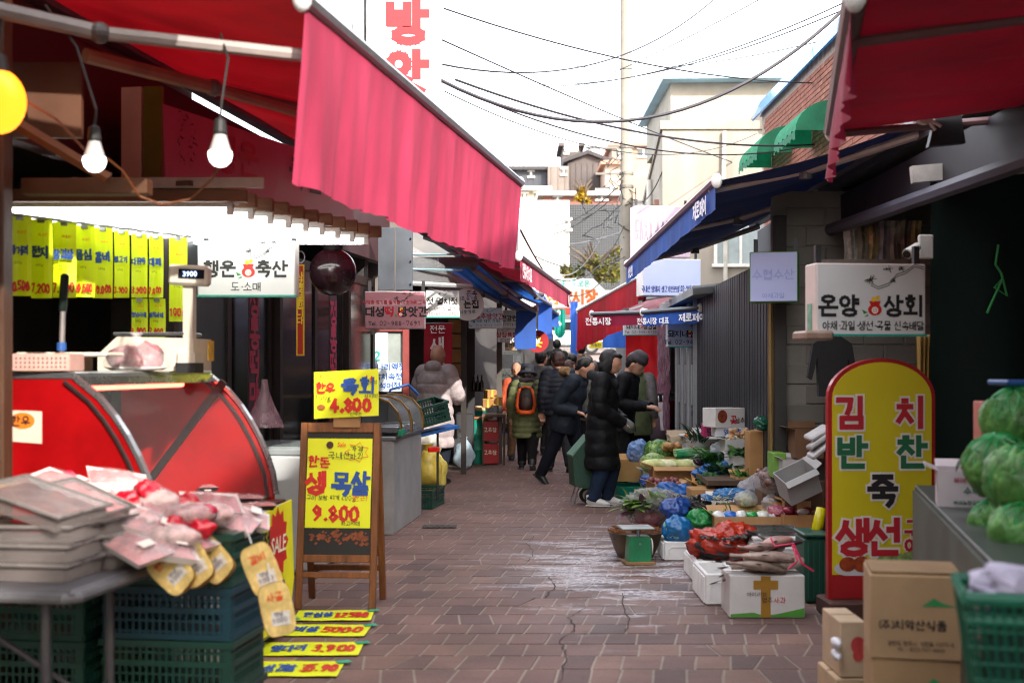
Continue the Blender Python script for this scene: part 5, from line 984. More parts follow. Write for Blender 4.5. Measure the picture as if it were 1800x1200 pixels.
for i, (px, py, Y, rz) in enumerate(((205, 862, 4.85, .3), (275, 880, 4.8, -.4), (330, 905, 4.72, .5), (240, 915, 4.62, -.2), (300, 945, 4.55, .3), (170, 905, 4.6, .7), (375, 905, 4.85, -.5))):
    t = thing('wrapped_meat', 'pale pink shrink-wrapped meat roll, %s' % ('at the back of the heap', 'under the back red wrapper', 'beside the rightmost wrapper', 'left of the heap centre', 'front of the heap', 'against the clear trays', 'near the crate corner')[i], 'meat', P(px, py, Y), rz, 'wrapped meat rolls'); part('meat', MB().ell((0, 0, 0), (.1, .055, .045), 24, 16, na=.25, ns=14, seed=i), M(('c99a98', 'd2aaa4', 'b87a7a')[i % 3], .3, .45, 20, .3), t, True); part('film', MB().ell((0, 0, 0), (.108, .062, .052), 26, 18, na=.2, ns=16, seed=i + 9, cr=.15, cs=22), M('f2eef0', .08, .1, alpha=.2, spec=.9, bump=.4, bsc=30), t, True)
def yellow_pack(label, px, py, Y, rot, words):
    t = thing('yellow_tray_pack', label, 'food pack', P(px, py, Y), group='yellow packs hung on strings'); t.rotation_euler = rot; a, b = .062, .098
    def ol(s, n=20): return [(s * a * (abs(math.cos(q)) ** .5) * (1 if math.cos(q) > 0 else -1), s * b * (abs(math.sin(q)) ** .5) * (1 if math.sin(q) > 0 else -1)) for q in (2 * math.pi * i / n for i in range(n))]
    mb = MB(); mb.v = [Vector((x, 0, z)) for x, z in ol(1)] + [Vector((x, .05, z)) for x, z in ol(.78)]; n = 20; mb.f = [(i, (i + 1) % n, n + (i + 1) % n, n + i) for i in range(n)] + [tuple(range(2 * n - 1, n - 1, -1))]
    part('tray', mb, M('dba11c', .4, .12), t, True); part('label_film', MB().add([(x, -.003, z) for x, z in ol(.98)], [tuple(range(20))]), M('e4c67c', .25, .3, 14), t); part('price_label', MB().box((.005, -.005, -.035), (.07, .002, .05), (0, .12, 0)), M('ddd6cc', .4, .25, 30), t); letters(t, 'cf4a1c', [(words, 0, .03, .03, .15)], y=-.006); letters(t, '4a4a64', [('1000', .0, -.05, .02, .12), ('양념', 0, -.025, .016, .12)], y=-.0075)
    part('string', MB().sweep([(0, 0, .1), (.01, .02, .17)], .003, 5), M('d8d8d8', .4), t)
yellow_pack('yellow tray pack tilted left, hanging off the table edge', 300, 1002, 4.5, (R(-35), R(-52), R(10)), '한우'); yellow_pack('yellow tray pack with white label behind the left one', 338, 988, 4.6, (R(-35), R(-38), R(6)), '국물'); yellow_pack('yellow tray pack nearest the crate front', 372, 982, 4.72, (R(-30), R(-48), R(4)), '사골'); yellow_pack('upper yellow tray pack hanging on the crate corner', 460, 1000, 4.7, (R(-8), R(-20), R(28)), '갈비'); yellow_pack('lower yellow tray pack hanging on the crate corner', 487, 1070, 4.65, (R(-12), R(-9), R(30)), '사골')
# ---- lattice crates
def crate_mesh(w_, d_, h):
    mb = MB()
    for z in (.012, h - .02, h * .55): 
        mb.box((0, -d_ / 2, z), (w_, .014, .022)).box((0, d_ / 2, z), (w_, .014, .022)).box((-w_ / 2, 0, z), (.014, d_, .022)).box((w_ / 2, 0, z), (.014, d_, .022))
    for x in (-1, 1):
        for y in (-1, 1): mb.box((x * (w_ / 2 - .015), y * (d_ / 2 - .015), h / 2), (.034, .034, h))
    n = int(w_ / .026)
    for i in range(n): 
        x = (i + .5) / n * w_ - w_ / 2
        for y in (-1, 1): mb.box((x, y * d_ / 2, h * .5), (.009, .008, h * .92))
    n = int(d_ / .026)
    for i in range(n):
        y = (i + .5) / n * d_ - d_ / 2
        for x in (-1, 1): mb.box((x * w_ / 2, y, h * .5), (.008, .009, h * .92))
    for k in range(4):
        z = h * (.15 + .2 * k)
        for y in (-1, 1): mb.box((0, y * d_ / 2, z), (w_, .007, .008))
        for x in (-1, 1): mb.box((x * w_ / 2, 0, z), (.007, d_, .008))
    mb.box((0, 0, .006), (w_ - .02, d_ - .02, .008)); return mb
CRM = crate_mesh(.5, .36, .2).mesh(); RIM = MB().box((0, -.185, .185), (.53, .02, .025)).box((0, .185, .185), (.53, .02, .025)).box((-.255, 0, .185), (.02, .35, .025)).box((.255, 0, .185), (.02, .35, .025)).mesh()
def crate(label, loc, rz, mat, group='stacked plastic crates', rot=None, sc=None):
    t = thing('plastic_crate', label, 'crate', loc, rz, group); a = obj('lattice_body', CRM.copy(), mat, t); a['kind'] = 'stuff'; obj('rim', RIM.copy(), mat, t)
    if rot: t.rotation_euler = rot
    if sc: t.scale = sc
    return t
for k, nm in enumerate(('bottom green', 'second green', 'teal blue third', 'top dark green')): crate('%s plastic crate in the stack under the meat packs' % nm, (-1.27, 4.98, .2 * k), R(-8), TEALC if k == 2 else GRN)
for k, nm in enumerate(('bottom', 'middle', 'top')): crate('%s crate of the hidden stack behind the table legs' % nm, (-1.82, 4.98, .2 * k), R(-8), GRN)
# ---- A-frame board
t = thing('sandwich_board', 'wooden A-frame chalkboard with yellow pork poster standing on the paving', 'sign board', (X(591, 7.55), 7.5, 0), R(-4))
W_, H_ = .48, 1.1; tl_ = R(-9)
def fr_(y0, tilt, m, full=True):
    mt = Matrix.Translation((0, y0, 0)) @ Matrix.Rotation(tilt, 4, 'X'); mb = []
    for x in (-1, 1): mb.append(('leg', MB().add(*(lambda b: (b.v, b.f))(MB().box((x * (W_ / 2 - .02), 0, H_ / 2), (.04, .03, H_), b=.004)), mt)))
    mb.append(('rail', MB().add(*(lambda b: (b.v, b.f))(MB().box((0, 0, H_ - .03), (W_ - .08, .028, .06), b=.004)), mt))); mb.append(('rail', MB().add(*(lambda b: (b.v, b.f))(MB().box((0, 0, .295), (W_ - .08, .026, .045), b=.004)), mt))); mb.append(('rail', MB().add(*(lambda b: (b.v, b.f))(MB().box((0, 0, .2), (W_ - .08, .024, .035), b=.004)), mt)))
    return mb, mt
WD = M('7d4a20', .55, .3, 4, .25, stretch=(5, 5, .7), coat=.15)
fl, FM = fr_(0, tl_, WD)
for nm, mb in fl: part(nm, mb, WD, t)
bk, BM = fr_(.37, R(10), WD)
for nm, mb in bk: part(nm, mb, WD, t)
def onf(b): return MB().add(b.v, b.f, FM)
part('chalkboard', onf(MB().box((0, .003, .685), (W_ - .08, .012, .74))), M('1d1c1b', .6, .2, 6), t); part('chalkboard', MB().add(*(lambda b: (b.v, b.f))(MB().box((0, -.003, .685), (W_ - .08, .012, .74))), BM), M('1c3a24', .6, .2, 6), t)
pp = part('poster', onf(MB().grid(lambda u, v: ((u - .5) * .39, -.008 - .003 * math.sin(v * 6), .475 + v * .53), 3, 10)), M('e4ea18', .5, .06, 3), t)
def wl(par, col, items):
    mb = MB()
    for it in items: write(mb, it[0], it[1], it[2], it[3], it[4], y=-.0135, mt=FM, **(it[5] if len(it) > 5 else {}))
    part('lettering', mb, M(col, .55, .1), par)
wl(pp, 'c92016', [('생', -.13, .685, .12, .21, {'hand': .8}), ('한돈', -.12, .835, .06, .18, {'hand': 1}), ('9.800', -.005, .515, .09, .22, {'hand': .7, 'width': .29})]); wl(pp, '1c4c9c', [('목살', .075, .68, .125, .19, {'hand': .8, 'width': .23})]); wl(pp, '3c4a20', [('국내산', .0, .885, .04, .1, {'hand': 1}), ('가격', .105, .925, .035, .12, {'hand': 1}), ('파괴', .105, .88, .035, .12, {'hand': 1}), ('구이 보쌈 찌개', -.09, .64, .027, .12, {'hand': 1}), ('600g', .06, .635, .03, .1, {'hand': 1}), ('파괴시대', .08, .49, .025, .12, {'hand': 1})]); wl(pp, 'e2561c', [('(한근)', .13, .635, .03, .12, {'hand': 1}), ('Sale', .01, .955, .03, .1, {'slant': .15})])
mb = MB()
for i in range(14): a0_, a1_ = i / 14 * 6.283, (i + 1) / 14 * 6.283; r0, r1 = (.075, .05) if i % 2 else (.05, .075); p0 = (.105 + r0 * math.cos(a0_) * 1.0, .92 + r0 * .8 * math.sin(a0_)); p1 = (.105 + r1 * math.cos(a1_), .92 + r1 * .8 * math.sin(a1_)); mb.add([(p0[0], -.013 - .0002 * (i % 3), p0[1]), (p0[0], -.013 - .0002 * (i % 3), p0[1] + .005), (p1[0], -.013 - .0002 * (i % 3), p1[1] + .005), (p1[0], -.013 - .0002 * (i % 3), p1[1])], [(0, 1, 2, 3)], FM)
part('burst_outline', mb, M('e2761c', .5), pp); m_ = MB(); disc(m_, -.06, .965, .022, -.0135); m_.v = [FM @ v for v in m_.v]; part('medallion', m_, M('4a2016', .5, .4, 40), pp)
mb = MB(); rr_ = random.Random(4)
for i in range(70): x, z = rr_.uniform(-.17, .18), rr_.gauss(.415, .02); s = rr_.uniform(.006, .02); mb.add([(x - s, -.005 - .0002 * (i % 7), z), (x, -.005 - .0002 * (i % 7), z - s * .6), (x + s, -.005 - .0002 * (i % 7), z + s * .3), (x + s * .2, -.005 - .0002 * (i % 7), z + s)], [(0, 1, 2, 3)], FM)
part('chalk_drawing', mb, M('8a4a2a', .8, .35, 30), t)
p2_ = thing('price_poster', 'small yellow beef price poster fixed on top of the sandwich board', 'poster', (X(608, 7.6), 7.62, Z(733, 7.62)), R(-2)); pw, ph_ = 114 / F * 7.62, 82 / F * 7.62
part('block', MB().box((0, .03, -.02), (.16, .03, .08)), M('a07850', .7, .2), p2_); part('sheet', MB().grid(lambda u, v: ((u - .5) * pw, .004 * math.sin(u * 7), v * ph_ + .02 * (u - .5)), 8, 6), M('e4ea18', .5, .06, 3), p2_)
letters(p2_, '1c4c9c', [('육회', .08, .14, .09, .2, {'hand': .7})], y=-.008); letters(p2_, 'c92016', [('한우', -.12, .15, .055, .2, {'hand': .7}), ('4.800', .03, .03, .08, .24, {'hand': .6, 'width': .25}), ('1+', .14, .21, .04, .16)], y=-.008); letters(p2_, '3c4a20', [('100g', -.14, .1, .035, .08), ('사시미', .15, .115, .025, .12), ('선착순', .06, .01, .022, .12), ('이상', .165, .2, .022, .1), ('도축', -.16, .235, .02, .1)], y=-.008); m_ = MB(); disc(m_, -.15, .06, .025, -.008, 14, .016); part('medallion', m_, M('b0642c', .5, .3, 30), p2_)
# ---- yellow sheets taped on the paving
for i, (x0, x1, y, nm) in enumerate(((520, 655, 1083, '12.500'), (480, 648, 1109, '5000'), (455, 635, 1142, '3.900'), (450, 600, 1177, '35.90'))):
    a, b = G(x0, y), G(x1, y); wd = b.x - a.x; t = thing('floor_price_sheet', 'yellow price sheet taped flat on the paving, %s' % ('nearest the sandwich board legs', 'second from the sandwich board', 'third from the sandwich board', 'closest to the picture bottom')[i], 'price sheet', ((a.x + b.x) / 2, a.y, .007), R((2, -2, 1, 0)[i]), 'price sheets on the ground')
    part('sheet', MB().grid(lambda u, v: ((u - .5) * wd, (v - .5) * .3, .0012 * math.sin(u * 13 + i) + .0012), 8, 3), M('dfe818', .45, .1, 3), t)
    mt = Matrix.Translation((0, 0, .0045)) @ Matrix.Rotation(R(90), 4, 'X') @ Matrix.Rotation(R(180), 4, 'Y') @ Matrix.Rotation(R(180), 4, 'Z'); mt = Matrix.Translation((0, 0, .0045)) @ Matrix.Rotation(R(-90), 4, 'X')
    mb = MB(); write(mb, nm, wd * .24, -.08, .15, .13, hand=.8, width=wd * .42, mt=mt); part('lettering', mb, M('c8281c', .5), t); mb = MB(); write(mb, ('안심살', '갈비살', '앞다리', '삼겹살')[i], -wd * .2, -.06, .13, .13, hand=.8, width=wd * .35, mt=mt); part('lettering', mb, M('1c4c9c', .5), t)
    for s in (-1, 1): part('tape', MB().box((s * wd * .49, .12 * s, .0062), (.07, .05, .001), (0, 0, .5)), M('10a080', .4, .15), t)
# ---- chest freezer, curved hot case, counter
t = thing('chest_freezer', 'white chest freezer with sliding glass lid between showcase and sandwich board', 'freezer', (X(500, 9.2), 8.9, 0), R(-8))
part('body', MB().box((0, .3, .42), (.62, .9, .8), b=.02), M('b9bcbe', .45, .12, 3), t); part('lid_frame', MB().box((0, .3, .84), (.62, .9, .05), b=.01), M('8f9698', .4, .1), t); part('glass_lid', MB().box((0, .25, .872), (.52, .78, .01)), M('bccaca', .08, .1, alpha=.5, spec=.8), t)
solo('plastic_bag', 'pinkish clear plastic bag hanging in the dark doorway', 'bag', MB().lathe([(.02, .3), (.03, .22), (.07, .12), (.12, .02), (.13, -.02)], 18, closed=True), M('caa4b4', .15, .2, alpha=.45, spec=.9, bump=.5, bsc=20), (X(465, 8.6), 8.6, Z(745, 8.6)), smooth=True)
ct = thing('steel_counter', 'grey steel counter box beside the sandwich board', 'counter', (X(660, 10.9), 10.85, 0), R(-5)); part('body', MB().box((.0, .75, .4), (.32, 1.5, .8), b=.006), M('a2a5a8', .45, .2, 3, .1, metal=.25), ct); part('top', MB().box((0, .75, .815), (.36, 1.54, .03), b=.005), M('94979b', .3, .15, metal=.7), ct)
hc = thing('curved_glass_case', 'curved glass warming case with brass trim on the steel counter', 'display case', (X(668, 10.9), 10.95, .832), R(-5)); arc = [(.17, 0), (.17, .1), (.14, .2), (.07, .28), (-.03, .32), (-.17, .33)]
part('glass', MB().grid(lambda u, v: (arc[int(round(v * 5))][0], u * 1.2, arc[int(round(v * 5))][1]), 2, 5), M('b9c2c4', .06, .15, 5, alpha=.3, spec=.9), hc, True)
for y in (0, .55, 1.2): part('trim', MB().sweep([(a + .006, y, b + .004) for a, b in arc], [(.012, .025)] * 6, 6), M('8a6a34', .35, .2, metal=.6), hc)
part('back_panel', MB().box((-.17, .6, .16), (.02, 1.2, .32)), M('5a5c5e', .4, metal=.5), hc); part('end_panel', MB().prism([(a, b) for a, b in arc] + [(-.17, 0)], 1.2, 1.215), M('6a6c6e', .4, metal=.4), hc); part('tape', MB().box((.18, .0, .03), (.03, .18, .05)), M('0f8f68', .4), hc)
for i in range(4): part('steel_pan', MB().box((0, .15 + i * .28, .05), (.3, .25, .06), b=.01), M('b0b2b4', .2, .15, metal=.9), hc)
# ---- hand cart with crate, sacks, bins
hcart = thing('hand_cart', 'blue-framed folding hand cart carrying a dark green crate', 'cart', (X(735, 12.6), 12.6, 0), R(20))
part('handle', MB().sweep([(-.3, 0, .78), (-.34, 0, .95), (-.28, 0, 1.2), (-.1, 0, 1.25), (.0, 0, 1.15)], .014, 8), M('1f62b0', .4, .1), hcart); part('platform', MB().box((.1, 0, .78), (.55, .35, .03), (0, R(-12), 0)), M('1f62b0', .4, .1), hcart); part('frame', MB().cyl((-.15, -.15, .1), (-.25, -.15, .8), .012).cyl((-.15, .15, .1), (-.25, .15, .8), .012).cyl((.2, 0, .1), (.2, 0, .8), .012), M('2a2c30', .5), hcart)
for s in (-.17, .17): part('wheel', MB().cyl((-.1, s - .02, .1), (-.1, s + .02, .1), .1, n=16), M('1c1c1e', .7), hcart)
part('reflector', MB().box((.1, -.2, .62), (.12, .02, .05), b=.008), M('d01c14', .25, .1, coat=.5), hcart, label='red reflector lamp')
crate('dark green lattice crate tilted on the blue hand cart', (X(740, 12.55), 12.55, .86), 0, M('0a3a30', .5, .15), None, (R(6), R(-14), R(22)), (1, 1, 1.0))
def sack(label, px, py, Y, r, c, name='sack', cat='sack', seed=0, alpha=1, tie=True):
    t = thing(name, label, cat, (X(px, Y), Y, Z(py, Y))); part('body', MB().ell((0, 0, r[2] * .95), r, 22, 16, na=.28, ns=7, seed=seed), M(c, .4, .2, 8, .35, alpha=alpha, bsc=16), t, True)
    if tie: part('neck', MB().lathe([(r[0] * .5, r[2] * 1.7), (r[0] * .18, r[2] * 1.95), (r[0] * .4, r[2] * 2.25)], 12, closed=True), M(c, .4, .2, 8, .3, alpha=alpha), t, True)
    return t
sack('yellow plastic sack stuffed full behind the steel counter', 752, 862, 13.6, (.16, .15, .22), 'c9b24a', seed=1); sack('second yellow sack leaning behind the first', 770, 860, 14.0, (.1, .12, .2), 'cfc060', seed=2); sack('white plastic sack on top of the yellow sacks', 755, 800, 13.8, (.12, .12, .13), 'cfcbc0', seed=3)
crate('green crate on the ground under the yellow sacks', (X(745, 12.9), 13.1, 0), R(-9), GRN, None, None, (.55, 1.6, .95))
sack('blue and white printed sack standing by the green bin', 815, 824, 17.8, (.15, .1, .2), '9fb4c4', 'printed_sack', seed=5)
gb = thing('green_bin', 'tall green ribbed drum with wooden lid on the left', 'bin', G(840, 815)); part('drum', MB().lathe([(.14, 0), (.15, .02), (.15, .2), (.157, .21), (.15, .23), (.15, .42), (.157, .43), (.15, .45), (.155, .66)], 24), M('12806a', .5, .15, 5), gb, True); part('lid', MB().box((.02, 0, .68), (.42, .34, .03), b=.006), M('a86a3c', .6, .2), gb)
t = thing('black_board', 'black leaning panel beside the blue white sack', 'board', G(815, 818)); part('panel', MB().box((0, .05, .38), (.3, .03, .74), (R(-8), 0, 0), b=.02), M('24262a', .6, .15), t)
st_ = thing('produce_stand', 'rusty metal stand stacked with red boxes left of the walking woman', 'stand', (X(868, 18.6), 18.6, 0)); part('top', MB().box((0, .2, .72), (.34, .6, .04)), M('6a5040', .6, .2), st_)
for x in (-.15, .15):
    for y in (-.08, .48): part('post', MB().box((x, y, .36), (.03, .03, .72)), M('5a4030', .7, .25), st_)
for k in range(2): t = thing('red_box', '%s red printed box inside the rusty stand' % ('lower', 'upper')[k], 'box', (X(862, 18.7), 18.75, .02 + .33 * k)); part('box', MB().box((0, 0, .14), (.24, .3, .29), b=.006), M('a8141c', .5, .12), t); letters(t, 'e8d8c8', [('고추장', 0, .13, .06, .14)], y=-.152)
for i, (px, py, Y) in enumerate(((858, 716, 18.5), (873, 712, 18.6), (862, 700, 18.7))): t = thing('gift_box', 'tan gift box tied with yellow ribbon, %s' % ('front left', 'front right', 'topmost')[i], 'box', (X(px, Y), Y, Z(py, Y)), .2 * i); part('box', MB().box((0, 0, .06), (.15, .15, .12), b=.004), M('a0713c', .6, .15), t); part('ribbon', MB().box((0, 0, .06), (.03, .154, .124)).box((0, 0, .062), (.154, .03, .124)), M('d8b848', .35, .1), t)
for i, (px, py, Y, c) in enumerate(((838, 731, 19.2, '109078'), (806, 731, 19.2, '109078'), (822, 728, 19.55, '0f6f60'))):
    t = thing('produce_basket', 'teal basket of %s' % ('pale bread-like goods by the green bin', 'small pale goods behind the coat man', 'dark dried herbs at the back')[i], 'basket', (X(px, Y), Y, Z(py, Y))); part('basket', MB().lathe([(.13, 0), (.17, .08), (.165, .08), (.125, .01)], 20), M(c, .45, .12), t)
    mb = MB()
    for k in range(5): a = k * 1.26; mb.ell((.08 * math.cos(a), .08 * math.sin(a), .1 + .02 * (k % 2)), (.08, .06, .035), 10, 7, na=.2, ns=10, seed=k)
    part('goods', mb, M(('d0a878', 'd6b890', '4a4c38')[i], .6, .2, 8), t, True)
tb = thing('display_table', 'long low table carrying the baskets on the left', 'table', (X(822, 19.4), 19.45, 0)); part('table_top', MB().box((.0, 0, .66), (.62, .9, .04)), M('6a4438', .6, .2), tb)
for x in (-.3, .3): part('leg', MB().box((x, 0, .32), (.05, .8, .64)), M('4a3228', .7, .2), tb)
t = thing('plastic_stool', 'blue plastic stool on the left beside the walking woman', 'stool', (X(889, 20.2), 20.2, 0)); part('seat', MB().box((0, 0, .4), (.26, .26, .03), b=.01), M('1a5ec0', .4, .1), t)
for x in (-1, 1):
    for y in (-1, 1): part('leg', MB().cyl((x * .13, y * .13, 0), (x * .1, y * .1, .4), .022, n=8), M('1a5ec0', .4, .1), t)
solo('steel_basin', 'grey metal basin resting on the blue stool', 'basin', MB().lathe([(.1, 0), (.15, .12), (.145, .12), (.095, .01)], 20), M('8a8d90', .3, .15, metal=.7), (X(892, 20.2), 20.2, .418), smooth=True)
t = thing('glass_cabinet', 'small glass food cabinet with price list on the left', 'cabinet', (X(897, 20.5), 20.6, Z(668, 20.5))); part('base', MB().box((0, 0, -.25), (.4, .4, .5)), M('55504c', .6), t); part('glass', MB().box((0, 0, .22), (.38, .38, .44)), M('b8c8c0', .08, .1, alpha=.4, spec=.8), t); part('price_list', MB().box((-.06, -.2, .3), (.2, .01, .22)), M('c2cdca', .5, .12, 20), t); mb = MB()
for k in range(30): mb.leaf((random.uniform(-.15, .15), random.uniform(-.15, .1), .05), Vector((random.uniform(-1, 1), random.uniform(-1, 1), .7)), Vector((0, 0, 1)), .1, .05)
part('greens', mb, M('7a9a48', .6, .2), t)
for i in range(3): t = thing('sauce_bottle', 'dark sauce bottle in the left shop, %s of three' % ('left', 'middle', 'right')[i], 'bottle', (X(833 + i * 7, 18.9), 18.85, Z(688, 18.9))); part('bottle', MB().lathe([(.028, 0), (.03, .02), (.03, .13), (.012, .18), (.012, .22)], 12), M('14110f', .15, .1), t, True); part('cap', MB().cyl((0, 0, .22), (0, 0, .245), .015, n=10), M('3a2a1a', .4), t)
# ================================================================== GOODS, RIGHT SIDE
def carton(label, x0, x1, yt, yb, Y, dep, mat=None, rz=0, open_=True, flaps=(1, 1, 1, 1), words=None, wcol='3a2a20', name='carton', tilt=None, fill=None, loc=None, size=None, spread=35):
    w_ = (x1 - x0) / F * Y; h = (yb - yt) / F * Y
    if size: w_, h = size
    t = thing(name, label, 'box', loc or (X((x0 + x1) / 2, Y), Y, max(0.002, Z(yb, Y))), rz)
    if tilt: t.rotation_euler = tilt
    mat = mat or CARD; th = .006
    if open_:
        part('body', MB().box((0, th / 2, h / 2), (w_, th, h)).box((0, dep - th / 2, h / 2), (w_, th, h)).box((-w_ / 2 + th / 2, dep / 2, h / 2), (th, dep - 2 * th, h)).box((w_ / 2 - th / 2, dep / 2, h / 2), (th, dep - 2 * th, h)).box((0, dep / 2, th / 2 + .001), (w_ - 2 * th, dep - 2 * th, th)), mat, t)
        fl_ = min(w_, dep) * .42; rd = random.Random(len(label))
        for k, (cx_, cy_, ax) in enumerate(((0, 0, 'f'), (0, dep, 'b'), (-w_ / 2, dep / 2, 'l'), (w_ / 2, dep / 2, 'r'))):
            if not flaps[k]: continue
            a = R(spread + rd.uniform(-18, 28)); s, c = math.sin(a) * fl_, math.cos(a) * fl_
            if ax in 'fb': q = -1 if ax == 'f' else 1; v = [(-w_ / 2, cy_, h), (w_ / 2, cy_, h), (w_ / 2, cy_ + q * s, h + c * (.6 if q > 0 else -.35)), (-w_ / 2, cy_ + q * s, h + c * (.6 if q > 0 else -.35))]
            else: q = -1 if ax == 'l' else 1; v = [(cx_, 0, h), (cx_, dep, h), (cx_ + q * s, dep, h + c * .3), (cx_ + q * s, 0, h + c * .3)]
            n = (Vector(v[1]) - Vector(v[0])).cross(Vector(v[2]) - Vector(v[0])).normalized() * .005
            part('flap', MB().add(v + [Vector(p) + n for p in v], [(0, 1, 2, 3), (7, 6, 5, 4), (0, 4, 5, 1), (1, 5, 6, 2), (2, 6, 7, 3), (3, 7, 4, 0)]), mat, t)
    else:
        part('body', MB().box((0, dep / 2, h / 2), (w_, dep, h), b=.004), mat, t); part('seam', MB().box((0, dep / 2, h + .0012), (w_ * .995, .006, .002)), M('7a5c38', .7), t)
    for it in words or []: letters(t, it[4] if len(it) > 4 else wcol, [(it[0], it[1] * w_, it[2] * h, it[3], .15)], y=-.003)
    if fill: fill(t, w_, dep, h)
    return t
def bag(label, x0, x1, y0, y1, Y, dep, c, alpha=.8, seed=0, na=.4, ns=9, name='plastic_bag', inner=None, sub=1):
    w_ = (x1 - x0) / F * Y / 2; h = (y1 - y0) / F * Y / 2; t = thing(name, label, 'bag', (X((x0 + x1) / 2, Y), Y, Z(y1, Y)))
    if inner: part('contents', MB().ell((0, 0, h * .9), (w_ * .85, dep * .42, h * .8), 20, 14, na=.3, ns=14, seed=seed + 3), inner, t, True)
    part('film', MB().ell((0, 0, h), (w_, dep / 2, h), 60, 40, na=na * .6, ns=ns * .8, seed=seed, cr=.22, cs=11), M(c, .16, .22, 9, .5, alpha=alpha, spec=.9, bsc=40, trl=.25), t, True); return t
def greens(t, w_, dep, z, n, ln, wd, cols, y0=0, up=.8, spread=1.0, curl=.35, seed=1, name='leaves'):
    rd = random.Random(seed)
    for k, c in enumerate(cols):
        mb = MB()
        for i in range(n // len(cols)): mb.leaf((rd.uniform(-.5, .5) * w_, y0 + rd.uniform(-.5, .5) * dep, z + rd.uniform(-.02, .04)), Vector((rd.uniform(-1, 1) * spread, rd.uniform(-1, 1) * spread - .2, rd.uniform(.1, 1) * up)), Vector((rd.uniform(-.3, .3), 0, 1)), ln * rd.uniform(.6, 1.2), wd * rd.uniform(.6, 1.2), curl, 4)
        o = part(name, mb, M(c, .5, .25, 10, .2, trl=.25), t); o['kind'] = 'stuff'
def cabbage(label, px, py, Y, r, cols, name='cabbage', rot=(0, 0, 0), loc=None, net=None):
    t = thing(name, label, 'cabbage', loc or P(px, py, Y)); t.rotation_euler = rot; sd = px
    for k, c in enumerate(cols):
        mb = MB(); rd = random.Random(int(sd) + k)
        for i in range(9):
            a = rd.uniform(0, 6.28); b_ = rd.uniform(.2, 2.4)
            def lf(u, v, a=a, b_=b_, k=k):
                th = a + (u - .5) * 2.0 * (.5 + .5 * math.sin(v * 3.14)); ph = b_ * .25 + v * 1.9; rr = 1 + .03 * k + .06 * math.sin(u * 17) * v + .16 * noise.noise(Vector((u * 4, v * 4, a)))
                return (r[0] * rr * math.sin(ph) * math.cos(th), r[1] * rr * math.sin(ph) * math.sin(th), r[2] * rr * -math.cos(ph) * (1 if ph < 3 else 1))
            mb.grid(lf, 10, 10)
        part('leaf_layer', mb, M(c, .45, .35, 14, .6, bsc=26), t, True)
    part('core', MB().ell((0, 0, 0), tuple(v * .97 for v in r), 20, 14, na=.08, ns=8), M(cols[-1], .5, .2, 8), t, True)
    if net:
        n, m = 12, 9; mb = MB()
        for i in range(n):
            for s in (-1, 1): mb.sweep([(r[0] * 1.06 * math.sin(q / 10 * 3.14) * math.cos(i * 6.283 / n + s * q * .13), r[1] * 1.06 * math.sin(q / 10 * 3.14) * math.sin(i * 6.283 / n + s * q * .13), r[2] * 1.06 * math.cos(q / 10 * 3.14)) for q in range(11)], .0026, 4, cap=False)
        o = part('net', mb, M(net, .4, .1), t); o['kind'] = 'stuff'; part('net_film', MB().ell((0, 0, 0), tuple(v * 1.05 for v in r), 24, 16, na=.06, ns=9), M(net, .3, .2, 12, alpha=.14, bump=.4, bsc=60), t, True)
    return t
# wooden stand under the far goods
ps = thing('produce_platform', 'low wooden platform under the vegetables along the right shops', 'platform', (0, 0, 0)); part('lower_deck', MB().prism([(1.25, 10.2), (2.05, 10.0), (2.05, 14.6), (1.45, 14.6)], .16, .2, 'xy'), M('4f3a28', .8, .2), ps); part('upper_deck', MB().prism([(1.62, 10.6), (2.05, 10.6), (2.06, 14.2), (1.66, 14.2)], .44, .48, 'xy'), M('4f3a28', .8, .2), ps)
for x, y, h in ((1.3, 10.3, .16), (1.5, 14.5, .16), (1.66, 10.7, .44), (2.0, 10.7, .44), (1.7, 14.1, .44), (2.0, 14.1, .44)): part('leg', MB().box((x, y, h / 2), (.07, .07, h)), M('463424', .8, .2), ps)
# ---- fish box in front
ap = carton('white apple carton with green hill print under the dried fish', 1283, 1415, 1016, 1090, 7.25, .3, M('d2d0cc', .5, .08), open_=False, name='apple_carton')
w_, h_ = 132 / F * 7.25, 74 / F * 7.25
part('hill_print', MB().add([(-w_ / 2 + .004, -.001, .004), (w_ / 2 - .004, -.001, .004), (w_ / 2 - .004, -.001, .055), (.05, -.001, .02), (-.02, -.001, .012), (-.08, -.001, .03), (-w_ / 2 + .004, -.001, .02)], [tuple(range(7))]), M('4f9a34', .5, .15), ap); part('tape', MB().box((-.01, -.002, h_ / 2), (.055, .003, h_ - .004)).box((-.01, -.0035, h_ * .78), (.14, .002, .05)), M('a87c2c', .3, .15), ap)
letters(ap, '2a2426', [('아이러브', -.06, .12, .026, .1, {'hand': .6}), ('영주', .0, .085, .03, .1, {'hand': .6})], y=-.006); letters(ap, 'c03428', [('사과', .07, .085, .03, .12, {'hand': .6})], y=-.006)
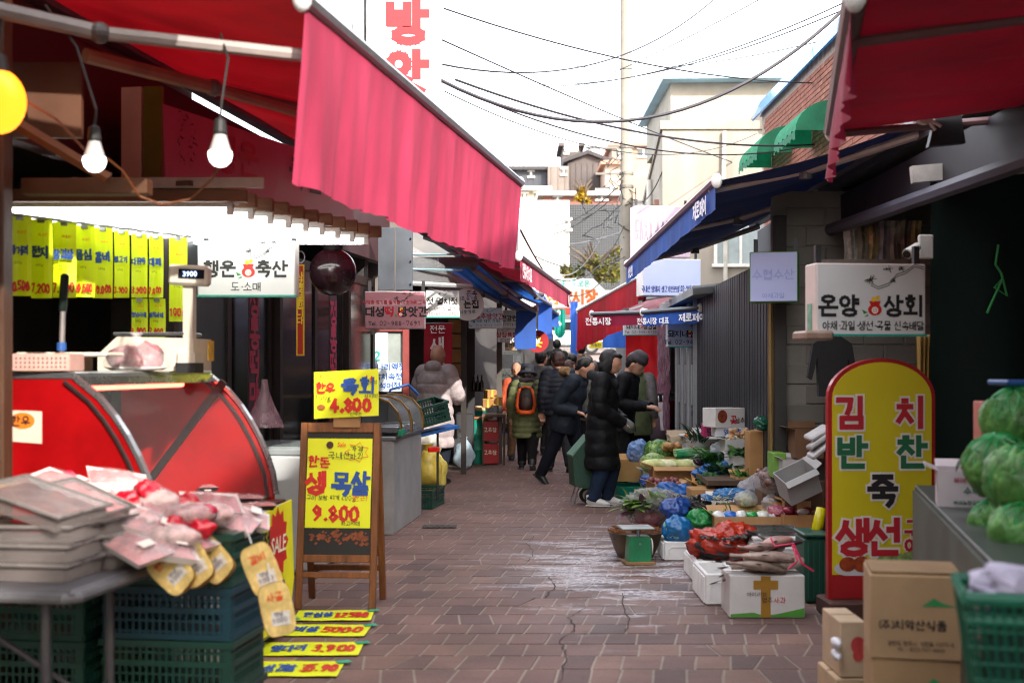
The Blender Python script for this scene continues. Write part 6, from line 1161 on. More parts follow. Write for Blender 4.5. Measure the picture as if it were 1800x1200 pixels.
def fish(label, p0, p1, r, c, seed):
    p0, p1 = Vector(p0), Vector(p1); t = thing('dried_fish', label, 'fish', p0, group='dried fish on the white carton'); d = p1 - p0; n = 12; pts = []; rad = []
    for i in range(n + 1):
        u = i / n; pts.append(d * u * .82 + Vector((0, 0, .012 * math.sin(u * 3.1 + seed)))); q = math.sin(min(1, u * 1.15 + .08) * math.pi * .93) ** .7; rad.append((r * max(.1, q) * .55, r * max(.12, q)))
    part('body', MB().sweep(pts, rad, 12, up=(0, 0, 1), noise_a=.12, seed=seed), M(c, .35, .4, 14, .3, bsc=40), t, True); e = pts[-1]; dn = d.normalized(); sd = Vector((-dn.y, dn.x, .3)).normalized()
    part('tail', MB().add([e, e + dn * .1 + sd * .06, e + dn * .06, e + dn * .1 - sd * .06, e + Vector((0, 0, .006)), e + dn * .1 + sd * .06 + Vector((0, 0, .004))], [(0, 1, 2), (0, 2, 3), (4, 5, 2)]), M('2a2422', .5, .3), t); part('eye', MB().ell(pts[1] + Vector((0, 0, r * .2)) - sd * r * .25, .006, 8, 6), M('d8d0c0', .2), t); part('fin', MB().add([pts[4] + sd * r * .5, pts[6] + sd * r * 1.3, pts[7] + sd * r * .4], [(0, 1, 2)]), M('5a4a44', .5, .3), t)
Yf = 7.25; zf = h_ + .004
FISH = [((1380, 1016), (1258, 985), .05, '9a8678', 'slim fish lying second from the front'), ((1395, 990), (1262, 968), .055, 'b49c90', 'fish fanning out to the left'), ((1365, 970), (1285, 955), .045, '8a6a60', 'short brown fish at the back left'), ((1412, 1000), (1330, 985), .06, 'c8b4a8', 'pale opened fish at the right end'), ((1412, 1012), (1262, 1002), .075, 'b09c8c', 'longest fish, tail pointing left at the front'), ((1405, 995), (1290, 985), .07, 'c4aca0', 'pale split fish in the middle'), ((1400, 1010), (1245, 1030), .045, '8a7468', 'thin fish drooping off the left corner'), ((1392, 975), (1310, 965), .06, 'b8887c', 'reddish fish on top'), ((1410, 985), (1345, 955), .03, '4a2a30', 'dark red fish tied with pink string'), ((1380, 1000), (1268, 1012), .06, 'a08e82', 'fish under the pale split one'), ((1370, 985), (1330, 940), .05, '7a746c', 'grey fish pointing up at the back')]
for i, ((a, b), (c, d), r, col, tx) in enumerate(FISH): ya = Yf + .02 + .025 * i; fish('dried ' + tx + ' of the white carton' if 'carton' not in tx else 'dried ' + tx, (X(a, ya), ya, max(zf + r * .4, Z(b, ya)) + .012 * i), (X(c, ya - .1), ya - .02, max(.05, Z(d, ya))), r, col, i)
solo('pink_string', 'pink plastic string tying the fish on the carton', 'string', MB().sweep([P(1355, 945, 7.3), P(1362, 960, 7.25), P(1395, 955, 7.25), P(1410, 990, 7.2), P(1430, 1003, 7.2)], .006, 6).sweep([P(1392, 955, 7.28), P(1402, 985, 7.15), P(1385, 1000, 7.15)], .006, 6), M('d02858', .4, .15), (0, 0, 0))
def foam(label, x0, x1, yt, yb, Y, dep, rz=0, tilt=None, lid=False):
    w_ = (x1 - x0) / F * Y; h = (yb - yt) / F * Y; t = thing('foam_box', label, 'box', (X((x0 + x1) / 2, Y), Y, max(.002, Z(yb, Y))), rz)
    if tilt: t.rotation_euler = tilt
    part('body', MB().box((0, .012, h / 2), (w_, .024, h), b=.006).box((0, dep - .012, h / 2), (w_, .024, h), b=.006).box((-w_ / 2 + .012, dep / 2, h / 2), (.024, dep - .02, h), b=.006).box((w_ / 2 - .012, dep / 2, h / 2), (.024, dep - .02, h), b=.006).box((0, dep / 2, .014), (w_ - .04, dep - .04, .024)), FOAM, t)
    mb = MB(); k = max(3, int(dep / .06))
    for i in range(k): mb.box((-w_ / 2 - .004, (i + .5) / k * dep, h * .48), (.014, .022, h * .86), b=.003)
    o = part('side_ribs', mb, FOAM, t); o['kind'] = 'stuff'
    part('front_recess', MB().sweep([(-w_ * .36, -.004, h * .15), (-w_ * .36, -.004, h * .6), (-w_ * .26, -.004, h * .72), (w_ * .26, -.004, h * .72), (w_ * .36, -.004, h * .6), (w_ * .36, -.004, h * .15)], .005, 5), FOAM, t)
    if lid: part('lid', MB().box((0, dep / 2, h + .012), (w_ + .01, dep + .01, .024), b=.006), FOAM, t)
    return t
foam('white foam box right behind the apple carton', 1240, 1300, 1010, 1064, 7.65, .5); foam('white foam box under the orange bag', 1222, 1285, 985, 1024, 8.4, .5); foam('white foam box holding the blue bag of greens', 1168, 1225, 953, 986, 9.4, .4); foam('white foam box under the steel tray', 1325, 1415, 950, 1000, 8.3, .4, lid=True)
bag('orange red plastic bag heaped with dark shellfish', 1210, 1330, 918, 992, 8.55, .42, 'd23a20', .88, 2, .5, 7, inner=M('2e2a28', .5, .5, 20, .5)); mb = MB()
for i in range(160): a = random.uniform(0, 6.28); q = random.random() ** .5; mb.ell((q * .17 * math.cos(a), q * .13 * math.sin(a), .0 + .02 * random.random()), (.014, .011, .009), 6, 4)
o = solo('shellfish_heap', 'heap of small dark clams in the open orange bag', 'shellfish', mb, M('4c4844', .4, .5, 30), P(1278, 945, 8.42)); o['kind'] = 'stuff'
tr = thing('steel_tray', 'shallow stainless tray of dark seaweed on the foam box', 'tray', (X(1366, 8.3), 8.32, Z(950, 8.3) + .03)); part('tray', MB().box((0, .2, .004), (.34, .34, .006)).box((0, .03, .014), (.36, .012, .022)).box((0, .37, .014), (.36, .012, .022)).box((-.18, .2, .014), (.012, .34, .022)).box((.18, .2, .014), (.012, .34, .022)), M('b4b6b8', .2, .12, metal=.9), tr); part('contents', MB().grid(lambda u, v: ((u - .5) * .32, .05 + v * .3, .014 + .01 * noise.noise(Vector((u * 12, v * 12, 3)))), 16, 12), M('2a2c22', .4, .4, 20, .4), tr, True)
# scale and basin
sc2 = thing('spring_scale', 'green enamel spring scale with grey pan standing on the paving', 'scale', G(1122, 990), R(6)); part('body', MB().prism([(-.085, .02), (.085, .02), (.075, .2), (-.075, .2)], -.06, .08), M('0f7a4c', .4, .25, 6, coat=.2), sc2); part('base', MB().box((0, .01, .012), (.22, .2, .022), b=.004), M('8a6a40', .6, .3), sc2); part('pan', MB().box((-.02, .01, .262), (.24, .22, .012), b=.004), M('9fa6a4', .3, .2, metal=.6), sc2); part('stem', MB().cyl((0, 0, .2), (0, 0, .258), .012), STEEL, sc2); part('dial', MB().cyl((.09, .01, .12), (.1, .01, .12), .06, n=20), M('c8ccc8', .3, .1), sc2); part('bolt', MB().cyl((0, -.064, .15), (0, -.07, .15), .009), STEEL, sc2)
b_ = thing('brown_basin', 'brown plastic basin of dried roots behind the green scale', 'basin', G(1117, 978)); part('basin', MB().lathe([(.13, 0), (.16, .06), (.205, .19), (.215, .19), (.2, .18), (.15, .05), (.0, .02)], 28), M('5f4a30', .45, .2), b_, True); part('filling', MB().ell((0, 0, .165), (.19, .19, .06), 24, 10, na=.15, ns=12), M('5a3a20', .8, .3, 16), b_); mb = MB(); rd = random.Random(9)
for i in range(260): a = rd.uniform(0, 6.28); q = rd.random() ** .5 * .19; p = Vector((q * math.cos(a), q * math.sin(a), .19 + .035 * (1 - (q / .19) ** 2))); mb.sweep([p, p + Vector((rd.uniform(-.03, .03), rd.uniform(-.03, .03), rd.uniform(-.004, .022))), p + Vector((rd.uniform(-.05, .05), rd.uniform(-.05, .05), rd.uniform(-.01, .02)))], .0028, 4)
o = part('dried_roots', mb, M('7a4a26', .8, .35, 12), b_); o['kind'] = 'stuff'
# middle goods
bag('bright blue plastic bag of green onions on the foam box', 1162, 1218, 905, 955, 9.5, .26, '1d7fc8', .82, 5, .22, 10, inner=M('7fb8a0', .5, .3, 20)); bag('dark blue crumpled bag above the onion bag', 1160, 1215, 872, 912, 9.9, .24, '2458b0', .85, 6, .45, 10)
sw = thing('seaweed_heap', 'black glossy heap of shellfish and seaweed', 'seaweed', P(1212, 905, 10.2)); part('mass', MB().ell((0, 0, .05), (.15, .12, .09), 36, 24, na=.55, ns=16), M('15120f', .2, .5, 20, .6), sw, True); mb = MB()
for i in range(60): p = Vector((random.uniform(-.13, .13), random.uniform(-.1, .06), .09 + random.uniform(-.04, .05))); mb.sweep([p, p + Vector((random.uniform(-.03, .03), -.02, random.uniform(0, .03))), p + Vector((random.uniform(-.05, .05), -.03, random.uniform(-.02, .02)))], .004, 5)
o = part('strands', mb, M('5a5048', .4, .4, 20), sw); o['kind'] = 'stuff'
bag('large clear plastic bag of leafy greens in a red tub', 1093, 1212, 857, 925, 10.6, .4, 'd4d2d2', .16, 7, .25, 6); rb = thing('red_tub', 'dull red tub inside the clear plastic bag', 'tub', G(1140, 925)); rb.location.y = 10.6; rb.location.x = X(1140, 10.6); rb.location.z = Z(925, 10.6); part('tub', MB().lathe([(.1, 0), (.14, .14), (.13, .14), (.09, .01)], 20), M('8a2430', .5, .2), rb, True); greens(rb, .36, .22, .14, 200, .17, .08, ('6f9a3a', '5a3a4a', '8aae58', '3f5a2a'), seed=3)
bag('bright green bag of herbs beside the seaweed', 1205, 1258, 893, 930, 9.8, .25, '2fae58', .75, 8, .45, 9, inner=M('2f6a40', .6, .3, 20))
def packs(t, w_, dep, h):
    for i, c in enumerate(('e0e2e2', '2a6cc8', 'dfe2de', '2f9a4c', 'd8dcd4', 'cfd2d0')): part('packet', MB().ell((-w_ * .4 + w_ * .16 * i, dep * .35, h * .98), (w_ * .1, dep * .25, .04), 14, 10, na=.3, ns=16, seed=i), M(c, .25, .2, 9, .3), t, True)
carton('long tan carton of wrapped packets in the middle row', 1256, 1376, 908, 952, 9.6, .32, CARD, fill=packs, flaps=(0, 1, 1, 0))
def radish(t, w_, dep, h):
    for i in range(9): part('red_packet', MB().ell((random.uniform(-.35, .35) * w_, dep * random.uniform(.2, .6), h + random.uniform(-.02, .03)), (.05, .04, .03), 12, 8, na=.3, ns=18, seed=i), M(('b02848', 'd8c8c0', 'a83a50')[i % 3], .25, .25, 12), t, True)
carton('tan carton of red and white packets left of the yellow board', 1378, 1438, 905, 950, 9.5, .32, CARD2, fill=radish, flaps=(0, 1, 0, 1))
solo('brown_cloth', 'brown wrinkled cloth draped over greens in the middle row', 'cloth', MB().grid(lambda u, v: ((u - .5) * .52, (v - .5) * .3, .1 * math.sin(v * 3.1) * (1 - .4 * u) + .03 * noise.noise(Vector((u * 9, v * 7, 2)))), 30, 16), M('5a4636', .85, .2, 6, .3), P(1318, 905, 10.1), smooth=True)
gh = thing('greens_bunch', 'thin green chive bunch in front of the brown cloth', 'vegetables', P(1310, 905, 9.85)); greens(gh, .4, .08, 0, 90, .14, .012, ('4f7a2c', '7a8f3a'), up=.35, seed=5)
bag('pale blue plastic sheet bag over the mushroom carton', 1250, 1345, 856, 890, 10.5, .3, '2f86cc', .8, 11, .45, 8); bag('blue bag of leaves near the yellow board', 1368, 1442, 865, 900, 10.1, .3, '2878c0', .82, 12, .45, 9, inner=M('3f6a34', .6, .3, 20)); bag('clear white plastic bag twist above the blue sheet', 1300, 1345, 835, 878, 10.45, .12, 'd8d4d6', .5, 13, .5, 9)
def mush(t, w_, dep, h):
    for i in range(26):
        m_ = MB().lathe([(.0, .03), (.018, .026), (.03, .01), (.026, .0), (.01, .002), (.009, -.02)], 10); o = part('mushroom', m_, M(('7a5a3c', '9a7850', '6a4a30')[i % 3], .6, .25, 20), t, True); o.location = (random.uniform(-.1, .48) * w_, dep * random.uniform(.15, .85), h + random.uniform(-.02, .02)); o.rotation_euler = (random.uniform(-.8, .8), random.uniform(-.8, .8), 0)
carton('long carton of brown mushrooms', 1226, 1346, 852, 892, 11.0, .32, M('b98a48', .75, .14, 5), fill=mush, flaps=(0, 1, 1, 0)); br = thing('broccoli', 'dark green broccoli head beside the mushroom carton', 'broccoli', P(1247, 855, 11.1)); part('head', MB().ell((0, 0, .05), (.1, .08, .07), 40, 26, na=.35, ns=40), M('2a5a34', .7, .3, 40, .5), br, True)
bag('wide blue plastic bag of dark greens', 1218, 1330, 812, 852, 11.4, .36, '2474c4', .8, 14, .35, 8); gd = thing('leafy_greens', 'dark leafy greens lying on the blue bag', 'vegetables', P(1275, 828, 11.25)); greens(gd, .3, .15, 0, 70, .12, .05, ('1f4a24', '2f6030'), seed=6)
def napa(t, w_, dep, h):
    for i in range(5): m_ = MB().ell((0, 0, 0), (.05, .14, .05), 16, 12, na=.12, ns=12, seed=i); o = part('napa', m_, M(('c9cf8a', 'dcdcae', 'b9c66a')[i % 3], .5, .25, 16, .3), t, True); o.location = (-w_ * .38 + i * w_ * .19, dep * .45, h + .01); o.rotation_euler = (0, 0, random.uniform(-.3, .3) + 1.2)
ct_ = carton('carton of pale napa cabbages with wrap cabbage lettering', 1148, 1220, 820, 868, 11.6, .34, CARD2, fill=napa, flaps=(1, 0, 1, 0), words=[('쌈', -.2, .1, .07, 'c02828'), ('배', .2, .1, .07, '2a7a4c')])
bag('blue plastic film under the napa carton', 1145, 1225, 848, 880, 11.1, .3, '2b74cc', .8, 16, .5, 9); carton('small open tan carton at the alley side', 1084, 1132, 812, 846, 13.6, .3, M('b78b54', .75, .14, 5), flaps=(0, 1, 0, 1)); carton('small printed carton beside the teal basin', 1130, 1160, 826, 858, 13.2, .26, M('9aa89a', .6, .15), flaps=(0, 0, 1, 1))
bs2 = thing('teal_basin', 'bright teal plastic basin on the paving by the woman in black', 'basin', G(1111, 880)); part('basin', MB().lathe([(.15, 0), (.17, .02), (.235, .17), (.245, .175), (.23, .165), (.16, .03), (0, .02)], 32), M('12a48c', .4, .1, coat=.2), bs2, True); part('water', MB().lathe([(0, .13), (.21, .13)], 28), M('6ac4b4', .05, .05, alpha=.6), bs2)
cabbage('large green savoy cabbage by the pale blue bag', 1160, 793, 13.2, (.15, .14, .13), ('6f9a48', '8fb060', '4f8038')); cabbage('second pale green cabbage below the large one', 1148, 812, 12.9, (.12, .12, .1), ('8fb060', '7ca252', 'a0b878')); bag('pale blue plastic bag standing upright beside the cabbages', 1102, 1142, 773, 815, 13.9, .25, '8cb4ec', .75, 17, .35, 7)
lk = thing('leek_bundle', 'bundle of pale leeks wrapped in green film', 'vegetables', P(1220, 803, 12.6)); part('wrap', MB().sweep([(-.18, 0, .03), (.16, .02, .05)], [(.06, .05), (.07, .06)], 14, noise_a=.1), M('149a64', .25, .15, alpha=.7), lk, True); mb = MB()
for i in range(18): mb.sweep([(-.2, random.uniform(-.05, .05), .03 + random.uniform(-.02, .04)), (.2, random.uniform(-.06, .06), .05 + random.uniform(-.02, .05))], .01, 6)
part('stalks', mb, M('a8c484', .5, .3, 10), lk)['kind'] = 'stuff'
carton('tan carton lying under the leek bundle', 1160, 1215, 805, 830, 12.8, .26, CARD, flaps=(0, 0, 0, 1)); carton('low tan carton behind the leeks', 1218, 1262, 788, 812, 12.9, .25, CARD2, flaps=(0, 1, 0, 1))
lg = thing('leafy_greens', 'tall bunch of dark green leaves in front of the tilted carton', 'vegetables', P(1262, 812, 11.6)); greens(lg, .3, .14, 0, 90, .2, .07, ('2f6a2c', '4a8a3c', '1f4a22'), seed=8, up=.7); bag('clear plastic sleeve lying beside the leafy bunch', 1250, 1300, 775, 815, 11.7, .18, 'c4ccd2', .5, 19, .4, 8)
for i, (px, Y) in enumerate(((1231, 11.7), (1277, 11.6))): t = thing('kohlrabi', 'purple kohlrabi, %s of two' % ('left', 'right')[i], 'kohlrabi', P(px, 808, Y)); part('bulb', MB().ell((0, 0, 0), (.07, .065, .055), 20, 14), M('3a1a44', .35, .3, 14), t, True); part('scar', MB().sweep([(.05 * math.cos(a / 8 * 5), -.05, .03 * math.sin(a / 8 * 5)) for a in range(9)], .004, 5), M('a08a90', .5), t)
carton('brown carton tipped on its side behind the greens', 1290, 1345, 780, 835, 11.3, .26, M('7a5434', .75, .15), flaps=(1, 1, 0, 1), tilt=(R(-20), R(24), R(-12)))
def whitefill(t, w_, dep, h):
    for i in range(7): part('radish', MB().ell((-w_ * .4 + i * w_ * .13, dep * .4, h), (.035, .09, .035), 12, 10, rot=(0, 0, random.uniform(-.6, .6))), M('d8d6cc', .4, .12), t, True)
carton('white carton of radishes under the lettuce box', 1226, 1292, 766, 800, 12.6, .3, M('c8c8c8', .5, .1), fill=whitefill, flaps=(1, 1, 1, 0), words=[('무', -.1, .3, .06, 'c05060')]); carton('small white lid carton beside the tan one', 1178, 1226, 770, 802, 13.3, .28, M('cdb89c', .6, .12), flaps=(0, 1, 1, 0), spread=15); pm = thing('onion_pile', 'small pile of pale onions and persimmons', 'vegetables', P(1205, 790, 13.0)); mb = MB()
for i in range(16): mb.ell((random.uniform(-.2, .2), random.uniform(-.08, .08), random.uniform(0, .05)), (.04, .04, .035), 10, 8)
part('onions', mb, M('c8945c', .45, .35, 8), pm, True)['kind'] = 'stuff'
carton('white carton with red lettuce print stacked at the back', 1254, 1313, 717, 751, 11.6, .24, M('cfccc8', .5, .08), rz=R(20), open_=False, words=[('꽃', .12, .2, .07, 'b02030'), ('상추', .34, .22, .045)], name='lettuce_carton'); lc = [o for o in SC.objects if o.name.startswith('lettuce_carton')][0]; m_ = MB(); disc(m_, -.08, .1, .05, -.003, 14, .06); part('print', m_, M('8a3a1c', .6, .5, 30), lc)
carton('white carton right under the lettuce carton', 1258, 1318, 751, 768, 11.6, .26, M('c4c8cc', .5, .08), open_=False, words=[('양배추', .0, .25, .05, '2a4a90')]); carton('magenta carton beside the lettuce carton', 1238, 1258, 745, 768, 11.9, .2, M('b01860', .5, .12), open_=False, words=[('팡', 0, .15, .06, '201018')])
lk2 = thing('green_onion_bunch', 'dark green onion tops left of the magenta carton', 'vegetables', P(1225, 775, 12.4)); greens(lk2, .14, .12, 0, 70, .2, .022, ('1f4030', '2f5a3c'), up=1.2, spread=.7, seed=10); gn = thing('ginger_pile', 'pile of pale orange root vegetables near the curtain', 'vegetables', P(1312, 768, 11.1)); mb = MB()
for i in range(26): mb.ell((random.uniform(-.13, .13), random.uniform(-.08, .08), random.uniform(0, .06)), (.03, .018, .016), 8, 6, rot=(0, random.uniform(-1, 1), random.uniform(0, 3)))
part('roots', mb, M('cfa070', .6, .3, 9), gn, True)['kind'] = 'stuff'
carton('brown carton standing under the dark green bag', 1318, 1352, 758, 850, 10.72, .24, CARD2, open_=False); bag('dark green bag beside the curtain', 1325, 1352, 730, 758, 10.6, .2, '0f6a4c', .9, 21, .35, 9); on = thing('onion_bag', 'clear bag of brown onions by the post', 'onions', P(1360, 865, 10.0)); mb = MB()
for i in range(26): mb.ell((random.uniform(-.1, .11), random.uniform(-.08, .08), .03 + random.uniform(0, .13)), (.04, .04, .037), 12, 8)
part('onions', mb, M('6f4028', .35, .35, 6), on, True)['kind'] = 'stuff'; part('bag', MB().ell((0, 0, .09), (.15, .12, .11), 26, 18, na=.25, ns=10), M('d8ccd0', .1, .2, alpha=.22, bump=.6, bsc=20, spec=.9), on, True)
carton('grey carton tipped up beside the yellow board', 1388, 1450, 828, 876, 9.4, .2, M('a9a8a6', .6, .1), tilt=(R(20), R(-24), R(8)), flaps=(1, 0, 0, 1)); carton('brown carton stacked in the grocery doorway', 1398, 1448, 755, 805, 9.7, .26, M('6a4a30', .75, .15), flaps=(0, 1, 1, 0)); carton('green sided carton on the grocery floor', 1360, 1382, 796, 840, 9.75, .24, M('6a9a3a', .6, .15), open_=False); carton('white printed carton on the grocery floor', 1376, 1412, 808, 845, 9.6, .24, M('a8a2a0', .6, .12), flaps=(0, 1, 1, 1), words=[('영천', 0, .3, .05)]); carton('low brown carton holding up the stacked ones', 1380, 1450, 845, 935, 9.75, .3, M('5f4430', .75, .15), open_=False)
carton('brown carton low behind the onion bag', 1340, 1384, 862, 905, 10.1, .3, M('6f5034', .75, .15), open_=False)
# fillers of the heap: cartons that carry the rows behind
for i, (x0, x1, yt, yb, Y) in enumerate(((1215, 1290, 860, 935, 10.6), (1300, 1370, 880, 935, 10.35), (1160, 1215, 860, 905, 11.9), (1225, 1300, 830, 880, 11.9), (1270, 1330, 800, 850, 11.75), (1180, 1240, 812, 850, 12.9))): carton('plain carton supporting the vegetable rows, %s' % ('middle front', 'right front', 'left', 'centre', 'right back', 'left back')[i], x0, x1, yt, yb, Y, .3, CARD2, open_=False)
gc = thing('green_case', 'dark green ribbed plastic case beside the yellow board', 'case', (X(1432, 7.75), 7.7, 0)); part('body', MB().box((0, .12, .2), (.15, .28, .4), b=.02), M('0c4434', .45, .15), gc); mb = MB()
for k in range(4): mb.box((-.05 + .033 * k, -.024, .2), (.012, .012, .34), b=.003)
part('ribs', mb, M('0d4a38', .45, .15), gc)['kind'] = 'stuff'; part('lid', MB().box((0, .12, .41), (.165, .3, .025), b=.008), M('0c4434', .45, .15), gc)
foam('white foam box beside the green case under the yellow bags', 1412, 1450, 948, 985, 8.2, .3); yb_ = thing('yellow_bags', 'bright yellow plastic bags hanging on the foam box', 'bag', P(1432, 955, 7.9)); part('bag', MB().sweep([(.04, 0, .22), (.02, -.02, .12), (-.03, -.02, -.02)], [(.03, .03), (.035, .03), (.02, .03)], 14, noise_a=.5), M('d8d010', .25, .15, 8, .4, trl=.2), yb_, True); part('bag', MB().ell((.05, 0, .02), (.05, .04, .045), 18, 12, na=.5, ns=18), M('d8d010', .25, .15, 8, .4, trl=.2), yb_, True)
wb = thing('white_bag_stack', 'stack of folded white plastic bags hanging behind the yellow board', 'bag', P(1446, 800, 8.6)); [part('folded_bag', MB().box((-.02 + .012 * (k % 3) - .015 * k, .01 * k, .04 + .055 * k), (.17, .12, .035), (R(8 * (-1) ** k), R(-38 + 5 * (k % 3)), R(6 * k)), b=.01), M('b9b8b6', .45, .15, 6, .3), wb) for k in range(3)]
# more of the crowded spread
def leafbox(c, n, ln, wd, seed, up=.8): return lambda t, w_, dep, h: greens(t, w_ * .9, dep * .8, h - .02, n, ln, wd, c, y0=dep / 2, seed=seed, up=up)
def roundbox(c, r, k):
    def f(t, w_, dep, h):
        mb = MB()
        for i in range(k): mb.ell((random.uniform(-.42, .42) * w_, dep * random.uniform(.12, .88), h + random.uniform(-.03, .02)), (r, r, r * .9), 10, 8)
        part('produce', mb, M(c, .45, .3, 7), t, True)['kind'] = 'stuff'
    return f
WC = M('cac8c4', .55, .1, 5); SPREAD = [('white carton of pale green lettuce behind the napa carton', 1165, 1215, 790, 815, 13.6, .3, WC, leafbox(('8fae4a', 'a8c468'), 120, .12, .07, 21), (0, 1, 1, 1)), ('white flapped carton of spinach left of the mushroom carton', 1232, 1288, 822, 850, 12.0, .3, WC, leafbox(('2f6a2c', '3f7a38'), 140, .12, .05, 22), (0, 1, 1, 0)), ('tan carton of sweet potatoes behind the green bag', 1150, 1200, 850, 885, 11.2, .26, CARD, roundbox('7a3a3c', .03, 26), (0, 0, 1, 1)), ('white carton of bean sprouts beside the brown cloth', 1240, 1290, 880, 908, 10.25, .26, WC, leafbox(('c8c08a', 'd8d4b0'), 160, .07, .012, 23, .5), (0, 1, 1, 1)), ('tan carton of peppers in front of the curtain post', 1296, 1344, 838, 872, 10.7, .26, CARD, leafbox(('2a6a24', '3a8a30'), 90, .09, .025, 24), (0, 1, 0, 1)), ('small white carton of tangerines near the lettuce carton', 1206, 1240, 768, 790, 13.0, .24, WC, roundbox('c8701c', .028, 22), (0, 1, 1, 1)), ('tan carton of chives at the alley edge', 1128, 1170, 868, 895, 11.9, .26, CARD2, leafbox(('3a6a30', '5a8a40'), 120, .16, .012, 25, .5), (1, 0, 1, 0)), ('white carton of dark greens above the blue bag', 1290, 1336, 800, 826, 11.2, .24, WC, leafbox(('1f4a24', '2f6030', '4a7a38'), 120, .13, .05, 26), (0, 1, 0, 1)), ('low tan carton of potatoes right of the steel tray', 1376, 1425, 880, 912, 9.75, .26, CARD, roundbox('a8844c', .032, 26), (0, 1, 1, 0)), ('white carton of cut radish at the back by the shutter', 1275, 1322, 772, 796, 11.4, .24, WC, roundbox('d0cfc0', .03, 20), (0, 1, 1, 1))]
for i, (lb, x0, x1, yt, yb2, Y, dp, mt_, fl2, fp2) in enumerate(SPREAD): carton(lb, x0, x1, yt, yb2, Y, dp, mt_, rz=R((7, -6, 12, -9, 4)[i % 5]), fill=fl2, flaps=fp2, spread=48)
for i, (lb, x0, x1, y0, y1, Y, c, al) in enumerate((('clear plastic bag of white sprouts on the tan carton', 1290, 1330, 862, 892, 10.0, 'd6d8da', .35), ('sky blue bag tucked behind the seaweed heap', 1225, 1262, 868, 895, 10.4, '3f8fd8', .7), ('white plastic bag slumped on the mushroom carton edge', 1340, 1378, 868, 900, 10.0, 'd8d6d8', .55), ('deep blue bag at the alley edge by the cabbage cartons', 1122, 1158, 832, 858, 12.6, '2a5cc0', .8), ('clear bag of greens beside the radish carton', 1255, 1298, 752, 776, 12.2, 'd0d6da', .35), ('pink plastic bag between the cartons on the right', 1350, 1382, 888, 910, 9.7, 'd87890', .6))): bag(lb, x0, x1, y0, y1, Y, .2, c, al, 40 + i, .35, 9, inner=M(('c8c8a0', '4a6a40', 'a89070', '3a5a3a', '4f7a3c', 'a04a50')[i], .5, .3, 18))
# ---- yellow arched board
yb = thing('arched_board', 'tall yellow arched board with red frame and Korean menu lettering', 'sign board', (X(1550, 7.3), 7.3, 0), R(3)); W2, H2 = .62, 1.47
def arch(w_, h, n=20, inset=0): r = w_ / 2; return [(-r, inset + .1)] + [(r, inset + .1)] + [(r * math.cos(a * math.pi / n), h - r * .72 + r * .72 * math.sin(a * math.pi / n)) for a in range(n + 1)]
part('frame', MB().prism(arch(W2, H2), 0, .05), M('a3161c', .4, .15, 4, coat=.2), yb); part('panel', MB().prism(arch(W2 - .045, H2 - .022, inset=.14), -.006, .02), M('d3c41c', .45, .06, 2), yb)
part('base', MB().box((0, .03, .05), (.66, .3, .1), b=.01), M('4a2c24', .7, .2), yb); part('red_band', MB().box((0, -.004, .17), (W2 - .05, .012, .13)), M('a3161c', .5, .12), yb)
def big(txts, col):
    for tx, x, z, h in txts: wm = MB(); cm = MB(); write(wm, tx, x, z, h, .33, y=-.008); write(cm, tx, x, z, h, .19, y=-.0105); o = part('lettering', cm, M(col, .5, .06), yb); part('letter_outline', wm, M('e2ddd4', .5, .05), o)
big([('김', -.175, 1.08, .165), ('치', .175, 1.08, .165), ('생', -.16, .36, .19), ('선', .02, .36, .19), ('구', .18, .455, .09), ('이', .18, .36, .09)], 'b8202c'); big([('반', -.165, .855, .165), ('찬', .18, .855, .165)], '1f6a44'); big([('죽', .01, .635, .165)], '201c20')
m_ = MB(); disc(m_, -.16, .275, .12, -.009, 24, .045); part('plate_print', m_, M('c9ccd0', .4, .1), yb); m_ = MB(); disc(m_, -.2, .3, .05, -.011, 18, .042); disc(m_, -.12, .3, .05, -.0115, 18, .046); part('food_print', m_, M('a04018', .5, .4, 30), yb); m_ = MB(); disc(m_, .06, .36 - .055, .1, -.0095, 20, .06); disc(m_, .19, .31, .1, -.01, 20, .065); part('cabbage_print', m_, M('8fae6a', .5, .45, 26), yb)
# ---- counter at right edge with cabbages
rc = thing('grey_counter', 'grey green sheet metal counter at the right edge', 'counter', (1.93, 6.05, 0), R(180 - 12.5)); part('front_panel', MB().box((.02, 1.3, .42), (.03, 2.6, .84)), M('4a5048', .5, .2, 3, .1, stretch=(1, 1, .3)), rc); part('top', MB().box((-.5, 1.3, .85), (1.05, 2.62, .025), b=.004), M('3c423e', .4, .2, 4), rc); part('end_panel', MB().box((-.5, .015, .42), (1.0, .03, .84)), M('4f554c', .5, .2, 3), rc)
def onc(px, py, Y): return P(px, py, Y)
bx = carton('small white printed carton on the grey counter', 1650, 1740, 828, 893, 5.1, .2, M('c6bcc0', .5, .1), rz=R(-16), flaps=(0, 1, 1, 0), words=[('부여백마강', .1, .68, .022, 'a02848'), ('수박', .15, .38, .03, '2a6a4c'), ('부여농협공판장', .1, .1, .016, '2a6a4c')])
for i, (px, py, Y, r) in enumerate(((1795, 735, 4.7, .125), (1755, 815, 4.6, .115), (1800, 845, 4.25, .12), (1752, 915, 4.55, .085), (1802, 940, 4.15, .11))): cabbage('netted green cabbage on the grey counter, %s' % ('topmost of the pile', 'left of the middle row', 'right of the middle row', 'bottom left', 'bottom right at the picture edge')[i], px, py, Y, (r * 1.05, r, r * .92), ('3f7a34', '5a9046', '4a8038'), rot=(random.uniform(-.4, .4), random.uniform(-.4, .4), i), net='2f9a54', name='netted_cabbage')
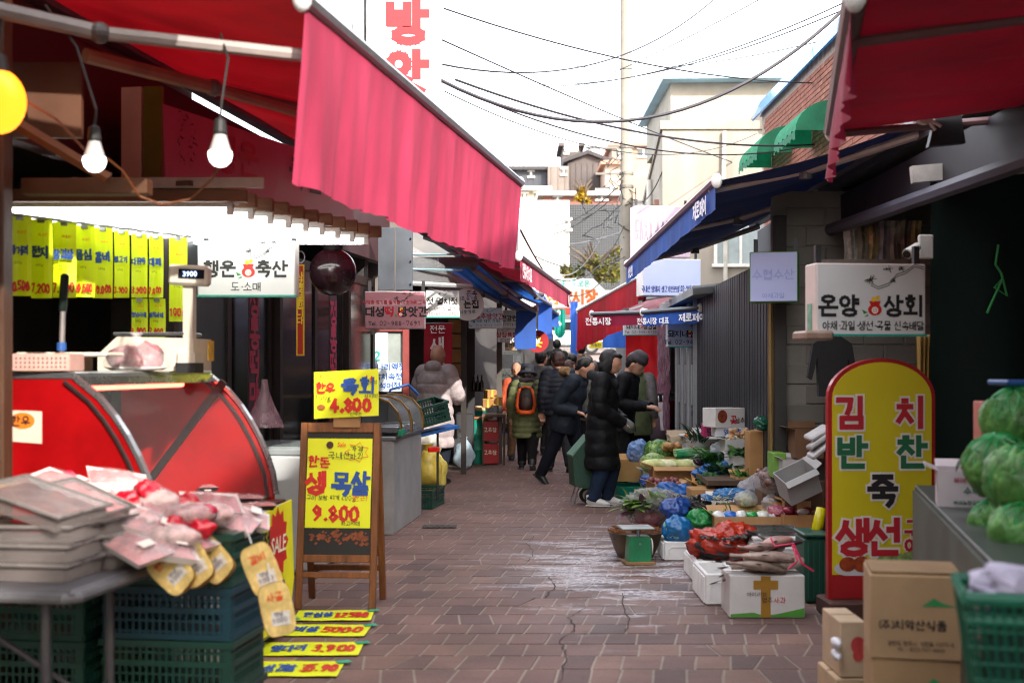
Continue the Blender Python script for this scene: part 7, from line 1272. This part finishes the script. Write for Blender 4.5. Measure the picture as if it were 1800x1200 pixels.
carton('red and white carton standing behind the cabbages', 1726, 1790, 705, 860, 5.2, .1, M('c0786a', .55, .2), open_=False); solo('blue_board', 'blue plastic board lying on top of the cabbage pile', 'board', MB().box((0, 0, 0), (.16, .2, .02), b=.006), M('1f4f8c', .4, .1), P(1790, 672, 4.75)); nt_ = solo('net_scrap', 'green net scrap hanging over the small white carton', 'net', MB().grid(lambda u, v: (u * .13, .02 * math.sin(u * 8), .04 * math.sin(u * 4) - v * .03 * (1 - u * .5)), 12, 4), M('1f8a4c', .4, .2, alpha=.8), P(1680, 818, 4.9))
# cartons and green basket, bottom right
b1 = carton('large tan food carton with green triangle mark, bottom right', 1527, 1722, 1012, 1160, 4.3, .3, M('a98a66', .75, .12, 4, .1), rz=R(-11), open_=False, words=[('(주)', -.36, .36, .028, '201c1c'), ('치악산식품', -.06, .36, .031, '201c1c'), ('강원도 원주시 가현동 1377-5', -.06, .17, .014, '5a4638'), ('TEL : (033)747-0060', -.06, .1, .013, '5a4638')]); w1 = 195 / F * 4.3; h1 = 148 / F * 4.3
part('print', MB().add([(-.02, -.002, h1 * .64), (.1, -.002, h1 * .64), (.05, -.002, h1 * .68), (.02, -.002, h1 * .74)], [(0, 1, 2, 3)]), M('2a8a4c', .5), b1); part('top_rim', MB().box((0, .15, h1 + .006), (w1 * .98, .27, .008)), M('8a6c48', .75, .2), b1)
b1.location.z = Z(1160, 4.3); b1.location.x += .012
b2 = carton('lower tan carton carrying the large food carton', 1532, 1715, 1163, 1313, 4.31, .3, M('a5855f', .75, .12, 4, .1), rz=R(-9), open_=False, size=(.35, Z(1160, 4.3) - .008)); b2.location.x += .012; b2.location.z = .004; part('print', MB().add([(-.02, -.002, .33), (.08, -.002, .33), (.05, -.002, .35), (.02, -.002, .37)], [(0, 1, 2, 3)]), M('2a8a4c', .5), b2)
b3 = carton('narrow cream carton with red printed mark left of the large carton', 1477, 1522, 1092, 1190, 5.15, .3, M('b9a184', .7, .12), open_=False); m_ = MB(); disc(m_, .02, .13, .03, -.003, 16, .035); disc(m_, .02, .09, .022, -.0035, 12, .025); part('print', m_, M('b83a3a', .6, .25, 30), b3); b3.location.z = Z(1190, 5.15)
b4 = carton('cream carton under the narrow printed one', 1470, 1525, 1192, 1290, 5.14, .31, M('b49a7a', .7, .12), open_=False, size=(.128, Z(1190, 5.15) - .008)); b4.location.z = .004
solo('white_packets', 'small white packets stuck beside the cream carton', 'packets', MB().ell((0, 0, 0), (.02, .05, .022), 12, 8, na=.3, ns=20).ell((0, 0, .05), (.02, .05, .022), 12, 8, na=.3, ns=20, seed=3), M('d4d4d8', .4, .1), P(1470, 1150, 5.1), smooth=True)
gbk = thing('green_basket', 'green plastic shopping basket in the bottom right corner', 'basket', (X(1832, 3.0), 3.0, Z(1265, 3.0)), R(-14)); gbk.scale = (.84, .84, .84); zz = .36
mb = MB(); wa, wb2, da, db = .17, .22, .13, .17
for i in range(16):
    u = (i + .5) / 16 * 2 - 1
    for s in (-1, 1): mb.sweep([(u * wa, s * da, 0), (u * wb2, s * db, zz)], .0055, 4); mb.sweep([(s * wa, u * da, 0), (s * wb2, u * db, zz)], .0055, 4)
for k in range(8):
    q = k / 8; a, b = wa + (wb2 - wa) * q, da + (db - da) * q; mb.sweep([(-a, -b, zz * q), (a, -b, zz * q), (a, b, zz * q), (-a, b, zz * q), (-a, -b, zz * q)], .0055, 4)
o = part('lattice', mb, M('0c5a44', .45, .15), gbk); o['kind'] = 'stuff'; part('rim', MB().sweep([(-wb2, -db, zz), (wb2, -db, zz), (wb2, db, zz), (-wb2, db, zz), (-wb2, -db, zz)], [(.014, .02)] * 5, 6), M('0e6a50', .4, .15), gbk); part('rim', MB().sweep([(-wb2 + .01, -db + .01, zz - .06), (wb2 - .01, -db + .01, zz - .06), (wb2 - .01, db - .01, zz - .06), (-wb2 + .01, db - .01, zz - .06), (-wb2 + .01, -db + .01, zz - .06)], [(.008, .014)] * 5, 6), M('0e6a50', .4, .15), gbk); part('liner', MB().box((0, 0, .18), (.3, .23, .34)), M('0a3a30', .6, .2), gbk)
solo('crumpled_paper', 'crumpled lilac white paper in the green basket', 'paper', MB().ell((0, 0, 0), (.13, .1, .05), 24, 16, na=.6, ns=16), M('b9b2c8', .6, .12, 6, .2), (X(1815, 3.0), 3.0, Z(1265, 3.0) + .305))

carton('plain tan carton carrying the green basket below the picture edge', 1760, 1900, 1270, 1500, 3.0, .22, CARD2, open_=False, loc=(X(1832, 3.0), 2.9, .002), size=(.26, Z(1265, 3.0) - .006))
# ================================================================== PEOPLE
SKIN = M('b98a72', .5, .12, 14, .1, spec=.4); HAIR = M('0e0b0b', .35, .3, 30, .5, stretch=(3, 3, .4), bsc=90)
def smooth_path(pts, rad, n):
    """interpolate a joint chain into n rings"""
    pts = [Vector(p) for p in pts]; k = len(pts) - 1; P_, R_ = [], []
    rad = [r if isinstance(r, tuple) else (r, r) for r in rad]
    for i in range(n + 1):
        u = i / n * k; j = min(int(u), k - 1); f = u - j; a, b = pts[j], pts[j + 1]; p_, n_ = pts[max(j - 1, 0)], pts[min(j + 2, k)]
        m0, m1 = (b - p_) * .35, (n_ - a) * .35; h = (2 * f ** 3 - 3 * f ** 2 + 1, f ** 3 - 2 * f ** 2 + f, -2 * f ** 3 + 3 * f ** 2, f ** 3 - f ** 2)
        P_.append(a * h[0] + m0 * h[1] + b * h[2] + m1 * h[3]); s = f * f * (3 - 2 * f); R_.append((rad[j][0] * (1 - s) + rad[j + 1][0] * s, rad[j][1] * (1 - s) + rad[j + 1][1] * s))
    return P_, R_
def quilt(P_, R_, pitch, amp):
    d = 0; out = []
    for i, r in enumerate(R_):
        if i: d += (P_[i] - P_[i - 1]).length
        q = 1 + amp * (abs(math.sin(math.pi * d / pitch)) ** .6 - .6); out.append((r[0] * q, r[1] * q))
    return out
def person(label, x, y, rz, H, coat='14161c', coat_len=.3, pants='1a1c24', shoes='1a1a1c', hair='bob', haircol=None, hat=None, hatcol=None, lean=0, nod=0, turn=0, arms=None, feet=None, quil=(.055, .1), hood=None, fur=None, sleeves=None, bulk=1.0, detail=True, vest=None, sole=None, face=True, gloves=None, z0=None, collar=None, coatrough=.5, swing=0):
    t = thing('person', label, 'person', (x, y, zg(y) if z0 is None else z0), rz); vox = .0085 if detail else .014
    pel = Vector((0, 0, .5)); RL = Matrix.Rotation(R(lean), 3, 'X')
    def T(p): return (pel + RL @ (Vector(p) - pel)) * H     # torso frame, leaned
    hd = Vector((0, -.012, .925)); nk = Vector((0, .004, .855)); RH = RL @ Matrix.Rotation(R(turn), 3, 'Z') @ Matrix.Rotation(R(nod), 3, 'X')
    def Hd(p): return T(nk) + (RH @ (Vector(p) - nk)) * H
    rot_h = RH.to_euler()
    feet = feet or {'L': (.06, 0, 0, 0), 'R': (-.06, .0, 0, 0)}      # x, y, lift, heel pitch
    arms = arms or {}
    A = {}
    for s, sg in (('L', 1), ('R', -1)):
        sh = T((sg * .1 * (1 + .1 * (bulk - 1)), .0, .79)); e, h = arms.get(s, (None, None))
        e = Vector(e) * H if e else T((sg * .142, .02, .635)); h = Vector(h) * H if h else T((sg * .138, -.035, .50)); A[s] = (sh, e, h)
    Lg = {}
    for s, sg in (('L', 1), ('R', -1)):
        fx, fy, fz, fp = feet[s]; hip = Vector((sg * .05, 0, .5)) * H; an = Vector((fx, fy + .02, .045 + fz)) * H; mid = (hip + an) / 2; L_ = (an - hip).length; bend = max(0, (.462 * H) ** 2 - L_ ** 2); kn = mid + Vector((sg * .004, -1, .0)) * (min(.1 * H, math.sqrt(bend) * .5) + .008 * H); Lg[s] = (hip, kn, an, fp)
    # --- body: one continuous surface
    b = MB(); hr = (.052 * H, .066 * H, .072 * H)
    b.ell(Hd(hd), hr, 20, 14, rot=rot_h); b.ell(Hd(hd + Vector((0, -.022, -.034))), (.04 * H, .042 * H, .038 * H), 16, 12, rot=rot_h); b.ell(Hd(hd + Vector((0, -.066, -.012))), (.009 * H, .014 * H, .017 * H), 10, 8, rot=rot_h)
    b.ell(Hd(hd + Vector((0, -.056, .012))), (.034 * H, .012 * H, .008 * H), 12, 8, rot=rot_h); b.ell(Hd(hd + Vector((0, -.058, -.042))), (.016 * H, .01 * H, .007 * H), 10, 8, rot=rot_h)
    for sg in (-1, 1): b.ell(Hd(hd + Vector((sg * .053, .004, -.008))), (.006 * H, .014 * H, .02 * H), 10, 8, rot=rot_h)
    b.sweep([T((0, .01, .79)), T(nk), Hd(hd + Vector((0, .0, -.03)))], [.036 * H, .032 * H, .033 * H], 14)
    P_, R_ = smooth_path([T((0, 0, .47)), T((0, 0, .58)), T((0, 0, .7)), T((0, 0, .8))], [(.07 * H, .05 * H), (.065 * H, .045 * H), (.08 * H, .055 * H), (.07 * H, .04 * H)], 10); b.sweep(P_, R_, 16, up=(1, 0, 0))
    for s, sg in (('L', 1), ('R', -1)):
        sh, e, h = A[s]; P_, R_ = smooth_path([sh, e, h], [.03 * H, .024 * H, .017 * H], 10); b.sweep(P_, R_, 10)
        d = (h - e).normalized(); sd = d.cross(Vector((0, 0, 1))); sd = sd.normalized() if sd.length > .2 else Vector((1, 0, 0)); nn = sd.cross(d); c = h + d * .035 * H
        b.sweep([h - d * .01 * H, h + d * .03 * H, h + d * .055 * H], [(.02 * H, .012 * H), (.026 * H, .014 * H), (.024 * H, .011 * H)], 12, up=tuple(sd))
        if detail:
            for k in range(4): o_ = sd * ((k - 1.5) * .0125 * H); ln = (.034, .042, .04, .03)[k] * H; p0 = c + d * .012 * H + o_; b.sweep([p0, p0 + d * ln * .55 - nn * .008 * H, p0 + d * ln * .85 - nn * .022 * H], [.0062 * H, .0058 * H, .005 * H], 8)
            p0 = h + d * .012 * H + sd * (-sg) * .02 * H; b.sweep([p0, p0 + d * .02 * H + sd * (-sg) * .014 * H, p0 + d * .038 * H + sd * (-sg) * .012 * H - nn * .008 * H], [.0075 * H, .007 * H, .006 * H], 8)
        else: b.ell(c + d * .03 * H, (.02 * H,) * 3, 10, 8)
        hip, kn, an, fp = Lg[s]; P_, R_ = smooth_path([hip, kn, an], [.05 * H, .036 * H, .024 * H], 10); b.sweep(P_, R_, 10)
    body = obj('body', remesh(b, vox, 3), SKIN, t)
    if face:
        for sg in (-1, 1): part('eye', MB().ell(Hd(hd + Vector((sg * .022, -.0515, -.001))), (.0075 * H, .0045 * H, .003 * H), 10, 8, rot=rot_h), M('241612', .3), t, True); part('eyebrow', MB().ell(Hd(hd + Vector((sg * .022, -.0545, .016))), (.011 * H, .004 * H, .002 * H), 10, 6, rot=rot_h), M('3a2a22', .8), t, True)
        part('mouth', MB().ell(Hd(hd + Vector((0, -.0625, -.043))), (.014 * H, .004 * H, .0035 * H), 10, 6, rot=rot_h), M('8a4a44', .5), t, True)
    # --- coat
    c_ = MB(); B = bulk; hem = coat_len
    pts = [(0, .0 + swing, hem), (0, swing * .5, (hem + .5) / 2)] if hem < .44 else [(0, 0, hem)]
    pts = [Vector(p) * H for p in pts] + ([T((0, .002, .54))] if hem < .5 else []) + [T((0, .004, .61)), T((0, 0, .70)), T((0, .004, .775)), T((0, .006, .815)), T((0, .006, .85))]
    rr = ([(.118 * B, .1 * B), (.116 * B, .098 * B)] if hem < .44 else [(.112 * B, .09 * B)]) + ([(.112 * B, .092 * B)] if hem < .5 else []) + [(.106 * B, .086 * B), (.114 * B, .09 * B), (.112 * B, .078 * B), (.078 * B, .062 * B), (.05, .052)]
    rr = [(a * H, b_ * H) for a, b_ in rr]; P_, R_ = smooth_path(pts, rr, 64)
    if quil[1]: Q = quilt(P_, R_, quil[0] * H, quil[1] * .6)
    else: Q = R_
    Q = [Q[i] if i < 52 else R_[i] for i in range(len(Q))]
    c_.sweep(P_, Q, 32, up=(1, 0, 0), noise_a=.05, seed=len(label))
    if not vest:
        for s in 'LR':
            sh, e, h = A[s]; P_, R_ = smooth_path([sh + (T((0, 0, .79)) - sh) * .25, sh, e, h], [.05 * H * B, .052 * H * B, .046 * H * B, .034 * H * B], 40); c_.sweep(P_, quilt(P_, R_, quil[0] * H, quil[1]) if quil[1] else R_, 18, noise_a=.08)
    if collar: c_.ell(T((0, .004, .85)), (.062 * H, .062 * H, .034 * H), 20, 10)
    if hood: c_.ell(T((0, .06, .835)), (.07 * H, .045 * H, .045 * H), 20, 12, na=.1, ns=12)
    cm = M(coat, coatrough + .18, .25, 7, .45, bsc=24, spec=.22); obj('coat', remesh(c_, vox * 1.05, 2), cm, t)
    if vest:
        s_ = MB()
        for s in 'LR': sh, e, h = A[s]; P_, R_ = smooth_path([sh + (T((0, 0, .79)) - sh) * .25, sh, e, h], [.045 * H * B, .046 * H * B, .042 * H * B, .034 * H * B], 30); s_.sweep(P_, R_, 16, noise_a=.12); obj('sleeve', remesh(s_, vox * 1.1, 2), M(vest, .7, .35, 22, .2), t); s_ = MB()
    if fur: obj('fur_collar', remesh(MB().sweep([T(q) for q in fur[1]], [.031 * H] * len(fur[1]), 14, noise_a=.5), .008, 0), M(fur[0], .95, .35, 40, .9, bsc=160), t)
    if gloves:
        for s in 'LR': sh, e, h = A[s]; d = (h - e).normalized(); part('glove', MB().sweep([h - d * .012 * H, h + d * .035 * H, h + d * .075 * H, h + d * .092 * H], [.022 * H, .03 * H, .028 * H, .012 * H], 14, noise_a=.2), M(gloves, .8, .15, 20, .3), t, True)
    # --- trousers and shoes
    p_ = MB(); top = .56 if hem < .5 else .58
    p_.sweep([Vector((0, 0, .47)) * H, Vector((0, 0, .5)) * H, Vector((0, 0, top)) * H], [(.09 * H, .07 * H), (.098 * H, .076 * H), (.09 * H, .07 * H)], 18, up=(1, 0, 0))
    for s in 'LR': hip, kn, an, fp = Lg[s]; P_, R_ = smooth_path([hip, kn, an - Vector((0, 0, .008 * H))], [.06 * H * (.5 + .5 * B), .05 * H * (.5 + .5 * B), .041 * H], 16); p_.sweep(P_, R_, 14, noise_a=.12, seed=3)
    obj('trousers', remesh(p_, vox * 1.2, 2), M(pants, .85, .25, 10, .4, bsc=30, spec=.2), t)
    for s, sg in (('L', 1), ('R', -1)):
        hip, kn, an, fp = Lg[s]; m_ = Matrix.Translation((an.x, an.y, an.z - .045 * H)) @ Matrix.Translation((0, 0, .045 * H)) @ Matrix.Rotation(R(fp), 4, 'X') @ Matrix.Translation((0, 0, -.045 * H)) @ Matrix.Rotation(R(sg * 6), 4, 'Z')
        q = MB(); q.sweep([(0, .035 * H, .02 * H), (0, .02 * H, .032 * H), (0, -.02 * H, .034 * H), (0, -.065 * H, .024 * H), (0, -.1 * H, .018 * H), (0, -.112 * H, .014 * H)], [(.014 * H, .016 * H), (.026 * H, .03 * H), (.028 * H, .03 * H), (.03 * H, .022 * H), (.024 * H, .015 * H), (.01 * H, .008 * H)], 14, up=(1, 0, 0)); q.cyl((0, .008 * H, .03 * H), (0, .012 * H, .075 * H), .03 * H, .033 * H, 12)
        sh_ = obj('shoe', remesh(MB().add(q.v, q.f, m_), .007, 2), M(shoes, .5, .15, 12), t)
        so_ = MB(); so_.sweep([(0, .042 * H, .006 * H), (0, -.01 * H, .006 * H), (0, -.07 * H, .006 * H), (0, -.115 * H, .008 * H)], [(.018 * H, .0065 * H), (.026 * H, .0065 * H), (.032 * H, .0065 * H), (.014 * H, .0065 * H)], 12, up=(1, 0, 0)); part('sole', MB().add(so_.v, so_.f, m_), M(sole or '2a2a2a', .7, .1), sh_)
    # --- hair and hat
    hc = HAIR if not haircol else M(haircol, .4, .3, 30, .5, stretch=(3, 3, .4), bsc=90); hm = MB()
    if hair: hm.ell(Hd(hd + Vector((0, .02, .014))), (.058 * H, .062 * H, .067 * H), 24, 16, rot=rot_h, na=.05, ns=20)
    if hair == 'bob':
        hm.ell(Hd(hd + Vector((0, .03, -.035))), (.054 * H, .042 * H, .062 * H), 20, 14, rot=rot_h, na=.08, ns=16)
        for sg in (-1, 1): hm.ell(Hd(hd + Vector((sg * .05, .008, -.028))), (.014 * H, .034 * H, .056 * H), 16, 12, rot=rot_h, na=.1, ns=18)
        hm.ell(Hd(hd + Vector((0, -.022, .05))), (.044 * H, .036 * H, .02 * H), 16, 10, rot=rot_h)
    if hair == 'short': hm.ell(Hd(hd + Vector((0, .034, -.02))), (.05 * H, .036 * H, .042 * H), 16, 12, rot=rot_h, na=.1, ns=18)
    if hair == 'bun': hm.ell(Hd(hd + Vector((0, .07, .03))), (.026 * H, .026 * H, .026 * H), 14, 10); hm.ell(Hd(hd + Vector((0, .03, -.01))), (.052 * H, .04 * H, .05 * H), 16, 12, rot=rot_h)
    if hm.v: obj('hair', remesh(hm, .008, 3), hc, t)
    if hat:
        def lh(prof, n=28): q = MB().lathe([(a * H, b_ * H) for a, b_ in prof], n); m4 = Matrix.Translation(Hd(hd)) @ RH.to_4x4(); return MB().add(q.v, q.f, m4)
        mt_ = M(hatcol, .85, .2, 14, .4, bsc=90)
        if hat == 'bucket': part('hat', lh([(.098, -.012), (.1, -.008), (.068, .03), (.066, .06), (.056, .088), (.0, .092)]), mt_, t, True)
        if hat == 'beanie': part('hat', lh([(.062, .022), (.067, .026), (.067, .052), (.063, .056), (.058, .076), (.04, .096), (0, .104)]), mt_, t, True)
        if hat == 'cap': h1_ = part('hat', lh([(.064, .012), (.066, .03), (.06, .062), (.04, .082), (0, .088)]), mt_, t, True); v_ = MB().sweep([Hd(hd + Vector((0, -.04, .022))), Hd(hd + Vector((0, -.075, .02))), Hd(hd + Vector((0, -.108, .012)))], [(.06 * H, .006 * H), (.055 * H, .006 * H), (.03 * H, .004 * H)], 14, up=(1, 0, 0)); part('visor', v_, mt_, h1_, True)
    t['_T'] = 0; del t['_T']
    return t, T, Hd, H
NAVY = '0b0d14'
# 1 woman in long black coat, facing right
g = G(1058, 889); w1_, T1, Hd1, H1 = person('woman in long black padded coat with fur collar and white sneakers', g.x, g.y, R(76), 1.61, coat='0c0d11', coat_len=.235, pants='1c2a40', shoes='c9c9c6', sole='b9b6b0', hair='bob', lean=4, nod=16, arms={'L': ((.125, -.02, .62), (.03, -.14, .54)), 'R': ((-.125, -.01, .63), (-.02, -.14, .525))}, quil=(.085, .17), fur=('07080c', [(.02, -.065, .765), (.08, -.03, .79), (.09, .035, .81), (.05, .085, .825), (0, .095, .83), (-.05, .085, .825), (-.09, .035, .81), (-.08, -.03, .79), (-.02, -.065, .765)]), gloves='5f625e', bulk=1.08, feet={'L': (.06, -.04, 0, 0), 'R': (-.05, .03, 0, 0)}, coatrough=.45)
bagt = part('shoulder_bag', MB().sweep([T1((-.05, -.03, .82)), T1((-.02, -.1, .7)), T1((.1, -.1, .56))], [(.008, .004)] * 3, 6), M('08080a', .5), w1_)
# her shopping trolley
tr = thing('shopping_trolley', 'dark green wheeled shopping trolley standing behind the woman in black', 'trolley', (X(1026, 13.2), 13.25, 0), R(8)); part('bag', MB().prism([(-.12, .2), (.1, .16), (.14, .5), (.09, .68), (.02, .7), (-.14, .5)], -.15, .15), M('0e3a2a', .6, .2, 6, .2), tr); part('flap', MB().prism([(-.145, .5), (.025, .71), (.03, .72), (-.15, .52)], -.155, .155), M('5a7a6a', .6, .15), tr); part('frame', MB().sweep([(-.12, -.1, .02), (-.06, -.1, .2), (.08, -.1, .16), (.12, -.1, .7), (.18, -.1, .95)], .009, 6).sweep([(-.12, .1, .02), (-.06, .1, .2), (.08, .1, .16), (.12, .1, .7), (.18, .1, .95)], .009, 6), M('8a8c8e', .3, metal=.7), tr)
for s in (-.14, .14): wv = part('wheel', MB().cyl((.07, s - .015, .085), (.07, s + .015, .085), .085, n=20), M('1a1a1c', .7), tr); part('rim', MB().cyl((.07, s - .018, .085), (.07, s + .018, .085), .055, n=16), M('b9b4a8', .5), wv)
# 2 person with grey beanie behind her
person('person in grey beanie and black jacket holding a purple phone', X(1092, 14.6), 14.6, R(66), 1.62, coat='0c0d12', coat_len=.42, pants='141416', hair='short', hat='beanie', hatcol='3a3438', lean=10, nod=24, arms={'L': ((.13, -.03, .63), (.06, -.2, .6)), 'R': ((-.13, -.03, .63), (-.05, -.2, .6))}, quil=(.06, .06), detail=True)
solo('phone', 'purple phone case in the hand of the beanie wearer', 'phone', MB().box((0, 0, 0), (.075, .15, .012), (0, R(30), R(70)), b=.006), M('5a2a4a', .4, .1), P(1112, 717, 14.4))
person('person in olive quilted coat with grey sleeves beside the red tarpaulin', X(1117, 15.9), 15.9, R(150), 1.6, coat='4a5236', coat_len=.36, pants='161618', hair='short', haircol='8a8682', lean=6, quil=(.1, .06), vest='55504e', hood=True, bulk=1.15, detail=False)
# 3 parka man
g = G(995, 850); p3, T3, Hd3, H3 = person('stooping person in dark parka with tan fur hood, mid-stride', g.x, g.y, R(68), 1.6, coat='1a222c', coat_len=.4, pants='10131e', shoes='121214', hair='short', lean=17, nod=26, arms={'L': ((.14, -.02, .6), (.08, -.14, .52)), 'R': ((-.14, .02, .6), (-.09, -.12, .55))}, quil=(.12, .09), hood=True, fur=('9a7a54', [(.07, .06, .83), (.06, .1, .80), (.0, .12, .82), (-.05, .11, .84), (-.07, .06, .86)]), bulk=1.12, feet={'L': (.05, -.16, 0, 0), 'R': (-.05, .17, .03, 38)}, swing=.03)
# 4 man in grey cap behind
person('man in grey cap and black puffer jacket seen from behind', X(984, 17.4), 17.4, R(190), 1.64, coat='1e222c', coat_len=.46, pants='26282c', hair='short', haircol='3a1e18', hat='cap', hatcol='23262e', lean=7, nod=12, quil=(.045, .16), bulk=1.12, feet={'L': (.07, -.1, 0, 0), 'R': (-.06, .1, .02, 25)}, face=False)
# 5 backpack woman
g = G(926, 824); p5, T5, Hd5, H5 = person('woman in olive padded coat and navy bucket hat walking away', g.x, g.y, R(176), 1.45, coat='626846', coat_len=.3, pants='131214', shoes='2a2c2e', hair='short', hat='bucket', hatcol='141c2c', lean=6, nod=10, quil=(.05, .16), collar=True, bulk=1.2, feet={'L': (.05, -.06, 0, 0), 'R': (-.06, .14, .02, 30)}, sole='55585a', face=False)
obj('scarf', remesh(MB().sweep([T5((.06 * math.cos(a / 8 * 6.283), .065 * math.sin(a / 8 * 6.283), .85)) for a in range(9)], [.04] * 9, 12, noise_a=.4), .01, 1), M('2a1a22', .95, .3, 30, .8, bsc=120), p5)
bp = thing('backpack', 'black and orange backpack on the woman in the olive coat', 'backpack', (g.x, g.y, 0), R(176)); yb0 = .125
def bpk(b_): return MB().add([T5(v) for v in b_.v], b_.f)
part('sack', bpk(MB().ell((0, .15, .65), (.085, .055, .125), 26, 18)), M('141316', .7, .2, 12, .2), bp, True); part('front_pocket', bpk(MB().ell((0, .19, .62), (.06, .03, .07), 20, 14)), M('2c1210', .6, .3, 12), bp, True)
for sg in (-1, 1): part('orange_panel', bpk(MB().sweep([(sg * .055, .192, .755), (sg * .075, .19, .69), (sg * .085, .175, .6), (sg * .07, .185, .55)], [(.012, .01), (.013, .012), (.016, .012), (.012, .01)], 10)), M('d8520f', .6, .12), bp, True); part('strap', bpk(MB().sweep([(sg * .06, .1, .77), (sg * .075, .05, .825), (sg * .08, -.02, .83), (sg * .085, -.09, .76)], [(.016, .006)] * 4, 8)), M('15161a', .7), bp, True)
part('orange_base', bpk(MB().sweep([(-.08, .17, .545), (-.03, .2, .53), (.03, .2, .53), (.08, .17, .545)], [(.014, .02)] * 4, 10)), M('d8520f', .6, .12), bp, True); part('top_arc', bpk(MB().sweep([(-.055, .185, .76), (0, .19, .775), (.055, .185, .76)], [(.01, .008)] * 3, 8)), M('d8520f', .6, .12), bp, True)
# 6 floral woman facing us
person('woman facing us in black vest with floral orange sleeves', X(909, 19.6), 19.6, R(10), 1.5, coat='17181a', coat_len=.44, pants='8a6a54', shoes='1a1a1a', hair='bun', nod=4, turn=-20, vest='c0522c', quil=(.06, .05), detail=True)
# 7.. others
person('man in grey coat with black backpack by the blue awning', X(948, 20.8), 20.8, R(150), 1.7, coat='3c3a3a', coat_len=.3, pants='242426', hair='short', quil=(0.05, 0), lean=5, detail=False, face=False)
person('person in dark purple fleece seen from behind', X(971, 21.8), 21.8, R(185), 1.62, coat='1a1220', coat_len=.44, hair='bob', quil=(.05, 0), detail=False, face=False)
person('hooded person in dark olive coat far up the alley', X(979, 30), 30, R(178), 1.7, coat='20241c', coat_len=.35, hair='short', hood=True, quil=(.05, .03), detail=False, face=False)
person('woman with reddish brown hair bending at the far stalls', X(989, 23.5), 23.5, R(120), 1.56, coat='c2bcb4', coat_len=.44, hair='bob', haircol='3a1c14', quil=(.05, .05), lean=12, detail=False, face=False)
person('person in black hooded puffer jacket in the far crowd', X(1006, 25), 25, R(182), 1.62, coat='101114', coat_len=.45, hair='short', hood=True, quil=(.05, .1), detail=False, face=False, bulk=1.1)
person('person in brown coat in the far crowd', X(1021, 27.5), 27.5, R(190), 1.72, coat='5a4438', coat_len=.35, hair='short', quil=(.05, 0), detail=False, face=False)
person('person in dark coat with pink scarf in the far crowd', X(1037, 24.5), 24.5, R(120), 1.52, coat='18141c', coat_len=.4, hair='bob', quil=(.05, .04), lean=8, detail=False, face=False)
person('grey haired person half hidden behind the woman in black', X(1040, 19.5), 19.5, R(200), 1.52, coat='6a6e66', coat_len=.4, hair='short', haircol='6a6864', quil=(.05, .05), detail=False, face=False)
# coat man
g = G(782, 848); p9, T9, Hd9, H9 = person('bald man in long pale lilac padded coat seen from behind', X(764, 15.6), 15.6, R(155), 1.7, coat='a89c9e', coat_len=.26, pants='141a26', shoes='101012', hair=None, quil=(.075, .17), hood=True, lean=5, bulk=1.22, arms={'L': ((.16, -.04, .64), (.12, -.14, .6)), 'R': ((-.16, -.04, .64), (-.1, -.16, .6))}, face=False, coatrough=.55)
p9m = [c for c in p9.children if c.name.startswith('body')][0]
# ---- parked scooter
mt_ = thing('scooter', 'parked delivery scooter with black top box before the red tarpaulin', 'scooter', (X(1148, 18.6), 18.6, 0), R(70))
for s in (-.55, .55): wv = part('wheel', MB().lathe([(.2, -.045), (.24, -.03), (.25, 0), (.24, .03), (.2, .045)], 26, closed=True), M('151516', .8), mt_); wv.rotation_euler = (R(90), 0, 0); wv.location = (s, 0, .25); rm = part('rim', MB().cyl((0, 0, -.03), (0, 0, .03), .2, n=20), M('8a8c8e', .35, metal=.7), wv)
part('body', MB().prism([(-.6, .45), (-.3, .35), (.2, .32), (.35, .4), (.5, .85), (.42, .9), (.25, .5), (-.05, .5), (-.15, .72), (-.65, .74), (-.75, .6)], -.13, .13), M('b4b4b6', .3, .12, coat=.4), mt_); part('leg_shield', MB().prism([(.3, .4), (.42, .38), (.56, .9), (.48, .92)], -.2, .2), M('a01414', .35, .1, coat=.4), mt_); part('seat', MB().ell((-.35, 0, .78), (.34, .13, .07), 20, 12), M('121213', .5), mt_, True); part('top_box', MB().box((-.75, 0, 1.02), (.36, .4, .34), b=.03), M('131315', .4, .15), mt_); part('handlebar', MB().cyl((.46, -.32, 1.02), (.46, .32, 1.02), .016).cyl((.5, 0, .85), (.45, 0, 1.02), .025), M('18181a', .5), mt_); part('headlight', MB().ell((.56, 0, .93), (.07, .09, .07), 14, 10), M('c8ccce', .15), mt_, True); part('fork', MB().cyl((.5, 0, .85), (.56, .07, .25), .02).cyl((.5, 0, .85), (.56, -.07, .25), .02), M('3a3a3c', .4, metal=.5), mt_)
for s in (-1, 1): part('mirror', MB().ell((.46, s * .3, 1.16), (.02, .06, .04), 12, 8).cyl((.46, s * .28, 1.02), (.46, s * .3, 1.14), .006), M('18181a', .3), mt_)
